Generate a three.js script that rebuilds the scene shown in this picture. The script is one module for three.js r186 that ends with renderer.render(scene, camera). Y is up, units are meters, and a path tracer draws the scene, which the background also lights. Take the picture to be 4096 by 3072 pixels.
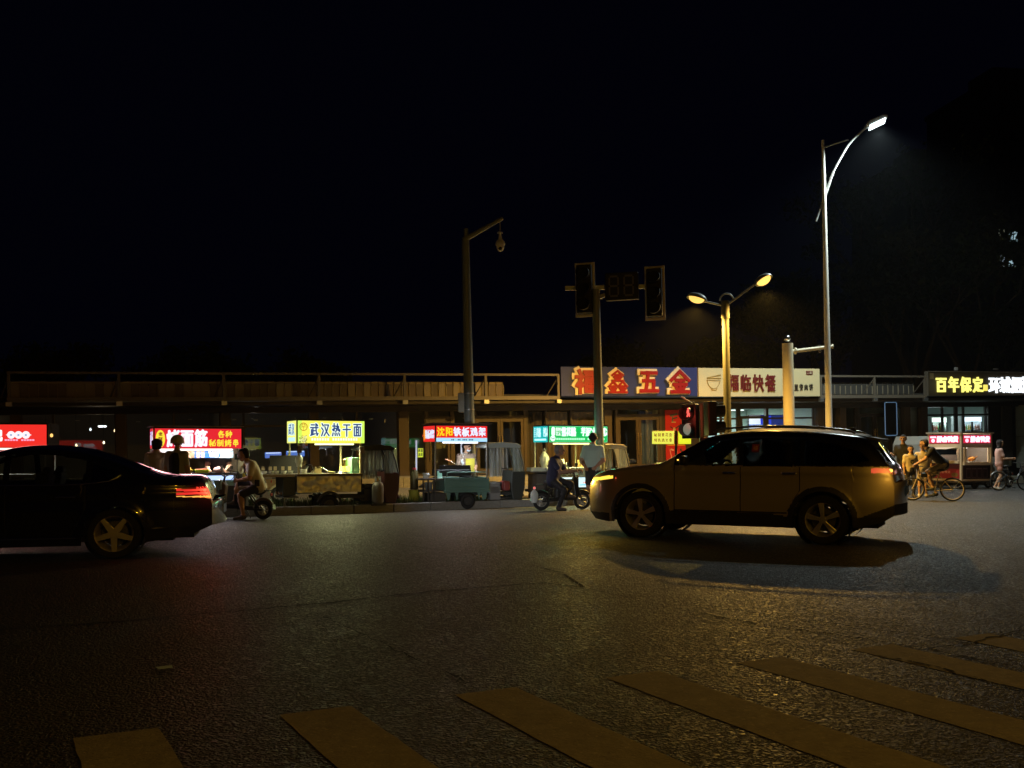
import * as THREE from 'three';
import { mergeGeometries } from 'three/addons/utils/BufferGeometryUtils.js';
import { RoundedBoxGeometry } from 'three/addons/geometries/RoundedBoxGeometry.js';
import { RectAreaLightUniformsLib } from 'three/addons/lights/RectAreaLightUniformsLib.js';
import { createNoise2D } from 'simplex-noise';

// ---------- camera: level, at eye height, the frame shifted upwards ----------
const scene = new THREE.Scene();
const camera = new THREE.PerspectiveCamera(THREE.MathUtils.radToDeg(2 * Math.atan(1790 / 4000)), 4096 / 3580, 0.1, 900);
camera.position.set(0, 1.5, 0);
camera.lookAt(0, 1.5, -10);
camera.setViewOffset(4096, 3580, 0, 0, 4096, 3072);
camera.updateProjectionMatrix();
scene.add(camera);

// ---------- night sky ----------
{
  const W = 256, H = 128, d = new Float32Array(W * H * 4);
  for (let j = 0; j < H; j++) for (let i = 0; i < W; i++) {
    const o = (j * W + i) * 4;
    d[o] = 0.00030; d[o + 1] = 0.00042; d[o + 2] = 0.0019; d[o + 3] = 1;
  }
  const t = new THREE.DataTexture(d, W, H, THREE.RGBAFormat, THREE.FloatType);
  t.mapping = THREE.EquirectangularReflectionMapping; t.magFilter = THREE.LinearFilter; t.needsUpdate = true;
  scene.background = t; scene.environment = t;
}
scene.fog = new THREE.FogExp2(0xdfe6ee, 0.0002);                      // thin haze added to give the lamps a halo
// ---------- what little moonlight there is ----------
const moon = new THREE.DirectionalLight(0xbfd0ff, 0.0015);
moon.position.set(-40, 80, 30); moon.castShadow = true;
moon.shadow.camera.left = -50; moon.shadow.camera.right = 50; moon.shadow.camera.top = 50; moon.shadow.camera.bottom = -50; moon.shadow.camera.far = 250;
scene.add(moon);

const renderer = new THREE.WebGLRenderer({ antialias: true });
renderer.setSize(1024, 768);
renderer.toneMapping = THREE.LinearToneMapping;
renderer.toneMappingExposure = 1;
renderer.shadowMap.enabled = true;
RectAreaLightUniformsLib.init();

// ---------- helpers ----------
const V = (x, y, z) => new THREE.Vector3(x, y, z);
const PI = Math.PI, rad = (d) => d * PI / 180, clamp = THREE.MathUtils.clamp, lerp = THREE.MathUtils.lerp;
function rng(seed) { let s = seed >>> 0; return () => { s = (s + 0x6d2b79f5) | 0; let t = Math.imul(s ^ (s >>> 15), 1 | s); t = (t + Math.imul(t ^ (t >>> 7), 61 | t)) ^ t; return ((t ^ (t >>> 14)) >>> 0) / 4294967296; }; }
const R0 = rng(7), noise2 = createNoise2D(rng(11));
const C = (r, g, b) => new THREE.Color().setRGB(r, g, b);           // linear base colours
function mat(r, g, b, rough = 0.8, metal = 0, more = {}) {
  const P = ['clearcoat', 'transmission', 'sheen', 'ior', 'clearcoatRoughness', 'thickness', 'specularIntensity'].some((k) => k in more);
  return new (P ? THREE.MeshPhysicalMaterial : THREE.MeshStandardMaterial)({ color: C(r, g, b), roughness: rough, metalness: metal, side: THREE.DoubleSide, ...more });
}
const glow = (r, g, b, k = 1) => new THREE.MeshStandardMaterial({ color: C(0.3, 0.3, 0.3), roughness: 0.5, emissive: C(r, g, b), emissiveIntensity: k, side: THREE.DoubleSide });
const taken = new Map();
function numbered(name) { const n = taken.get(name) ?? 0; taken.set(name, n + 1); return n ? name + '_' + String(n).padStart(3, '0') : name; }
const E0 = new THREE.Euler();
function put(g, x = 0, y = 0, z = 0, rx = 0, ry = 0, rz = 0) { if (rx || ry || rz) g.applyMatrix4(new THREE.Matrix4().makeRotationFromEuler(E0.set(rx, ry, rz))); return g.translate(x, y, z); }
const box = (w, h, d, x, y, z, rx, ry, rz) => put(new THREE.BoxGeometry(w, h, d), x, y, z, rx, ry, rz);      // x, y, z: its middle
const rbox = (w, h, d, r, x, y, z, rx, ry, rz) => put(new RoundedBoxGeometry(w, h, d, 2, Math.min(r, w / 2.01, h / 2.01, d / 2.01)), x, y, z, rx, ry, rz);
const cyl = (r0, r1, h, x, y, z, n = 16, rx, ry, rz) => put(new THREE.CylinderGeometry(r1, r0, h, n), x, y, z, rx, ry, rz);
const sph = (r, x, y, z, sx = 1, sy = 1, sz = 1, n = 14) => put(new THREE.SphereGeometry(r, n, Math.max(8, n * 0.7 | 0)).scale(sx, sy, sz), x, y, z);
const tor = (R, r, x, y, z, rx, ry, rz, arc = PI * 2, n = 28) => put(new THREE.TorusGeometry(R, r, 8, n, arc), x, y, z, rx, ry, rz);
function tube(pts, r, closed = false, n = 0, sides = 8) {
  const c = new THREE.CatmullRomCurve3(pts.map((p) => p.isVector3 ? p : V(...p)), closed, 'catmullrom', 0.3);
  return new THREE.TubeGeometry(c, n || pts.length * 5, r, sides, closed);
}
function rod(a, b, r, r1 = r, n = 8) {                             // straight bar from a to b
  a = V(...a); b = V(...b); const d = b.clone().sub(a), g = new THREE.CylinderGeometry(r1, r, d.length(), n);
  g.applyQuaternion(new THREE.Quaternion().setFromUnitVectors(V(0, 1, 0), d.clone().normalize()));
  const m = a.add(b).multiplyScalar(0.5); return g.translate(m.x, m.y, m.z);
}
function bar(a, b, w, h = w) {                                      // straight square bar from a to b
  a = V(...a); b = V(...b); const d = b.clone().sub(a), g = new THREE.BoxGeometry(w, d.length(), h);
  g.applyQuaternion(new THREE.Quaternion().setFromUnitVectors(V(0, 1, 0), d.clone().normalize()));
  const m = a.add(b).multiplyScalar(0.5); return g.translate(m.x, m.y, m.z);
}
const lathe = (pts, x = 0, y = 0, z = 0, n = 20) => put(new THREE.LatheGeometry(pts.map((p) => new THREE.Vector2(...p)), n), x, y, z);
function ext(pts, depth, bevel = 0, x = 0, y = 0, z = 0) {          // a side outline given thickness, centred on z
  const s = new THREE.Shape(pts.map((p) => new THREE.Vector2(...p)));
  const g = new THREE.ExtrudeGeometry(s, { depth: depth - 2 * bevel, bevelEnabled: bevel > 0, bevelThickness: bevel, bevelSize: bevel, bevelSegments: 2, curveSegments: 8 });
  return put(g, x, y, z - depth / 2 + bevel);
}
function join(list) {
  const a = [].concat(list);
  if (a.length === 1) return a[0];
  const flat = a.map((g) => { g = g.index ? g.toNonIndexed() : g; for (const k of Object.keys(g.attributes)) if (!['position', 'normal', 'uv'].includes(k)) g.deleteAttribute(k); if (!g.attributes.uv) g.setAttribute('uv', new THREE.BufferAttribute(new Float32Array(g.attributes.position.count * 2), 2)); return g; });
  return mergeGeometries(flat);
}
function obj(name, geoms, m, parent = scene) {
  const o = new THREE.Mesh(join(geoms), m);
  o.name = parent === scene ? numbered(name) : name; o.castShadow = o.receiveShadow = true; parent.add(o); return o;
}
function tag(o, label, category, group, kind) { if (label) o.userData.label = label; if (category) o.userData.category = category; if (group) o.userData.group = group; if (kind) o.userData.kind = kind; return o; }
function thing(name, label, category, p = [0, 0, 0], turn = 0, group) {
  const o = new THREE.Group(); o.name = numbered(name); scene.add(o); o.position.set(...p); o.rotation.y = turn; return tag(o, label, category, group);
}
function dup(root, p, turn, label, group) {
  const r = root.clone(); r.name = numbered(root.name); scene.add(r); r.position.set(...p); r.rotation.y = turn; r.userData = { ...root.userData };
  if (label) r.userData.label = label; if (group) r.userData.group = group; return r;
}
const struct = (name, geoms, m, parent) => { const o = obj(name, geoms, m, parent); if (!parent) o.userData.kind = 'structure'; return o; };
// a light the size of a glowing face: at p, shining towards q
function area(p, q, w, h, color, k) {
  const l = new THREE.RectAreaLight(color, k, w, h); l.position.set(...p); l.lookAt(...q); scene.add(l); return l;
}
function spot(p, q, color, k, angle, pen, radius = 4) {
  const l = new THREE.SpotLight(color, k, 0, angle, pen, 2); l.position.set(...p); l.target.position.set(...q); scene.add(l, l.target);
  l.castShadow = true; l.shadow.radius = radius; return l;
}
function point(p, color, k, radius = 3) { const l = new THREE.PointLight(color, k, 0, 2); l.position.set(...p); l.castShadow = true; l.shadow.radius = radius; scene.add(l); return l; }

// The street leans by 2 % against the road and runs off to the right: u along the shop fronts, h up, w back from the sign plane.
const LEAN = 0.0218, TURN = rad(19.7), ORIGIN = V(1.7, 0, -35.5);
const QL = new THREE.Quaternion().setFromAxisAngle(V(0, 0, 1), LEAN), QS = QL.clone().multiply(new THREE.Quaternion().setFromAxisAngle(V(0, 1, 0), TURN));
const streetAt = (u, h, w) => V(u, h, -w).applyAxisAngle(V(0, 1, 0), TURN).add(ORIGIN).applyQuaternion(QL);
const groundAt = (u, w) => { const p = V(u, 0, -w).applyAxisAngle(V(0, 1, 0), TURN).add(ORIGIN); return p; };
function onStreet(o, u = 0, h = 0, w = 0, turn = 0) { o.position.copy(streetAt(u, h, w)); o.quaternion.copy(QS); if (turn) o.rotateY(turn); return o; }
const leaning = (o) => { o.quaternion.copy(QL); return o; };
function streetArea(u, h, w, tu, th, tw, sw, sh, color, k) { const a = streetAt(u, h, w), b = streetAt(tu, th, tw); return area(a.toArray(), b.toArray(), sw, sh, color, k); }
// ---------- Chinese lettering, drawn stroke by stroke on a 100 x 100 square ----------
const ST = (s) => s.split(';').map((l) => l.trim().split(' ').map((p) => p.split(',').map(Number)));
const PARTS = {
  fire: '50,0 50,45 20,100;50,45 95,95;15,25 25,50;88,20 72,48', water: '30,2 80,20;10,35 65,50;10,98 45,80 85,58',
  grain: '85,3 15,15;0,35 100,35;50,10 50,100;50,38 5,80;50,38 95,75', spirit: '45,0 65,15;5,28 90,28 10,68;52,45 52,100;62,52 90,68',
  metal: '40,0 0,35;30,18 90,18;15,40 85,40;5,62 95,62;50,40 50,95 90,80', bird: '50,0 35,15;15,15 80,15 80,45 60,48;15,15 15,60 95,60 95,92 70,95;40,28 52,36;5,78 75,78',
  moon: '20,5 20,70 0,100;20,5 90,5 90,95 70,92;20,35 90,35;20,62 90,62', grass: '0,50 100,50;30,0 30,100;70,0 70,100',
  tree: '0,30 100,30;50,0 50,100;50,32 0,80;50,32 100,78', mouth: '5,5 95,5 95,95 5,95 5,5', sun: '5,5 95,5 95,95 5,95 5,5;5,50 95,50',
  field: '5,5 95,5 95,95 5,95 5,5;50,5 50,95;5,50 95,50', gold: '50,0 0,42;50,0 100,42;28,42 72,42;15,62 85,62;50,42 50,97;25,70 35,88;75,70 65,88;0,97 100,97',
  man: '70,0 0,50;45,35 45,100', wine: '0,5 100,5;10,25 90,25 90,98 10,98 10,25;38,5 35,55;62,5 62,55 90,58;10,78 90,78',
  fish: '40,0 10,25;35,10 75,10 60,25;15,25 85,25 85,75 15,75 15,25;50,25 50,75;15,50 85,50;0,97 100,97', mound: '8,3 8,100;8,5 38,5 25,38 40,62 20,70',
  each: '45,0 12,40;38,15 80,15 10,62;35,25 60,45 98,60;25,62 78,62 78,98 25,98 25,62',
};
const GLYPH = {   // [component, x0, y0, x1, y1] or a string of strokes
  五: ['10,8 90,8;45,8 30,92;18,45 75,45 72,92;3,92 97,92'], 金: [['gold', 0, 0, 100, 100]], 鑫: [['gold', 20, 0, 80, 46], ['gold', 0, 50, 48, 100], ['gold', 52, 50, 100, 100]],
  福: [['spirit', 0, 0, 38, 100], '45,6 100,6', ['mouth', 50, 18, 95, 38], ['field', 48, 50, 98, 96]],
  面: ['3,6 97,6;50,6 42,26;10,26 90,26 90,97 10,97 10,26;37,26 37,97;63,26 63,97;37,48 63,48;37,70 63,70'],
  烤: [['fire', 0, 5, 36, 100], '45,18 85,18;65,2 65,38;38,38 100,38;95,5 40,70;50,55 92,50;60,55 55,72 92,72 88,98 70,95'],
  筋: ['20,0 5,22;15,10 45,10;28,12 35,24;65,0 52,22;60,10 95,10;75,12 82,24', ['moon', 5, 32, 45, 100], '50,48 95,48 92,95 75,92;72,30 70,60 50,98'],
  各: [['each', 0, 0, 100, 100]], 种: [['grain', 0, 0, 45, 100], ['mouth', 52, 25, 98, 62], '75,2 75,100'],
  秘: [['grain', 0, 0, 42, 100], '52,50 46,75;58,40 62,90 92,92 95,75;68,22 78,38;95,5 48,95;92,48 99,68'],
  制: ['18,5 5,25;12,20 60,20;0,42 65,42;33,0 33,100;10,60 10,92;10,60 58,60 58,88 48,88;75,12 75,72;95,2 95,97 82,92'],
  串: [['mouth', 20, 8, 80, 32], ['mouth', 12, 44, 88, 72], '50,0 50,100'], 老: ['20,18 75,18;48,0 48,40;5,40 95,40;88,10 15,80;85,55 40,72;38,55 38,92 90,92 92,78'],
  阿: [['mound', 0, 0, 100, 100], '45,10 100,10;88,10 88,97 72,92', ['mouth', 50, 32, 75, 65]],
  姨: ['25,0 12,60 45,95;2,35 50,35;42,35 30,75 5,98;55,15 97,15;60,32 95,32 95,50 58,50 58,68 97,68 95,85;76,0 74,60 52,98;78,62 98,98'],
  武: ['10,12 50,12;3,34 97,34;70,3 74,60 85,95 97,80;83,8 92,20;32,34 32,85;32,58 58,58;14,50 14,92;3,95 60,82'],
  汉: [['water', 0, 0, 30, 100], '38,12 92,12 70,60 35,97;45,25 65,65 100,97'],
  热: ['5,20 45,20;25,0 25,58 12,55;3,48 45,36;50,22 82,22 82,55 97,62 98,48;68,3 65,40 45,66;52,40 66,52;12,75 5,97;36,77 40,95;60,77 66,95;85,74 97,95'],
  干: ['10,10 90,10;2,47 98,47;50,10 50,100'], 沈: [['water', 0, 0, 30, 100], '40,38 40,22 98,22 96,38;65,3 65,50 38,98;72,45 72,90 98,92 98,75'],
  阳: [['mound', 0, 0, 100, 100], ['sun', 52, 10, 95, 92]], 铁: [['metal', 0, 0, 40, 100], '58,8 48,35;52,25 95,25;42,52 100,52;72,3 70,55 42,98;74,55 100,98'],
  板: [['tree', 0, 0, 42, 100], '95,3 52,15 50,60 42,97;52,40 92,40 80,70 50,98;60,50 98,98'], 鸡: ['2,12 40,12 25,60 2,95;8,35 42,92', ['bird', 48, 0, 100, 100]],
  架: ['5,10 45,10 42,42 32,42;25,0 22,25 5,48', ['mouth', 58, 8, 92, 40], ['tree', 5, 50, 95, 100]],
  雪: ['15,5 85,5;5,20 95,20 92,34;5,20 5,34;50,5 50,52;20,30 35,35;20,44 35,48;65,30 80,35;65,44 80,48;15,62 88,62 88,98 15,98;18,80 88,80'],
  花: [['grass', 5, 0, 95, 28], '35,30 5,68;22,52 22,100;60,32 60,90 95,92 97,75;92,45 40,72'], 酪: [['wine', 0, 0, 42, 100], ['each', 48, 0, 100, 100]],
  芋: [['grass', 5, 0, 95, 28], '15,38 85,38;3,60 97,60;50,38 50,97 35,92'], 泥: [['water', 0, 0, 30, 100], '40,8 95,8 95,32 42,32;40,8 40,60 30,98;55,45 55,90 95,92 97,75;90,48 58,65'],
  冰: ['12,12 25,28;5,92 30,60;40,38 62,38 38,85;68,2 68,97 58,92;92,20 72,42;70,42 100,90'], 刨: ['30,0 5,30;22,12 62,12 60,62 48,58;15,30 48,30 48,52 15,52;15,30 15,92 62,92 62,78;78,10 78,70;96,2 96,97 82,92'],
  黄: ['12,12 88,12;35,0 35,25;65,0 65,25;3,28 97,28;50,28 50,78;18,40 82,40 82,78 18,78 18,40;18,58 82,58;35,84 8,99;65,84 94,99'], 鱼: [['fish', 0, 0, 100, 100]],
  特: ['15,10 5,40;12,28 45,28;28,0 28,100;0,65 48,52;55,15 95,15;75,0 75,35;48,35 100,35;48,58 100,58;82,45 82,97 68,92;58,68 66,80'],
  色: ['38,0 8,35;32,12 72,12 58,32;15,32 85,32 85,60 15,60;50,32 50,60;15,32 15,92 92,92 95,72'], 叉: ['8,15 90,15 60,60 8,97;18,25 50,65 97,97;40,30 50,42'],
  骨: ['25,2 75,2 75,35;25,2 25,35;48,18 48,35;48,18 75,18;5,50 5,36 95,36 92,50;25,50 25,98;25,50 75,50 75,97 62,95;25,66 75,66;25,80 75,80'],
  临: ['5,12 5,85;25,2 25,98;55,2 38,38;45,20 95,20;65,28 80,40', ['mouth', 42, 50, 98, 95], '70,50 70,95'], 快: ['18,0 18,100;5,20 0,45;32,18 38,32;48,22 92,22 92,52;38,52 100,52;68,2 66,55 35,98;70,55 100,97'],
  餐: ['25,0 8,22;20,10 48,10 30,40 3,50;22,20 38,32;55,8 95,8 60,40;62,15 95,38;50,38 5,62;50,38 95,62;32,52 70,52;30,60 72,60 72,78 30,78;30,60 30,98 52,90;90,82 60,98;50,80 92,99'],
  大: ['5,35 95,35;50,3 48,40 5,97;52,42 96,97'], 里: ['15,5 85,5 85,50 15,50 15,5;15,28 85,28;50,5 50,95;12,72 88,72;0,96 100,96'],
  脊: ['28,2 18,18;8,18 28,25;72,2 85,15;65,18 95,25;50,2 48,25 5,48;50,25 95,48', ['moon', 22, 50, 82, 100]], 肉: ['8,22 92,22 92,95 78,92;8,22 8,98;50,2 48,30 25,52;52,30 75,50;48,55 25,85;50,58 75,85'],
  饼: ['28,0 2,35;20,15 48,15 42,28;22,30 22,92 45,75;60,0 66,12;90,0 80,14;48,22 100,22;45,52 100,52;62,22 60,60 48,97;84,22 84,97'], 二: ['18,22 82,22;3,85 97,85'],
  店: ['50,0 52,10;12,14 95,14;12,14 10,60 0,98;52,22 52,60;52,38 88,38', ['mouth', 30, 60, 85, 95]], 百: ['3,8 97,8;50,8 42,30;15,30 85,30 85,97 15,97 15,30;15,63 85,63'],
  年: ['28,0 5,32;22,14 92,14;22,38 85,38;22,38 22,65;2,65 98,65;55,14 55,100'], 保: [['man', 0, 0, 30, 100], ['mouth', 42, 5, 92, 38], ['tree', 34, 46, 100, 100]],
  定: ['50,0 52,12;8,28 8,15 92,15 90,28;22,38 78,38;50,38 50,92;50,62 80,62;28,52 24,80 5,98;25,78 50,92 97,96'],
  环: ['3,10 42,10;6,45 40,45;22,10 22,85;0,90 45,80;48,12 100,12;78,12 42,65;72,35 72,100;78,42 98,68'],
  城: ['0,35 32,35;16,5 16,85;0,90 34,80;40,22 100,22;42,22 42,60 32,98;44,45 62,45 60,75;70,2 76,60 90,97 98,80;95,38 62,95;84,5 92,14'],
  烟: [['fire', 0, 5, 36, 100], '44,8 98,8 98,97 44,97 44,8;52,35 90,35;71,18 70,45 52,80;72,45 90,78'], 酒: [['water', 0, 0, 28, 100], ['wine', 36, 0, 100, 100]],
  鲜: [['fish', 0, 0, 46, 100], '60,2 68,15;92,2 84,15;54,22 98,22;56,45 96,45;50,70 100,70;76,22 76,100'], 卤: ['50,0 50,28;50,12 80,12;12,28 88,28 88,95 12,95 12,28;30,42 70,82;70,42 30,82'],
  鸭: ['5,8 45,8 45,55 5,55 5,8;5,32 45,32;25,8 25,98', ['bird', 52, 0, 100, 100]], 货: ['28,0 5,30;18,18 18,45;85,5 45,25;52,2 52,38 92,38 92,25;20,52 80,52;20,52 20,82;80,52 80,82;50,58 45,80 10,99;58,82 90,98'],
  的: ['25,0 15,15', ['sun', 5, 18, 42, 92], '65,0 50,35;60,20 95,20 92,92 75,88;62,45 75,62'], 户: ['50,0 55,12;20,20 85,20 85,50 20,50;20,20 18,60 2,98'],
  记: ['15,5 25,18;3,35 25,35 25,88 40,75;48,10 92,10 92,48 50,48;50,48 50,90 95,90 97,72'],
};
function strokes(ch) {
  const out = [];
  for (const p of GLYPH[ch] ?? ['10,10 90,10 90,90 10,90 10,10']) {
    if (typeof p === 'string') out.push(...ST(p));
    else { const [n, x0, y0, x1, y1] = p; for (const s of ST(PARTS[n])) out.push(s.map(([x, y]) => [x0 + x * (x1 - x0) / 100, y0 + y * (y1 - y0) / 100])); }
  }
  return out;
}
function write(g, text, x, y, w, h, step, lw, color, edge, ew = 0) {     // x, y: top left of the first character
  g.lineCap = g.lineJoin = 'round';
  for (const pass of edge ? [[edge, lw + ew], [color, lw]] : [[color, lw]]) [...text].forEach((ch, i) => {
    if (ch === ' ') return;
    g.strokeStyle = pass[0]; g.lineWidth = pass[1]; g.beginPath();
    for (const s of strokes(ch)) s.forEach(([a, b], k) => g[k ? 'lineTo' : 'moveTo'](x + i * step + a * w / 100, y + b * h / 100));
    g.stroke();
  });
}
function canvas(w, h, draw) {
  const c = document.createElement('canvas'); c.width = w; c.height = h; draw(c.getContext('2d'), w, h);
  const t = new THREE.CanvasTexture(c); t.colorSpace = THREE.SRGBColorSpace; t.magFilter = THREE.LinearFilter; return t;
}
const litPrint = (t, k) => new THREE.MeshStandardMaterial({ color: C(0.35, 0.35, 0.35), map: t, roughness: 0.35, emissive: C(1, 1, 1), emissiveMap: t, emissiveIntensity: k, side: THREE.DoubleSide });
const print = (t, rough = 0.6) => new THREE.MeshStandardMaterial({ color: C(0.8, 0.8, 0.8), map: t, roughness: rough, side: THREE.DoubleSide });
// raised letters: every stroke a bar, each a hair higher than the last
function letter(ch, w, h, thick, depth, x, y, z) {                  // x, y: bottom left
  const gs = []; let k = 0;
  for (const s of strokes(ch)) for (let i = 0; i + 1 < s.length; i++) {
    const [x0, y0] = s[i], [x1, y1] = s[i + 1], ax = x + x0 * w / 100, ay = y + (100 - y0) * h / 100, bx = x + x1 * w / 100, by = y + (100 - y1) * h / 100, d = depth + (k++ % 9) * 0.0011;
    const l = Math.hypot(bx - ax, by - ay); gs.push(put(new THREE.BoxGeometry(l + thick * 0.92, thick, d), (ax + bx) / 2, (ay + by) / 2, z + d / 2, 0, 0, 0).translate(-(ax + bx) / 2, -(ay + by) / 2, 0).rotateZ(Math.atan2(by - ay, bx - ax)).translate((ax + bx) / 2, (ay + by) / 2, 0));
  }
  return join(gs);
}
// ---------- ground, road, markings ----------
function grainTex(n, size, seed, base, spread, stones, lum) {       // colour and height of a stony surface
  const r = rng(seed), col = new Uint8Array(n * n * 4), hgt = new Uint8Array(n * n * 4), rough = new Uint8Array(n * n * 4), h = new Float32Array(n * n), tone = new Float32Array(n * n);
  for (let i = 0; i < n * n; i++) { h[i] = r() * 0.25; tone[i] = (r() - 0.5) * 0.35; }
  for (let k = 0; k < stones; k++) {
    const cx = r() * n, cy = r() * n, a = 1.2 + r() * r() * 4, b = a * (0.6 + r() * 0.4), up = 0.35 + r() * 0.65, t = (r() - 0.5) * 1.2 + (r() < 0.09 ? 1.3 : 0), ca = Math.cos(r() * 7), sa = Math.sin(r() * 7), R = Math.ceil(a);
    for (let y = -R; y <= R; y++) for (let x = -R; x <= R; x++) {
      const u = (x * ca + y * sa) / a, v = (y * ca - x * sa) / b, d = u * u + v * v; if (d > 1) continue;
      const i = ((Math.floor(cy + y) + n) % n) * n + (Math.floor(cx + x) + n) % n, q = up * Math.sqrt(1 - d * 0.8); if (q > h[i]) { h[i] = q; tone[i] = t; }
    }
  }
  for (let y = 0; y < n; y++) for (let x = 0; x < n; x++) {
    const i = y * n + x, a = x / n * 2 * PI, b = y / n * 2 * PI;
    const big = noise2(Math.cos(a) * 1.3 + seed, Math.sin(a) * 1.3 + Math.cos(b) * 1.3) * 0.5 + noise2(Math.sin(b) * 2.6 + 9, Math.cos(a) * 2.6 + Math.sin(a) * 1.5) * 0.4;
    const v = base * (1 + spread * tone[i] + lum * big), s = Math.round(255 * Math.pow(clamp(v, 0.004, 1), 1 / 2.2));
    col[i * 4] = s * 1.01; col[i * 4 + 1] = s; col[i * 4 + 2] = s * 0.965; col[i * 4 + 3] = 255;
    hgt[i * 4] = hgt[i * 4 + 1] = hgt[i * 4 + 2] = 255 * clamp(h[i], 0, 1); hgt[i * 4 + 3] = 255;
    rough[i * 4] = rough[i * 4 + 1] = rough[i * 4 + 2] = 255 * clamp(0.84 - 0.44 * h[i] + 0.06 * big, 0.22, 1); rough[i * 4 + 3] = 255;
  }
  return [col, hgt, rough].map((d, k) => { const t = new THREE.DataTexture(d, n, n); t.wrapS = t.wrapT = THREE.RepeatWrapping; t.magFilter = THREE.LinearFilter; if (!k) t.colorSpace = THREE.SRGBColorSpace; t.repeat.set(1 / size, 1 / size); t.needsUpdate = true; return t; });
}
const [aC, aH, aR] = grainTex(2048, 6.2, 3, 0.031, 1.1, 330000, 0.25);
const asphalt = new THREE.MeshStandardMaterial({ map: aC, bumpMap: aH, bumpScale: 0.016, roughnessMap: aR, roughness: 1, side: THREE.DoubleSide });
const [cC, cH] = grainTex(512, 1.6, 5, 0.24, 0.25, 9000, 0.2);
const concrete = new THREE.MeshStandardMaterial({ map: cC, bumpMap: cH, bumpScale: 0.002, roughness: 0.9, side: THREE.DoubleSide });
const paint = new THREE.MeshStandardMaterial({ map: cC, color: C(1.1, 1.0, 0.75), bumpMap: aH, bumpScale: 0.002, roughness: 0.85, side: THREE.DoubleSide });
function sheet(pts, y, thick = 0) {                                // a flat polygon with uv in metres; pts are [x, z]
  const s = new THREE.Shape(pts.map(([x, z]) => new THREE.Vector2(x, -z)));
  const g = thick ? new THREE.ExtrudeGeometry(s, { depth: thick, bevelEnabled: false }) : new THREE.ShapeGeometry(s);
  return g.rotateX(-PI / 2).translate(0, y - thick, 0);
}
struct('ground', sheet([[-400, 60], [400, 60], [400, -500], [-400, -500]], -0.012), mat(0.05, 0.05, 0.045, 0.95));
const road = struct('road', sheet([[-60, 40], [60, 40], [60, -60], [-60, -60]], 0), asphalt);
// zebra crossing: bars lie along (0.465, 0.885), one metre apart
{
  const d = [0.465, 0.885], q = [0.885, -0.465], r = rng(21);
  for (let k = -1; k < 9; k++) {
    const x = -2.26 + 0.955 * k, z = -5.15 - 0.452 * k, w = 0.42, L = 5.2, a = [], b = [];
    for (let i = 0; i <= 36; i++) { const t = L * i / 36, e = () => (r() - 0.5) * 0.014; a.push([x + d[0] * t + q[0] * e(), z + d[1] * t + q[1] * e()]); b.unshift([x + d[0] * t + q[0] * (w + e()), z + d[1] * t + q[1] * (w + e())]); }
    obj('crossing_bar', sheet([...a, ...b], 0.004), paint, road);
  }
}
// cracks: narrow ribbons of bitumen and dirt
{
  const r = rng(5), tar = mat(0.008, 0.008, 0.008, 0.95), lines = [
    [[-9, -6.2], [-6, -7.3], [-4.21, -8.22], [-2.93, -8.89], [-1.8, -9.6], [-0.9, -10.34], [-0.13, -10.81], [0.36, -11.01], [0.76, -10.71], [1.25, -9.76], [2.03, -8.51], [2.52, -8.05], [3.1, -7.41], [3.45, -6.74], [4.2, -5.4]],
    [[0.76, -10.71], [0.6, -11.88], [0, -13.33], [-1.09, -14.63], [-2.7, -16.67], [-4, -18]], [[-1.81, -9.09], [-1.07, -7.79], [-0.6, -6.9], [-0.23, -6.28]], [[3.1, -7.41], [3.56, -7.69], [4.21, -8.22], [5.5, -8.6]],
    [[0.9, -10.6], [1.7, -9.6], [2.6, -8.6], [3.6, -7.6]], [[2.6, -7.2], [2.9, -6.8], [3.05, -6.3], [3.4, -5.9]]];
  for (const [n, l] of lines.entries()) {
    const p = []; for (let i = 0; i + 1 < l.length; i++) for (let k = 0; k < 14; k++) p.push([lerp(l[i][0], l[i + 1][0], k / 14) + (r() - 0.5) * 0.05, lerp(l[i][1], l[i + 1][1], k / 14) + (r() - 0.5) * 0.05]);
    const a = [], b = []; p.forEach(([x, z], i) => { const w = (n > 1 ? 0.011 : 0.019) * (0.3 + 1.5 * r()); a.push([x, z - w]); b.unshift([x + w * 0.4, z + w]); });
    obj('crack', sheet([...a, ...b], 0.0075 + n * 0.0006), tar, road);
  }
}
tag(obj('paper_scrap', sheet([[-2.42, -6.78], [-2.33, -6.84], [-2.29, -6.76], [-2.37, -6.71]], 0.012), mat(0.45, 0.6, 0.58, 0.8)), 'small pale scrap of paper lying on the bare asphalt', 'litter');

// kerb along the planted strip, stone by stone, turning the corner at the side street
const kerbLine = [];
{
  const c = new THREE.CatmullRomCurve3([[-26, -12.8], [-16, -17.2], [-9.5, -20.15], [-5.23, -22.06], [-3.42, -22.9], [-0.89, -24.55], [1.6, -26.0], [4.4, -27.3], [7.2, -28.5], [9.6, -30.1], [10.6, -32.2], [10.2, -35.2]].map(([x, z]) => V(x, 0, z)), false, 'catmullrom', 0.5);
  const pts = c.getSpacedPoints(46), kerb = new THREE.Group(); kerb.name = 'kerb'; kerb.userData.kind = 'structure'; scene.add(kerb);
  for (let i = 0; i < 46; i++) {
    const a = pts[i], b = pts[i + 1], L = a.distanceTo(b), ang = Math.atan2(-(b.z - a.z), b.x - a.x);
    obj('kerb_stone', put(new RoundedBoxGeometry(L - 0.012, 0.2, 0.18, 2, 0.02), (a.x + b.x) / 2, 0.09 + R0() * 0.006, (a.z + b.z) / 2, 0, ang, 0), concrete, kerb);
    kerbLine.push(a);
  }
}
const away = (p, d) => [p.x - d * 0.42, p.z - d * 0.91];
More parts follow.
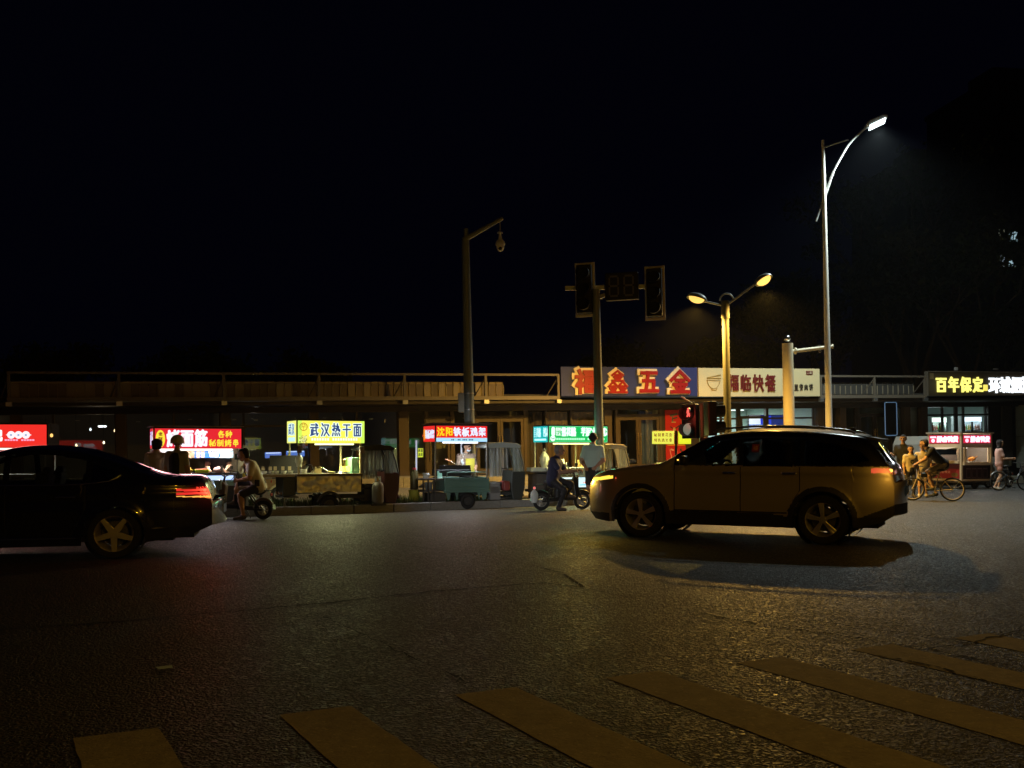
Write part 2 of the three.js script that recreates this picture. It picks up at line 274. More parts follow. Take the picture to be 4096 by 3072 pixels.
struct('planting_strip', sheet([...kerbLine.slice(0, 34).map((p) => away(p, 0.12)), ...kerbLine.slice(0, 34).reverse().map((p) => away(p, 2.3))], 0.15, 0.12), mat(0.05, 0.038, 0.025, 1));
struct('pavement', sheet([...kerbLine.slice(0, 34).map((p) => away(p, 2.32)), ...kerbLine.slice(34).map((p) => [p.x - 0.12, p.z - 0.02]), [9, -36], [9, -48], [-40, -48], [-40, -14]], 0.16, 0.14), concrete);
// raised terrace in front of the shops, with its two steps
{
  const t = new THREE.Group(); t.name = 'terrace'; t.userData.kind = 'structure'; scene.add(t); t.position.copy(groundAt(0, 0)); t.rotation.y = TURN;
  const stone = new THREE.MeshStandardMaterial({ map: cC, bumpMap: cH, bumpScale: 0.006, color: C(1.45, 1.35, 1.1), roughness: 0.92, side: THREE.DoubleSide });
  for (let i = 0; i < 27; i++) obj('slab', rbox(1.49, 0.5 + (i % 3) * 0.004, 3.2, 0.015, -20 + i * 1.5, 0.25, -1.3), stone, t);
  for (const u of [-4, -1.6, 4, 9.6, 15, 19.6]) obj('step', rbox(2.2, 0.3, 0.35, 0.012, u, 0.16, 0.5), stone, t);
}
// ---------- the row of shops ----------
const wood = mat(0.07, 0.047, 0.03, 0.6), woodDark = mat(0.034, 0.024, 0.018, 0.6), steelPaint = mat(0.14, 0.115, 0.085, 0.55), darkRoom = mat(0.3, 0.29, 0.27, 0.9);
const pane = mat(1, 1, 1, 0.02, 0, { transmission: 1, thickness: 0, ior: 1.5 });
const brass = mat(0.6, 0.45, 0.2, 0.3, 1), chrome = mat(0.75, 0.76, 0.78, 0.18, 1), dull = mat(0.45, 0.45, 0.44, 0.4, 0.9), black = mat(0.012, 0.012, 0.013, 0.5), rubber = mat(0.016, 0.016, 0.017, 0.85), white = mat(0.7, 0.7, 0.68, 0.6);
const row = thing('shop_row', 'long low row of glass fronted shops with a ribbed fascia and sign frame', 'building'); onStreet(row);
const RW = 1.6;                                                     // the glass stands that far behind the signs
{
  const Z = -RW;
  obj('roof', [box(42, 0.14, 7.6, 2.5, 3.34, -4.7)], mat(0.06, 0.055, 0.05, 0.9), row);
  obj('soffit', box(42, 0.1, 1.75, 2.5, 3.1, -0.9 - 0.05), woodDark, row);
  obj('header_beam', box(42, 0.2, 0.22, 2.5, 2.94, Z + 0.02), woodDark, row);
  obj('back_wall', box(42, 3.2, 0.2, 2.5, 1.6, -8.3), darkRoom, row);
  const pale = mat(0.5, 0.6, 0.57, 0.8); for (const [a, b] of [[6.95, 12.0], [17.7, 22.35]]) { obj('ceiling', box(b - a, 0.04, 6.4, (a + b) / 2, 3.02, -5.0), pale, row); obj('room_wall', box(b - a, 2.5, 0.05, (a + b) / 2, 1.75, -6.6), pale, row); }
  obj('floor', box(41.8, 0.1, 6.6, 2.5, 0.5, -5), mat(0.16, 0.15, 0.14, 0.5), row);
  for (const u of [-18.4, -11.35, -5.3, 2.62, 6.85, 12.1, 17.6, 22.45]) obj('partition_wall', box(0.16, 3.0, 6.6, u, 1.7, -5.0), u > 6 && u < 13 || u > 17 ? mat(0.5, 0.6, 0.57, 0.8) : darkRoom, row);
  for (const u of [-17.55, -14.52, -11.3, -8.4, -5.3, 2.62, 6.7, 12.2, 13.3, 16.6, 17.5]) obj('pilaster', box(0.3, 2.45, 0.28, u, 1.62, Z + 0.04), wood, row);
  // sign frame: top rail, lower rail, posts, struts and the bracket under each post
  const frame = (u0, u1, posts) => {
    obj('top_rail', box(u1 - u0, 0.075, 0.06, (u0 + u1) / 2, 4.04, 0), steelPaint, row); obj('lower_rail', box(u1 - u0, 0.13, 0.08, (u0 + u1) / 2, 3.23, 0.01), steelPaint, row);
    for (const u of posts) { const p = obj('post', box(0.085, 0.84, 0.08, u, 3.62, -0.002), steelPaint, row); obj('bracket', box(0.17, 0.13, 0.14, u, 3.1, 0.02), dull, p); obj('strut', bar([u - 0.02, 3.9, -0.04], [u - 0.28, 3.3, -0.45], 0.035), steelPaint, p); }
  };
  frame(-17.6, 0.06, [-17.54, -14.5, -11.41, -8.42, -5.56, -2.69, 0.02]); frame(11.1, 16.3, [11.15, 13.72, 16.25]);
  // ribbed boards behind the frame and their wavy capping
  const r = rng(31), boardM = [mat(0.2, 0.15, 0.1, 0.75), mat(0.17, 0.13, 0.085, 0.75), mat(0.33, 0.27, 0.18, 0.8)];
  const boardShaded = mat(0.06, 0.055, 0.048, 0.75), board = new RoundedBoxGeometry(0.24, 0.5, 0.05, 1, 0.012), rib = new THREE.BoxGeometry(0.022, 0.46, 0.045), lip = new THREE.CylinderGeometry(0.05, 0.05, 0.26, 8, 1, false, 0, PI).rotateZ(PI / 2).rotateX(-PI / 2);  // darker right-hand board colour stands in for weaker lamp light there
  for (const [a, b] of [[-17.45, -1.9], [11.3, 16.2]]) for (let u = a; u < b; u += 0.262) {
    const m = new THREE.Mesh(board, a > 0 ? boardShaded : boardM[r() * 3 | 0]); m.name = 'fascia_board'; m.position.set(u, 3.5, -0.55 - r() * 0.02); m.castShadow = m.receiveShadow = true; row.add(m);
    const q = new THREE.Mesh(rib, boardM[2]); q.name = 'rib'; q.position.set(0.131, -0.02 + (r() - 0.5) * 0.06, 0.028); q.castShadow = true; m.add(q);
    const l = new THREE.Mesh(lip, a > 0 ? boardShaded : boardM[2]); l.name = 'ridge_tile'; l.position.set(u, 3.775, -0.53); l.castShadow = l.receiveShadow = true; row.add(l);
  }
  // glazing: frame members and panes one by one
  const glaze = (u0, u1, cuts, transom = 2.38, m = wood, base = 0.55) => {
    const us = [u0, ...cuts, u1];
    for (const u of us) obj('mullion', box(0.07, 2.84 - base, 0.1, u, (2.84 + base) / 2, Z), m, row);
    for (let i = 0; i + 1 < us.length; i++) {
      const a = us[i] + 0.035, b = us[i + 1] - 0.035, c = (a + b) / 2;
      if (transom) obj('transom', box(b - a, 0.07, 0.09, c, transom, Z), m, row);
      obj('sill', box(b - a, 0.08, 0.1, c, base + 0.04, Z), m, row);
      if (transom) { obj('window_pane', box(b - a, 2.8 - transom, 0.012, c, (2.8 + transom) / 2 + 0.03, Z - 0.01), pane, row); obj('window_pane', box(b - a, transom - base - 0.12, 0.012, c, (transom + base) / 2 + 0.02, Z - 0.01), pane, row); }
      else obj('window_pane', box(b - a, 2.8 - base - 0.08, 0.012, c, (2.84 + base) / 2 + 0.04, Z - 0.01), pane, row);
    }
  };
  glaze(-17.4, -14.67, [-16.5], 0); glaze(-14.37, -11.45, [-12.9], 0); glaze(-11.15, -8.55, [-10.7], 2.4, woodDark); glaze(-8.25, -5.45, [-6.9], 0);
  const door = (u0, u1, leaves, m = wood, top = 2.62) => {          // frame, leaves with wide stiles, pull handles, glass over the head
    obj('door_frame', [box(u1 - u0, 0.1, 0.14, (u0 + u1) / 2, top, Z), box(0.1, 2.3, 0.14, u0, 1.7, Z), box(0.1, 2.3, 0.14, u1, 1.7, Z)], m, row);
    obj('window_pane', box(u1 - u0, 0.2, 0.012, (u0 + u1) / 2, 2.75, Z - 0.01), pane, row);
    const w = (u1 - u0 - 0.1) / leaves;
    for (let i = 0; i < leaves; i++) {
      const a = u0 + 0.05 + w * i + 0.006, b = a + w - 0.012, z = Z + 0.01;
      const d = obj('door', [box(0.1, 2.0, 0.05, a + 0.05, 1.555, z), box(0.1, 2.0, 0.05, b - 0.05, 1.555, z), box(b - a - 0.2, 0.11, 0.05, (a + b) / 2, 2.5, z), box(b - a - 0.2, 0.2, 0.05, (a + b) / 2, 0.66, z)], m, row);
      obj('glass', box(b - a - 0.2, 1.69, 0.01, (a + b) / 2, 1.605, z - 0.01), pane, d);
      const hx = leaves > 1 && i === 0 ? b - 0.05 : a + 0.05; obj('handle', [rod([hx, 1.1, z + 0.09], [hx, 1.95, z + 0.09], 0.016), rod([hx, 1.2, z + 0.02], [hx, 1.2, z + 0.09], 0.01), rod([hx, 1.85, z + 0.02], [hx, 1.85, z + 0.09], 0.01)], brass, d);
    }
  };
  glaze(-5.1, -4.45, [], 0); door(-4.4, -3.49, 1); glaze(-3.42, -2.68, [], 0); door(-2.6, -0.69, 2); glaze(-0.6, 2.4, [0.16, 1.17], 0, woodDark); door(3.03, 4.9, 2);
  obj('wall_panel', box(1.75, 2.4, 0.12, 5.82, 1.7, Z + 0.02), woodDark, row);
  glaze(6.95, 8.35, [7.6], 2.45, woodDark); door(8.42, 9.7, 1, woodDark, 2.5); glaze(9.75, 11.95, [10.9], 2.45, woodDark);
  glaze(12.3, 14.05, [13.25], 0, woodDark); door(14.15, 15.89, 2, woodDark, 2.55); glaze(15.95, 17.4, [16.7], 0, woodDark);
  glaze(17.75, 19.3, [18.6], 2.5, woodDark); glaze(19.38, 21.15, [19.75, 20.98], 2.5, woodDark); obj('wall_panel', box(1.2, 2.35, 0.14, 21.78, 1.7, Z), mat(0.012, 0.012, 0.016, 0.7), row);
  obj('shutter', box(0.55, 2.3, 0.1, 22.05, 1.7, Z + 0.13), mat(0.05, 0.045, 0.04, 0.6), row);
}
// pale rendered gate house past the end of the row, block by block
{
  const g = thing('end_wall', 'pale grey green wall of large blocks past the liquor shop', 'wall'); onStreet(g, 22.75, 0, 1.15);
  const m = [mat(0.3, 0.32, 0.27, 0.85), mat(0.27, 0.29, 0.245, 0.85)];
  for (let j = 0; j < 4; j++) for (let i = 0; i < 3; i++) obj('block', rbox(1.39, 0.69, 0.5, 0.012, 0.7 + i * 1.4, 0.45 + j * 0.7, -0.25), m[(i + j) % 2], g);
}
// curtains behind the glass
{
  const fold = (u0, u1, h0, h1, w, m, name, label, seed) => {
    const r = rng(seed), n = Math.round((u1 - u0) / 0.02), pos = [], idx = [], ph = [r() * 6, r() * 6];
    for (let i = 0; i <= n; i++) { const u = lerp(u0, u1, i / n), a = Math.sin(u * 31 + ph[0]) * 0.035 + Math.sin(u * 13.7 + ph[1]) * 0.03; for (let j = 0; j <= 6; j++) pos.push(u, lerp(h0, h1, j / 6), -w + a * (1 - j * 0.09)); }
    for (let i = 0; i < n; i++) for (let j = 0; j < 6; j++) { const a = i * 7 + j; idx.push(a, a + 7, a + 1, a + 1, a + 7, a + 8); }
    const g = new THREE.BufferGeometry(); g.setAttribute('position', new THREE.Float32BufferAttribute(pos, 3)); g.setIndex(idx); g.computeVertexNormals();
    onStreet(tag(obj(name, g, m), label, 'curtain'));
  };
  const tan = mat(0.13, 0.095, 0.055, 0.95), blue = mat(0.04, 0.07, 0.16, 0.95);
  fold(0.2, 1.12, 0.62, 2.8, 1.85, tan, 'curtain', 'brown curtain in the window left of the signal pole', 1);
  fold(1.25, 2.35, 0.62, 2.8, 1.85, tan, 'curtain', 'brown curtain in the wide window behind the green ice stall', 2);
  fold(4.1, 4.75, 0.62, 2.8, 1.95, blue, 'curtain', 'blue cloth hung inside the double door beside the red poster', 3);
  fold(-0.5, 0.1, 0.62, 2.8, 1.85, mat(0.06, 0.05, 0.04, 0.95), 'curtain', 'dark curtain beside the brown double door', 4);
}
// ---------- shop signs ----------
const flatBox = (w, h, d) => new THREE.BoxGeometry(w, h, d);
{ // hardware shop: blue board, raised red letters on cream backing
  const g = thing('shop_sign', 'blue hardware shop sign with four raised red characters on cream', 'sign'); onStreet(g, 0.1, 3.28, -0.07);
  obj('panel', box(5.5, 1.05, 0.1, 2.755, 0.525, -0.05), mat(0.014, 0.024, 0.15, 0.6), g);
  const red = mat(0.3, 0.008, 0.01, 0.4), cream = mat(0.75, 0.62, 0.42, 0.5);
  [...'福鑫五金'].forEach((ch, i) => { const x = 0.55 + i * 1.27, l = obj('letter', letter(ch, 0.72, 0.78, ch === '鑫' ? 0.075 : 0.13, 0.05, x, 0.12, 0.075), red, g); obj('backing', letter(ch, 0.72, 0.78, ch === '鑫' ? 0.17 : 0.24, 0.06, x - 0.05, 0.15, 0.002), cream, l); });
}
{ // fast food shop: cream yellow board
  const g = thing('shop_sign', 'cream yellow fast food sign with maroon characters and a bowl drawing', 'sign'); onStreet(g, 5.66, 3.25, -0.07);
  obj('panel', box(5.4, 1.07, 0.1, 2.7, 0.535, -0.05), mat(0.72, 0.6, 0.33, 0.6), g);
  const maroon = mat(0.16, 0.012, 0.01, 0.5), ink = mat(0.02, 0.015, 0.012, 0.6), line = mat(0.3, 0.19, 0.04, 0.5);
  [...'福临快餐'].forEach((ch, i) => obj('letter', letter(ch, 0.42, 0.6, 0.062, 0.03, 1.28 + i * 0.545, 0.21, 0.002), maroon, g));
  [...'大里脊肉饼'].forEach((ch, i) => obj('letter', letter(ch, 0.16, 0.24, 0.024, 0.012, 4.0 + i * 0.225, 0.22, 0.002), ink, g));
  obj('badge', box(0.29, 0.14, 0.02, 4.92, 0.91, 0.012), maroon, g);
  [...'二店'].forEach((ch, i) => obj('letter', letter(ch, 0.085, 0.09, 0.013, 0.006, 4.8 + i * 0.125, 0.865, 0.024), mat(0.7, 0.6, 0.4, 0.6), g));
  obj('bowl_drawing', [tube([[0.36, 0.62, 0.01], [0.4, 0.47, 0.01], [0.5, 0.34, 0.01], [0.62, 0.29, 0.01], [0.76, 0.33, 0.01], [0.87, 0.46, 0.01], [0.92, 0.6, 0.01]], 0.011), rod([0.35, 0.62, 0.01], [0.93, 0.59, 0.01], 0.01), rod([0.53, 0.3, 0.01], [0.55, 0.24, 0.01], 0.01), rod([0.55, 0.24, 0.01], [0.76, 0.24, 0.01], 0.01), rod([0.76, 0.24, 0.01], [0.77, 0.31, 0.01], 0.01)], line, g);
  obj('chopstick', ext([[0.35, 0.71], [0.95, 0.83], [0.95, 0.78], [0.35, 0.695]], 0.012, 0, 0, 0, 0.008), line, g); obj('chopstick', ext([[0.35, 0.69], [0.96, 0.7], [0.96, 0.66], [0.35, 0.675]], 0.012, 0, 0, 0, 0.008), line, g);
}
{ // liquor and tobacco shop: glowing letters on dark brown
  const g = thing('shop_sign', 'dark sign with glowing yellow then white characters over the liquor shop', 'sign'); onStreet(g, 16.35, 3.25, -0.07);
  obj('panel', box(6.2, 0.97, 0.14, 3.1, 0.485, -0.07), mat(0.06, 0.04, 0.018, 0.55), g);
  obj('frame_edge', [box(6.24, 0.04, 0.18, 3.1, 0.99, -0.06), box(0.04, 1.0, 0.18, -0.02, 0.49, -0.06)], steelPaint, g);
  const y = glow(1, 0.9, 0.16, 1.25), w = glow(0.86, 0.93, 1, 1.6);
  [...'百年保定'].forEach((ch, i) => obj('letter', letter(ch, 0.48, 0.56, 0.085, 0.05, 0.42 + i * 0.64, 0.17, 0.004), y, g));
  obj('small_box', rbox(0.22, 0.26, 0.05, 0.02, 2.98, 0.32, 0.03), glow(1, 0.82, 0.1, 1), g);
  [...'环城烟酒'].forEach((ch, i) => obj('letter', letter(ch, 0.52, 0.62, 0.085, 0.05, 3.2 + i * 0.6, 0.14, 0.004), w, g));
  obj('badge', box(0.2, 0.24, 0.01, 0.2, 0.8, 0.006), mat(0.2, 0.14, 0.06, 0.6), g);
  streetArea(17.75, 3.72, -0.2, 17.75, 3.5, -6, 2.5, 0.5, C(1, 0.88, 0.2), 2.2); streetArea(20.65, 3.72, -0.2, 20.65, 3.5, -6, 2.3, 0.55, C(0.8, 0.9, 1), 4.5);
  streetArea(19, 3.72, -0.5, 19, 3.72, 1, 5, 0.3, C(0.85, 0.9, 0.7), 0.35);
  for (const [u, k] of [[17.98, 0], [20.1, 1]]) { const f = thing('floodlight', k ? 'slim floodlight on the roof edge over the white characters' : 'square floodlight on the roof edge over the yellow characters', 'floodlight'); onStreet(f, u, 4.24, 0.1); obj('stem', rod([0, -0.03, 0], [0, 0.08, 0], 0.015), black, f); obj('lamp_housing', rbox(k ? 0.26 : 0.16, k ? 0.07 : 0.14, 0.08, 0.02, 0, 0.13, 0), white, f); }
}
{ // corner of a wine red sign at the far left end of the row
  const t = canvas(256, 384, (g) => { g.fillStyle = '#6d1220'; g.fillRect(0, 0, 256, 384); g.strokeStyle = '#d8c8c0'; g.lineWidth = 16; g.beginPath(); g.arc(120, 90, 86, 0, 2.2); g.stroke(); write(g, '卤', 90, 215, 110, 95, 100, 14, '#cdb9b2'); g.font = 'italic 34px serif'; g.fillStyle = '#c9b4ae'; g.fillText('om)', 150, 362); });
  const s = thing('corner_sign', 'wine red shop sign with a pale ring at the end of the row', 'sign'); onStreet(s, -18.35, 2.6, -0.3); const f = obj('panel', box(1.15, 1.45, 0.14, 0, 0.72, 0), mat(0.12, 0.02, 0.03, 0.6), s); obj('print', put(new THREE.PlaneGeometry(1.13, 1.43), 0, 0.72, 0.074), print(t), f);
}
{ // red tool poster on the wall panel beside the hardware shop
  const t = canvas(256, 640, (g) => {
    g.fillStyle = '#c81c14'; g.fillRect(0, 0, 256, 640); g.lineCap = 'round';
    const tool = (pts, w, c) => { g.strokeStyle = c; g.lineWidth = w; g.beginPath(); pts.forEach((p, i) => g[i ? 'lineTo' : 'moveTo'](...p)); g.stroke(); };
    tool([[70, 62], [150, 48]], 26, '#5a524a'); tool([[92, 70], [92, 128]], 20, '#6b6358'); tool([[92, 100], [150, 86]], 16, '#4a443e'); tool([[80, 138], [130, 138]], 12, '#c9a870');
    tool([[66, 190], [112, 220], [178, 178]], 12, '#33302c'); tool([[112, 214], [120, 248]], 34, '#d2b088'); tool([[178, 178], [205, 200]], 10, '#2c2a26');
    write(g, '五', 24, 270, 92, 130, 100, 26, '#f0a21c'); write(g, '金', 140, 262, 96, 138, 100, 20, '#f0a21c');
    tool([[50, 450], [66, 520], [58, 590]], 12, '#e8908a'); tool([[66, 444], [92, 452]], 18, '#e8b0a0'); tool([[140, 470], [132, 600]], 14, '#f0b0a4'); tool([[190, 450], [220, 490]], 22, '#3a2c28');
  });
  const p = thing('tool_poster', 'tall red poster with hand tools and orange characters beside the double door', 'poster'); onStreet(p, 5.47, 0.62, 1.44); const b = obj('board', box(0.86, 2.2, 0.03, 0, 1.1, 0), mat(0.4, 0.03, 0.02, 0.6), p); obj('print', put(new THREE.PlaneGeometry(0.85, 2.19), 0, 1.1, 0.018), print(t), b);
}
// edge-lit oblong sign hung in front of the dark door
{
  const s = thing('outline_sign', 'tall rounded sign with a pale blue glowing outline before dark doors', 'sign'); onStreet(s, 15.42, 1.66, 1.1);
  const r = 0.08, w = 0.3, h = 1.38, pts = [[-w, r], [-w + r * 0.3, r * 0.3], [-w + r, 0], [w - r, 0], [w - r * 0.3, r * 0.3], [w, r], [w, h - r], [w - r * 0.3, h - r * 0.3], [w - r, h], [-w + r, h], [-w + r * 0.3, h - r * 0.3], [-w, h - r]];
  obj('panel', ext(pts, 0.06, 0.01), mat(0.012, 0.016, 0.025, 0.3), s); obj('light_tube', tube(pts.map(([x, y]) => [x, y, 0.035]), 0.018, true, 90), glow(0.1, 0.22, 0.38, 0.55), s); obj('hanger', rod([0, h, 0], [0, 1.6, 0], 0.012), black, s);
}
// ---------- rooms ----------
const tubeM = glow(0.85, 1, 0.97, 2.2);
function tubeLight(label, u, h, w, len, k, color = C(0.8, 1, 0.95)) {
  const t = thing('tube_light', label, 'light'); onStreet(t, u, h, w); obj('housing', box(len, 0.05, 0.09, 0, 0.03, 0), white, t); obj('light_tube', put(new THREE.CylinderGeometry(0.018, 0.018, len - 0.04, 10), 0, -0.018, 0, 0, 0, PI / 2), tubeM, t);
  streetArea(u, h - 0.05, w, u, 0, w + 0.001, len, 0.08, color, k);
}
tubeLight('tube light under the ceiling of the lit fast food shop', 9.3, 2.94, 2.9, 1.25, 260);
tubeLight('second tube light deeper in the fast food shop', 10.4, 2.94, 5.2, 1.2, 200);
tubeLight('tube light on the ceiling of the liquor shop', 19.8, 2.94, 3.4, 1.3, 110);
{
  const t = canvas(512, 256, (g) => { g.fillStyle = '#2440d8'; g.fillRect(0, 0, 512, 256); g.fillStyle = '#e8f2ff'; g.fillRect(0, 0, 170, 256); g.fillStyle = '#4f7fd0'; g.fillRect(0, 120, 512, 16); g.fillStyle = '#182a70'; g.fillRect(330, 0, 182, 256); write(g, '鱼肉', 350, 150, 55, 70, 70, 7, '#cfe0ff'); g.fillStyle = '#bcd0f0'; for (let i = 0; i < 3; i++) g.fillRect(20, 150 + i * 32, 130, 10); });
  const m = thing('menu_screen', 'bright blue menu screen behind the counter of the fast food shop', 'screen'); onStreet(m, 10.75, 1.8, 3.2); obj('case', rbox(1.75, 0.85, 0.08, 0.02, 0, 0.42, 0), black, m); obj('screen', put(new THREE.PlaneGeometry(1.68, 0.78), 0, 0.42, 0.045), litPrint(t, 0.9), m);
  const c = thing('serving_counter', 'pale serving counter inside the lit fast food shop', 'counter'); onStreet(c, 9.9, 0.55, 4.2); obj('cabinet', rbox(3.2, 0.95, 0.6, 0.02, 0, 0.475, 0), mat(0.4, 0.42, 0.4, 0.6), c); obj('worktop', rbox(3.3, 0.05, 0.7, 0.01, 0, 0.98, 0), mat(0.5, 0.5, 0.48, 0.4), c);
}
{ // two glowing drinks coolers
  const cooler = (u, w, wd, label, hue) => {
    const c = thing('drinks_cooler', label, 'fridge'); onStreet(c, u, 0.55, w);
    obj('cabinet', [box(wd, 1.9, 0.04, 0, 0.95, -0.3), box(0.04, 1.9, 0.6, -wd / 2, 0.95, 0), box(0.04, 1.9, 0.6, wd / 2, 0.95, 0), box(wd, 0.1, 0.6, 0, 0.05, 0), box(wd, 0.05, 0.6, 0, 1.88, 0)], mat(0.7, 0.75, 0.78, 0.4), c);
    obj('light_header', rbox(wd - 0.04, 0.2, 0.05, 0.02, 0, 1.76, 0.28), glow(...hue, 1.8), c);
    const cols = [[0.5, 0.08, 0.05], [0.1, 0.4, 0.12], [0.6, 0.45, 0.08], [0.5, 0.55, 0.6], [0.4, 0.15, 0.08], [0.7, 0.72, 0.3]].map((a) => mat(...a, 0.25)), r = rng(u * 10 | 0);
    for (let j = 0; j < 4; j++) {
      const s = obj('shelf', box(wd - 0.06, 0.02, 0.5, 0, 0.14 + j * 0.38, 0), white, c);
      for (let i = 0; i < wd / 0.1 - 1; i++) obj('bottle', lathe([[0, 0], [0.033, 0], [0.034, 0.15], [0.014, 0.21], [0.014, 0.25], [0, 0.25]], -wd / 2 + 0.1 + i * 0.1, 0.15 + j * 0.38, 0.17, 8), cols[(i / 2 + j * 1.7 + r() * 1.4 | 0) % 6], s);
    }
    for (let k = 0; k < 2; k++) { const d = obj('door', [box(0.03, 1.6, 0.03, (k - 1) * wd / 2 + 0.03, 0.85, 0.31), box(0.03, 1.6, 0.03, k * wd / 2 - 0.03, 0.85, 0.31)], black, c); obj('glass', box(wd / 2 - 0.07, 1.58, 0.008, (k - 0.5) * wd / 2, 0.85, 0.31), pane, d); }
    streetArea(u, 0.55 + 1.7, w - 0.12, u, 0.5, w - 0.02, wd - 0.1, 0.06, C(...hue), 32);
  };
  cooler(19.0, 2.5, 0.85, 'narrow lit drinks cooler behind the left window of the liquor shop', [0.75, 1, 0.85]);
  cooler(20.62, 2.3, 1.15, 'wide bright drinks cooler behind the middle window of the liquor shop', [0.7, 0.92, 1]);
}
{ // strips of tape on the shop glass
  const m = mat(0.75, 0.75, 0.7, 0.7), r = rng(61);
  for (const [u, h, v] of [[-15.8, 2.62, 0], [-14.0, 2.55, 0], [-12.4, 2.6, 0], [-11.0, 2.58, 0], [-10.3, 2.6, 0], [-9.0, 2.6, 1], [-8.0, 2.62, 0], [-7.4, 2.6, 1], [-6.4, 2.58, 0], [-5.9, 2.5, 1], [-3.0, 2.55, 0], [-1.0, 2.7, 1], [18.1, 1.9, 1]]) obj('tape', box(v ? 0.018 : 0.13, v ? 0.14 : 0.018, 0.004, u, h + r() * 0.06, -RW + 0.01), m, row);
}
// added bulbs and strips stand in for reflections in the left-hand glass
{
  const bulbs = [[-14.48, 2.97, 1, 0.7, 0.4, 1.4], [-13.67, 2.96, 1, 0.85, 0.6, 1.3], [-15.5, 2.4, 0.8, 0.95, 1, 0.9], [-14.75, 2.35, 1, 0.75, 0.4, 1.1], [-14.44, 2.33, 1, 0.7, 0.35, 1.2], [-16.84, 2.57, 1, 0.8, 0.5, 1.4], [-15.94, 1.88, 1, 0.85, 0.45, 1.2], [-15.1, 1.96, 1, 0.8, 0.5, 1.4], [-10.21, 2.96, 1, 0.95, 0.9, 1.3], [-8.89, 2.96, 1, 0.95, 0.9, 1.6]];
  for (const [u, h, r, g, b, k] of bulbs) {
    const o = thing('reflection_bulb', 'small added bulb on a cord standing for a reflection in the dark shop glass', 'bulb', [0, 0, 0], 0, 'added bulbs standing for reflections in the dark glass'); onStreet(o, u, h, 3);
    obj('light_bulb', lathe([[0, -0.05], [0.028, -0.03], [0.032, 0], [0.02, 0.035], [0.014, 0.05]], 0, 0, 0, 12), glow(r, g, b, 2.2 * k), o); obj('cord', rod([0, 0.05, 0], [0, Math.max(0.08, 3.02 - h), 0], 0.005), black, o);
  }
  point(streetAt(-15.2, 2.0, 3.4).toArray(), C(1, 0.78, 0.45), 0.5); point(streetAt(-10.2, 2.7, 3.4).toArray(), C(1, 0.95, 0.85), 0.5);
  for (const [u, h, l] of [[-13.05, 2.96, 0.3], [-15.14, 2.5, 0.26]]) { const o = thing('reflection_strip', l > 0.28 ? 'short white strip added near the ceiling for a reflection in dark glass' : 'cold white strip added low down for a street lamp reflected in dark glass', 'lamp'); onStreet(o, u, h, 3.1); obj('light_tube', rbox(l, 0.06, 0.06, 0.02, 0, 0, 0), glow(0.9, 1, 1, 2.4), o); obj('cord', rod([0, 0.03, 0], [0, Math.max(0.06, 3.02 - h), 0], 0.006), black, o); }
  { const o = thing('reflection_disc', 'round teal glow added for a reflection in the glass above the sauce tubs', 'lamp'); onStreet(o, -9.5, 1.13, 2.3); obj('light_disc', put(new THREE.SphereGeometry(0.14, 18, 12).scale(0.75, 1, 0.4), 0, 0, 0), glow(0.02, 0.85, 0.72, 1.3), o); obj('stand', rod([0, -0.48, 0], [0, -0.1, 0], 0.02), black, o); }  // glowing disc added in place of a teal light mirrored in the glass
  for (const [u, h, w, l] of [[-9.7, 1.42, 0.55, 'slanted blue glowing box added for a reflection left of the noodle stall'], [-8.95, 1.45, 0.62, 'blue glowing box with a white tube added for a reflection behind the noodle stall']]) { const o = thing('reflection_box', l, 'light box'); onStreet(o, u, h, 2.1); obj('light_panel', rbox(w, 0.2, 0.08, 0.02, 0, 0, 0), glow(0.06, 0.17, 0.6, 0.9), o); obj('light_tube', rod([-w / 2 + 0.03, 0.07, 0.05], [w / 2 - 0.03, 0.07, 0.05], 0.014), glow(0.6, 0.75, 1, 1.2), o); obj('stand', rod([0, -0.7, -0.02], [0, -0.1, -0.02], 0.02), black, o); }  // glowing boxes added for blue reflections in the shop glass
}
// ---------- street furniture ----------
const galv = mat(0.42, 0.43, 0.42, 0.45, 0.2), greyPaint = mat(0.2, 0.23, 0.225, 0.45), creamPaint = mat(0.66, 0.58, 0.4, 0.5);
const sodium = C(1, 0.55, 0.09), led = C(0.84, 1, 0.97);
{ // tall white LED street lamp with a curved arm
  const g = leaning(thing('street_lamp', 'tall street lamp with curved arm and one cold white head', 'street lamp', [10.83, 0.0, -34]));
  obj('pole', [rod([0, 0, 0], [0, 11.0, 0], 0.13, 0.065, 18), rod([0, 11.0, 0], [0, 11.95, 0], 0.06, 0.05, 12), cyl(0.2, 0.2, 0.04, 0, 0.17, 0, 16)], mat(0.66, 0.64, 0.58, 0.4), g);
  obj('arm', tube([[-0.3, 9.2, 0], [0.02, 10.0, 0], [0.35, 10.9, 0], [0.85, 11.75, 0], [1.35, 12.25, 0], [1.58, 12.4, 0]], 0.04), galv, g); obj('brace', rod([0, 11.7, 0], [0.86, 11.95, 0], 0.03), galv, g);
  const h = obj('lamp_head', ext([[-0.32, 0.05], [-0.2, 0.13], [0.3, 0.11], [0.4, 0.04], [0.36, -0.01], [-0.28, -0.01]], 0.34, 0.03).rotateZ(0.42).translate(1.8, 12.5, 0), galv, g);
  obj('light_panel', rbox(0.6, 0.04, 0.3, 0.018, 0, 0, 0).rotateX(-0.4).rotateZ(0.42).translate(1.84, 12.44, 0.06), glow(0.82, 1, 0.99, 4), h);
  spot([12.3, 12.3, -33.6], [11.9, 0, -32.6], led, 400, 1.15, 0.5, 8);
}
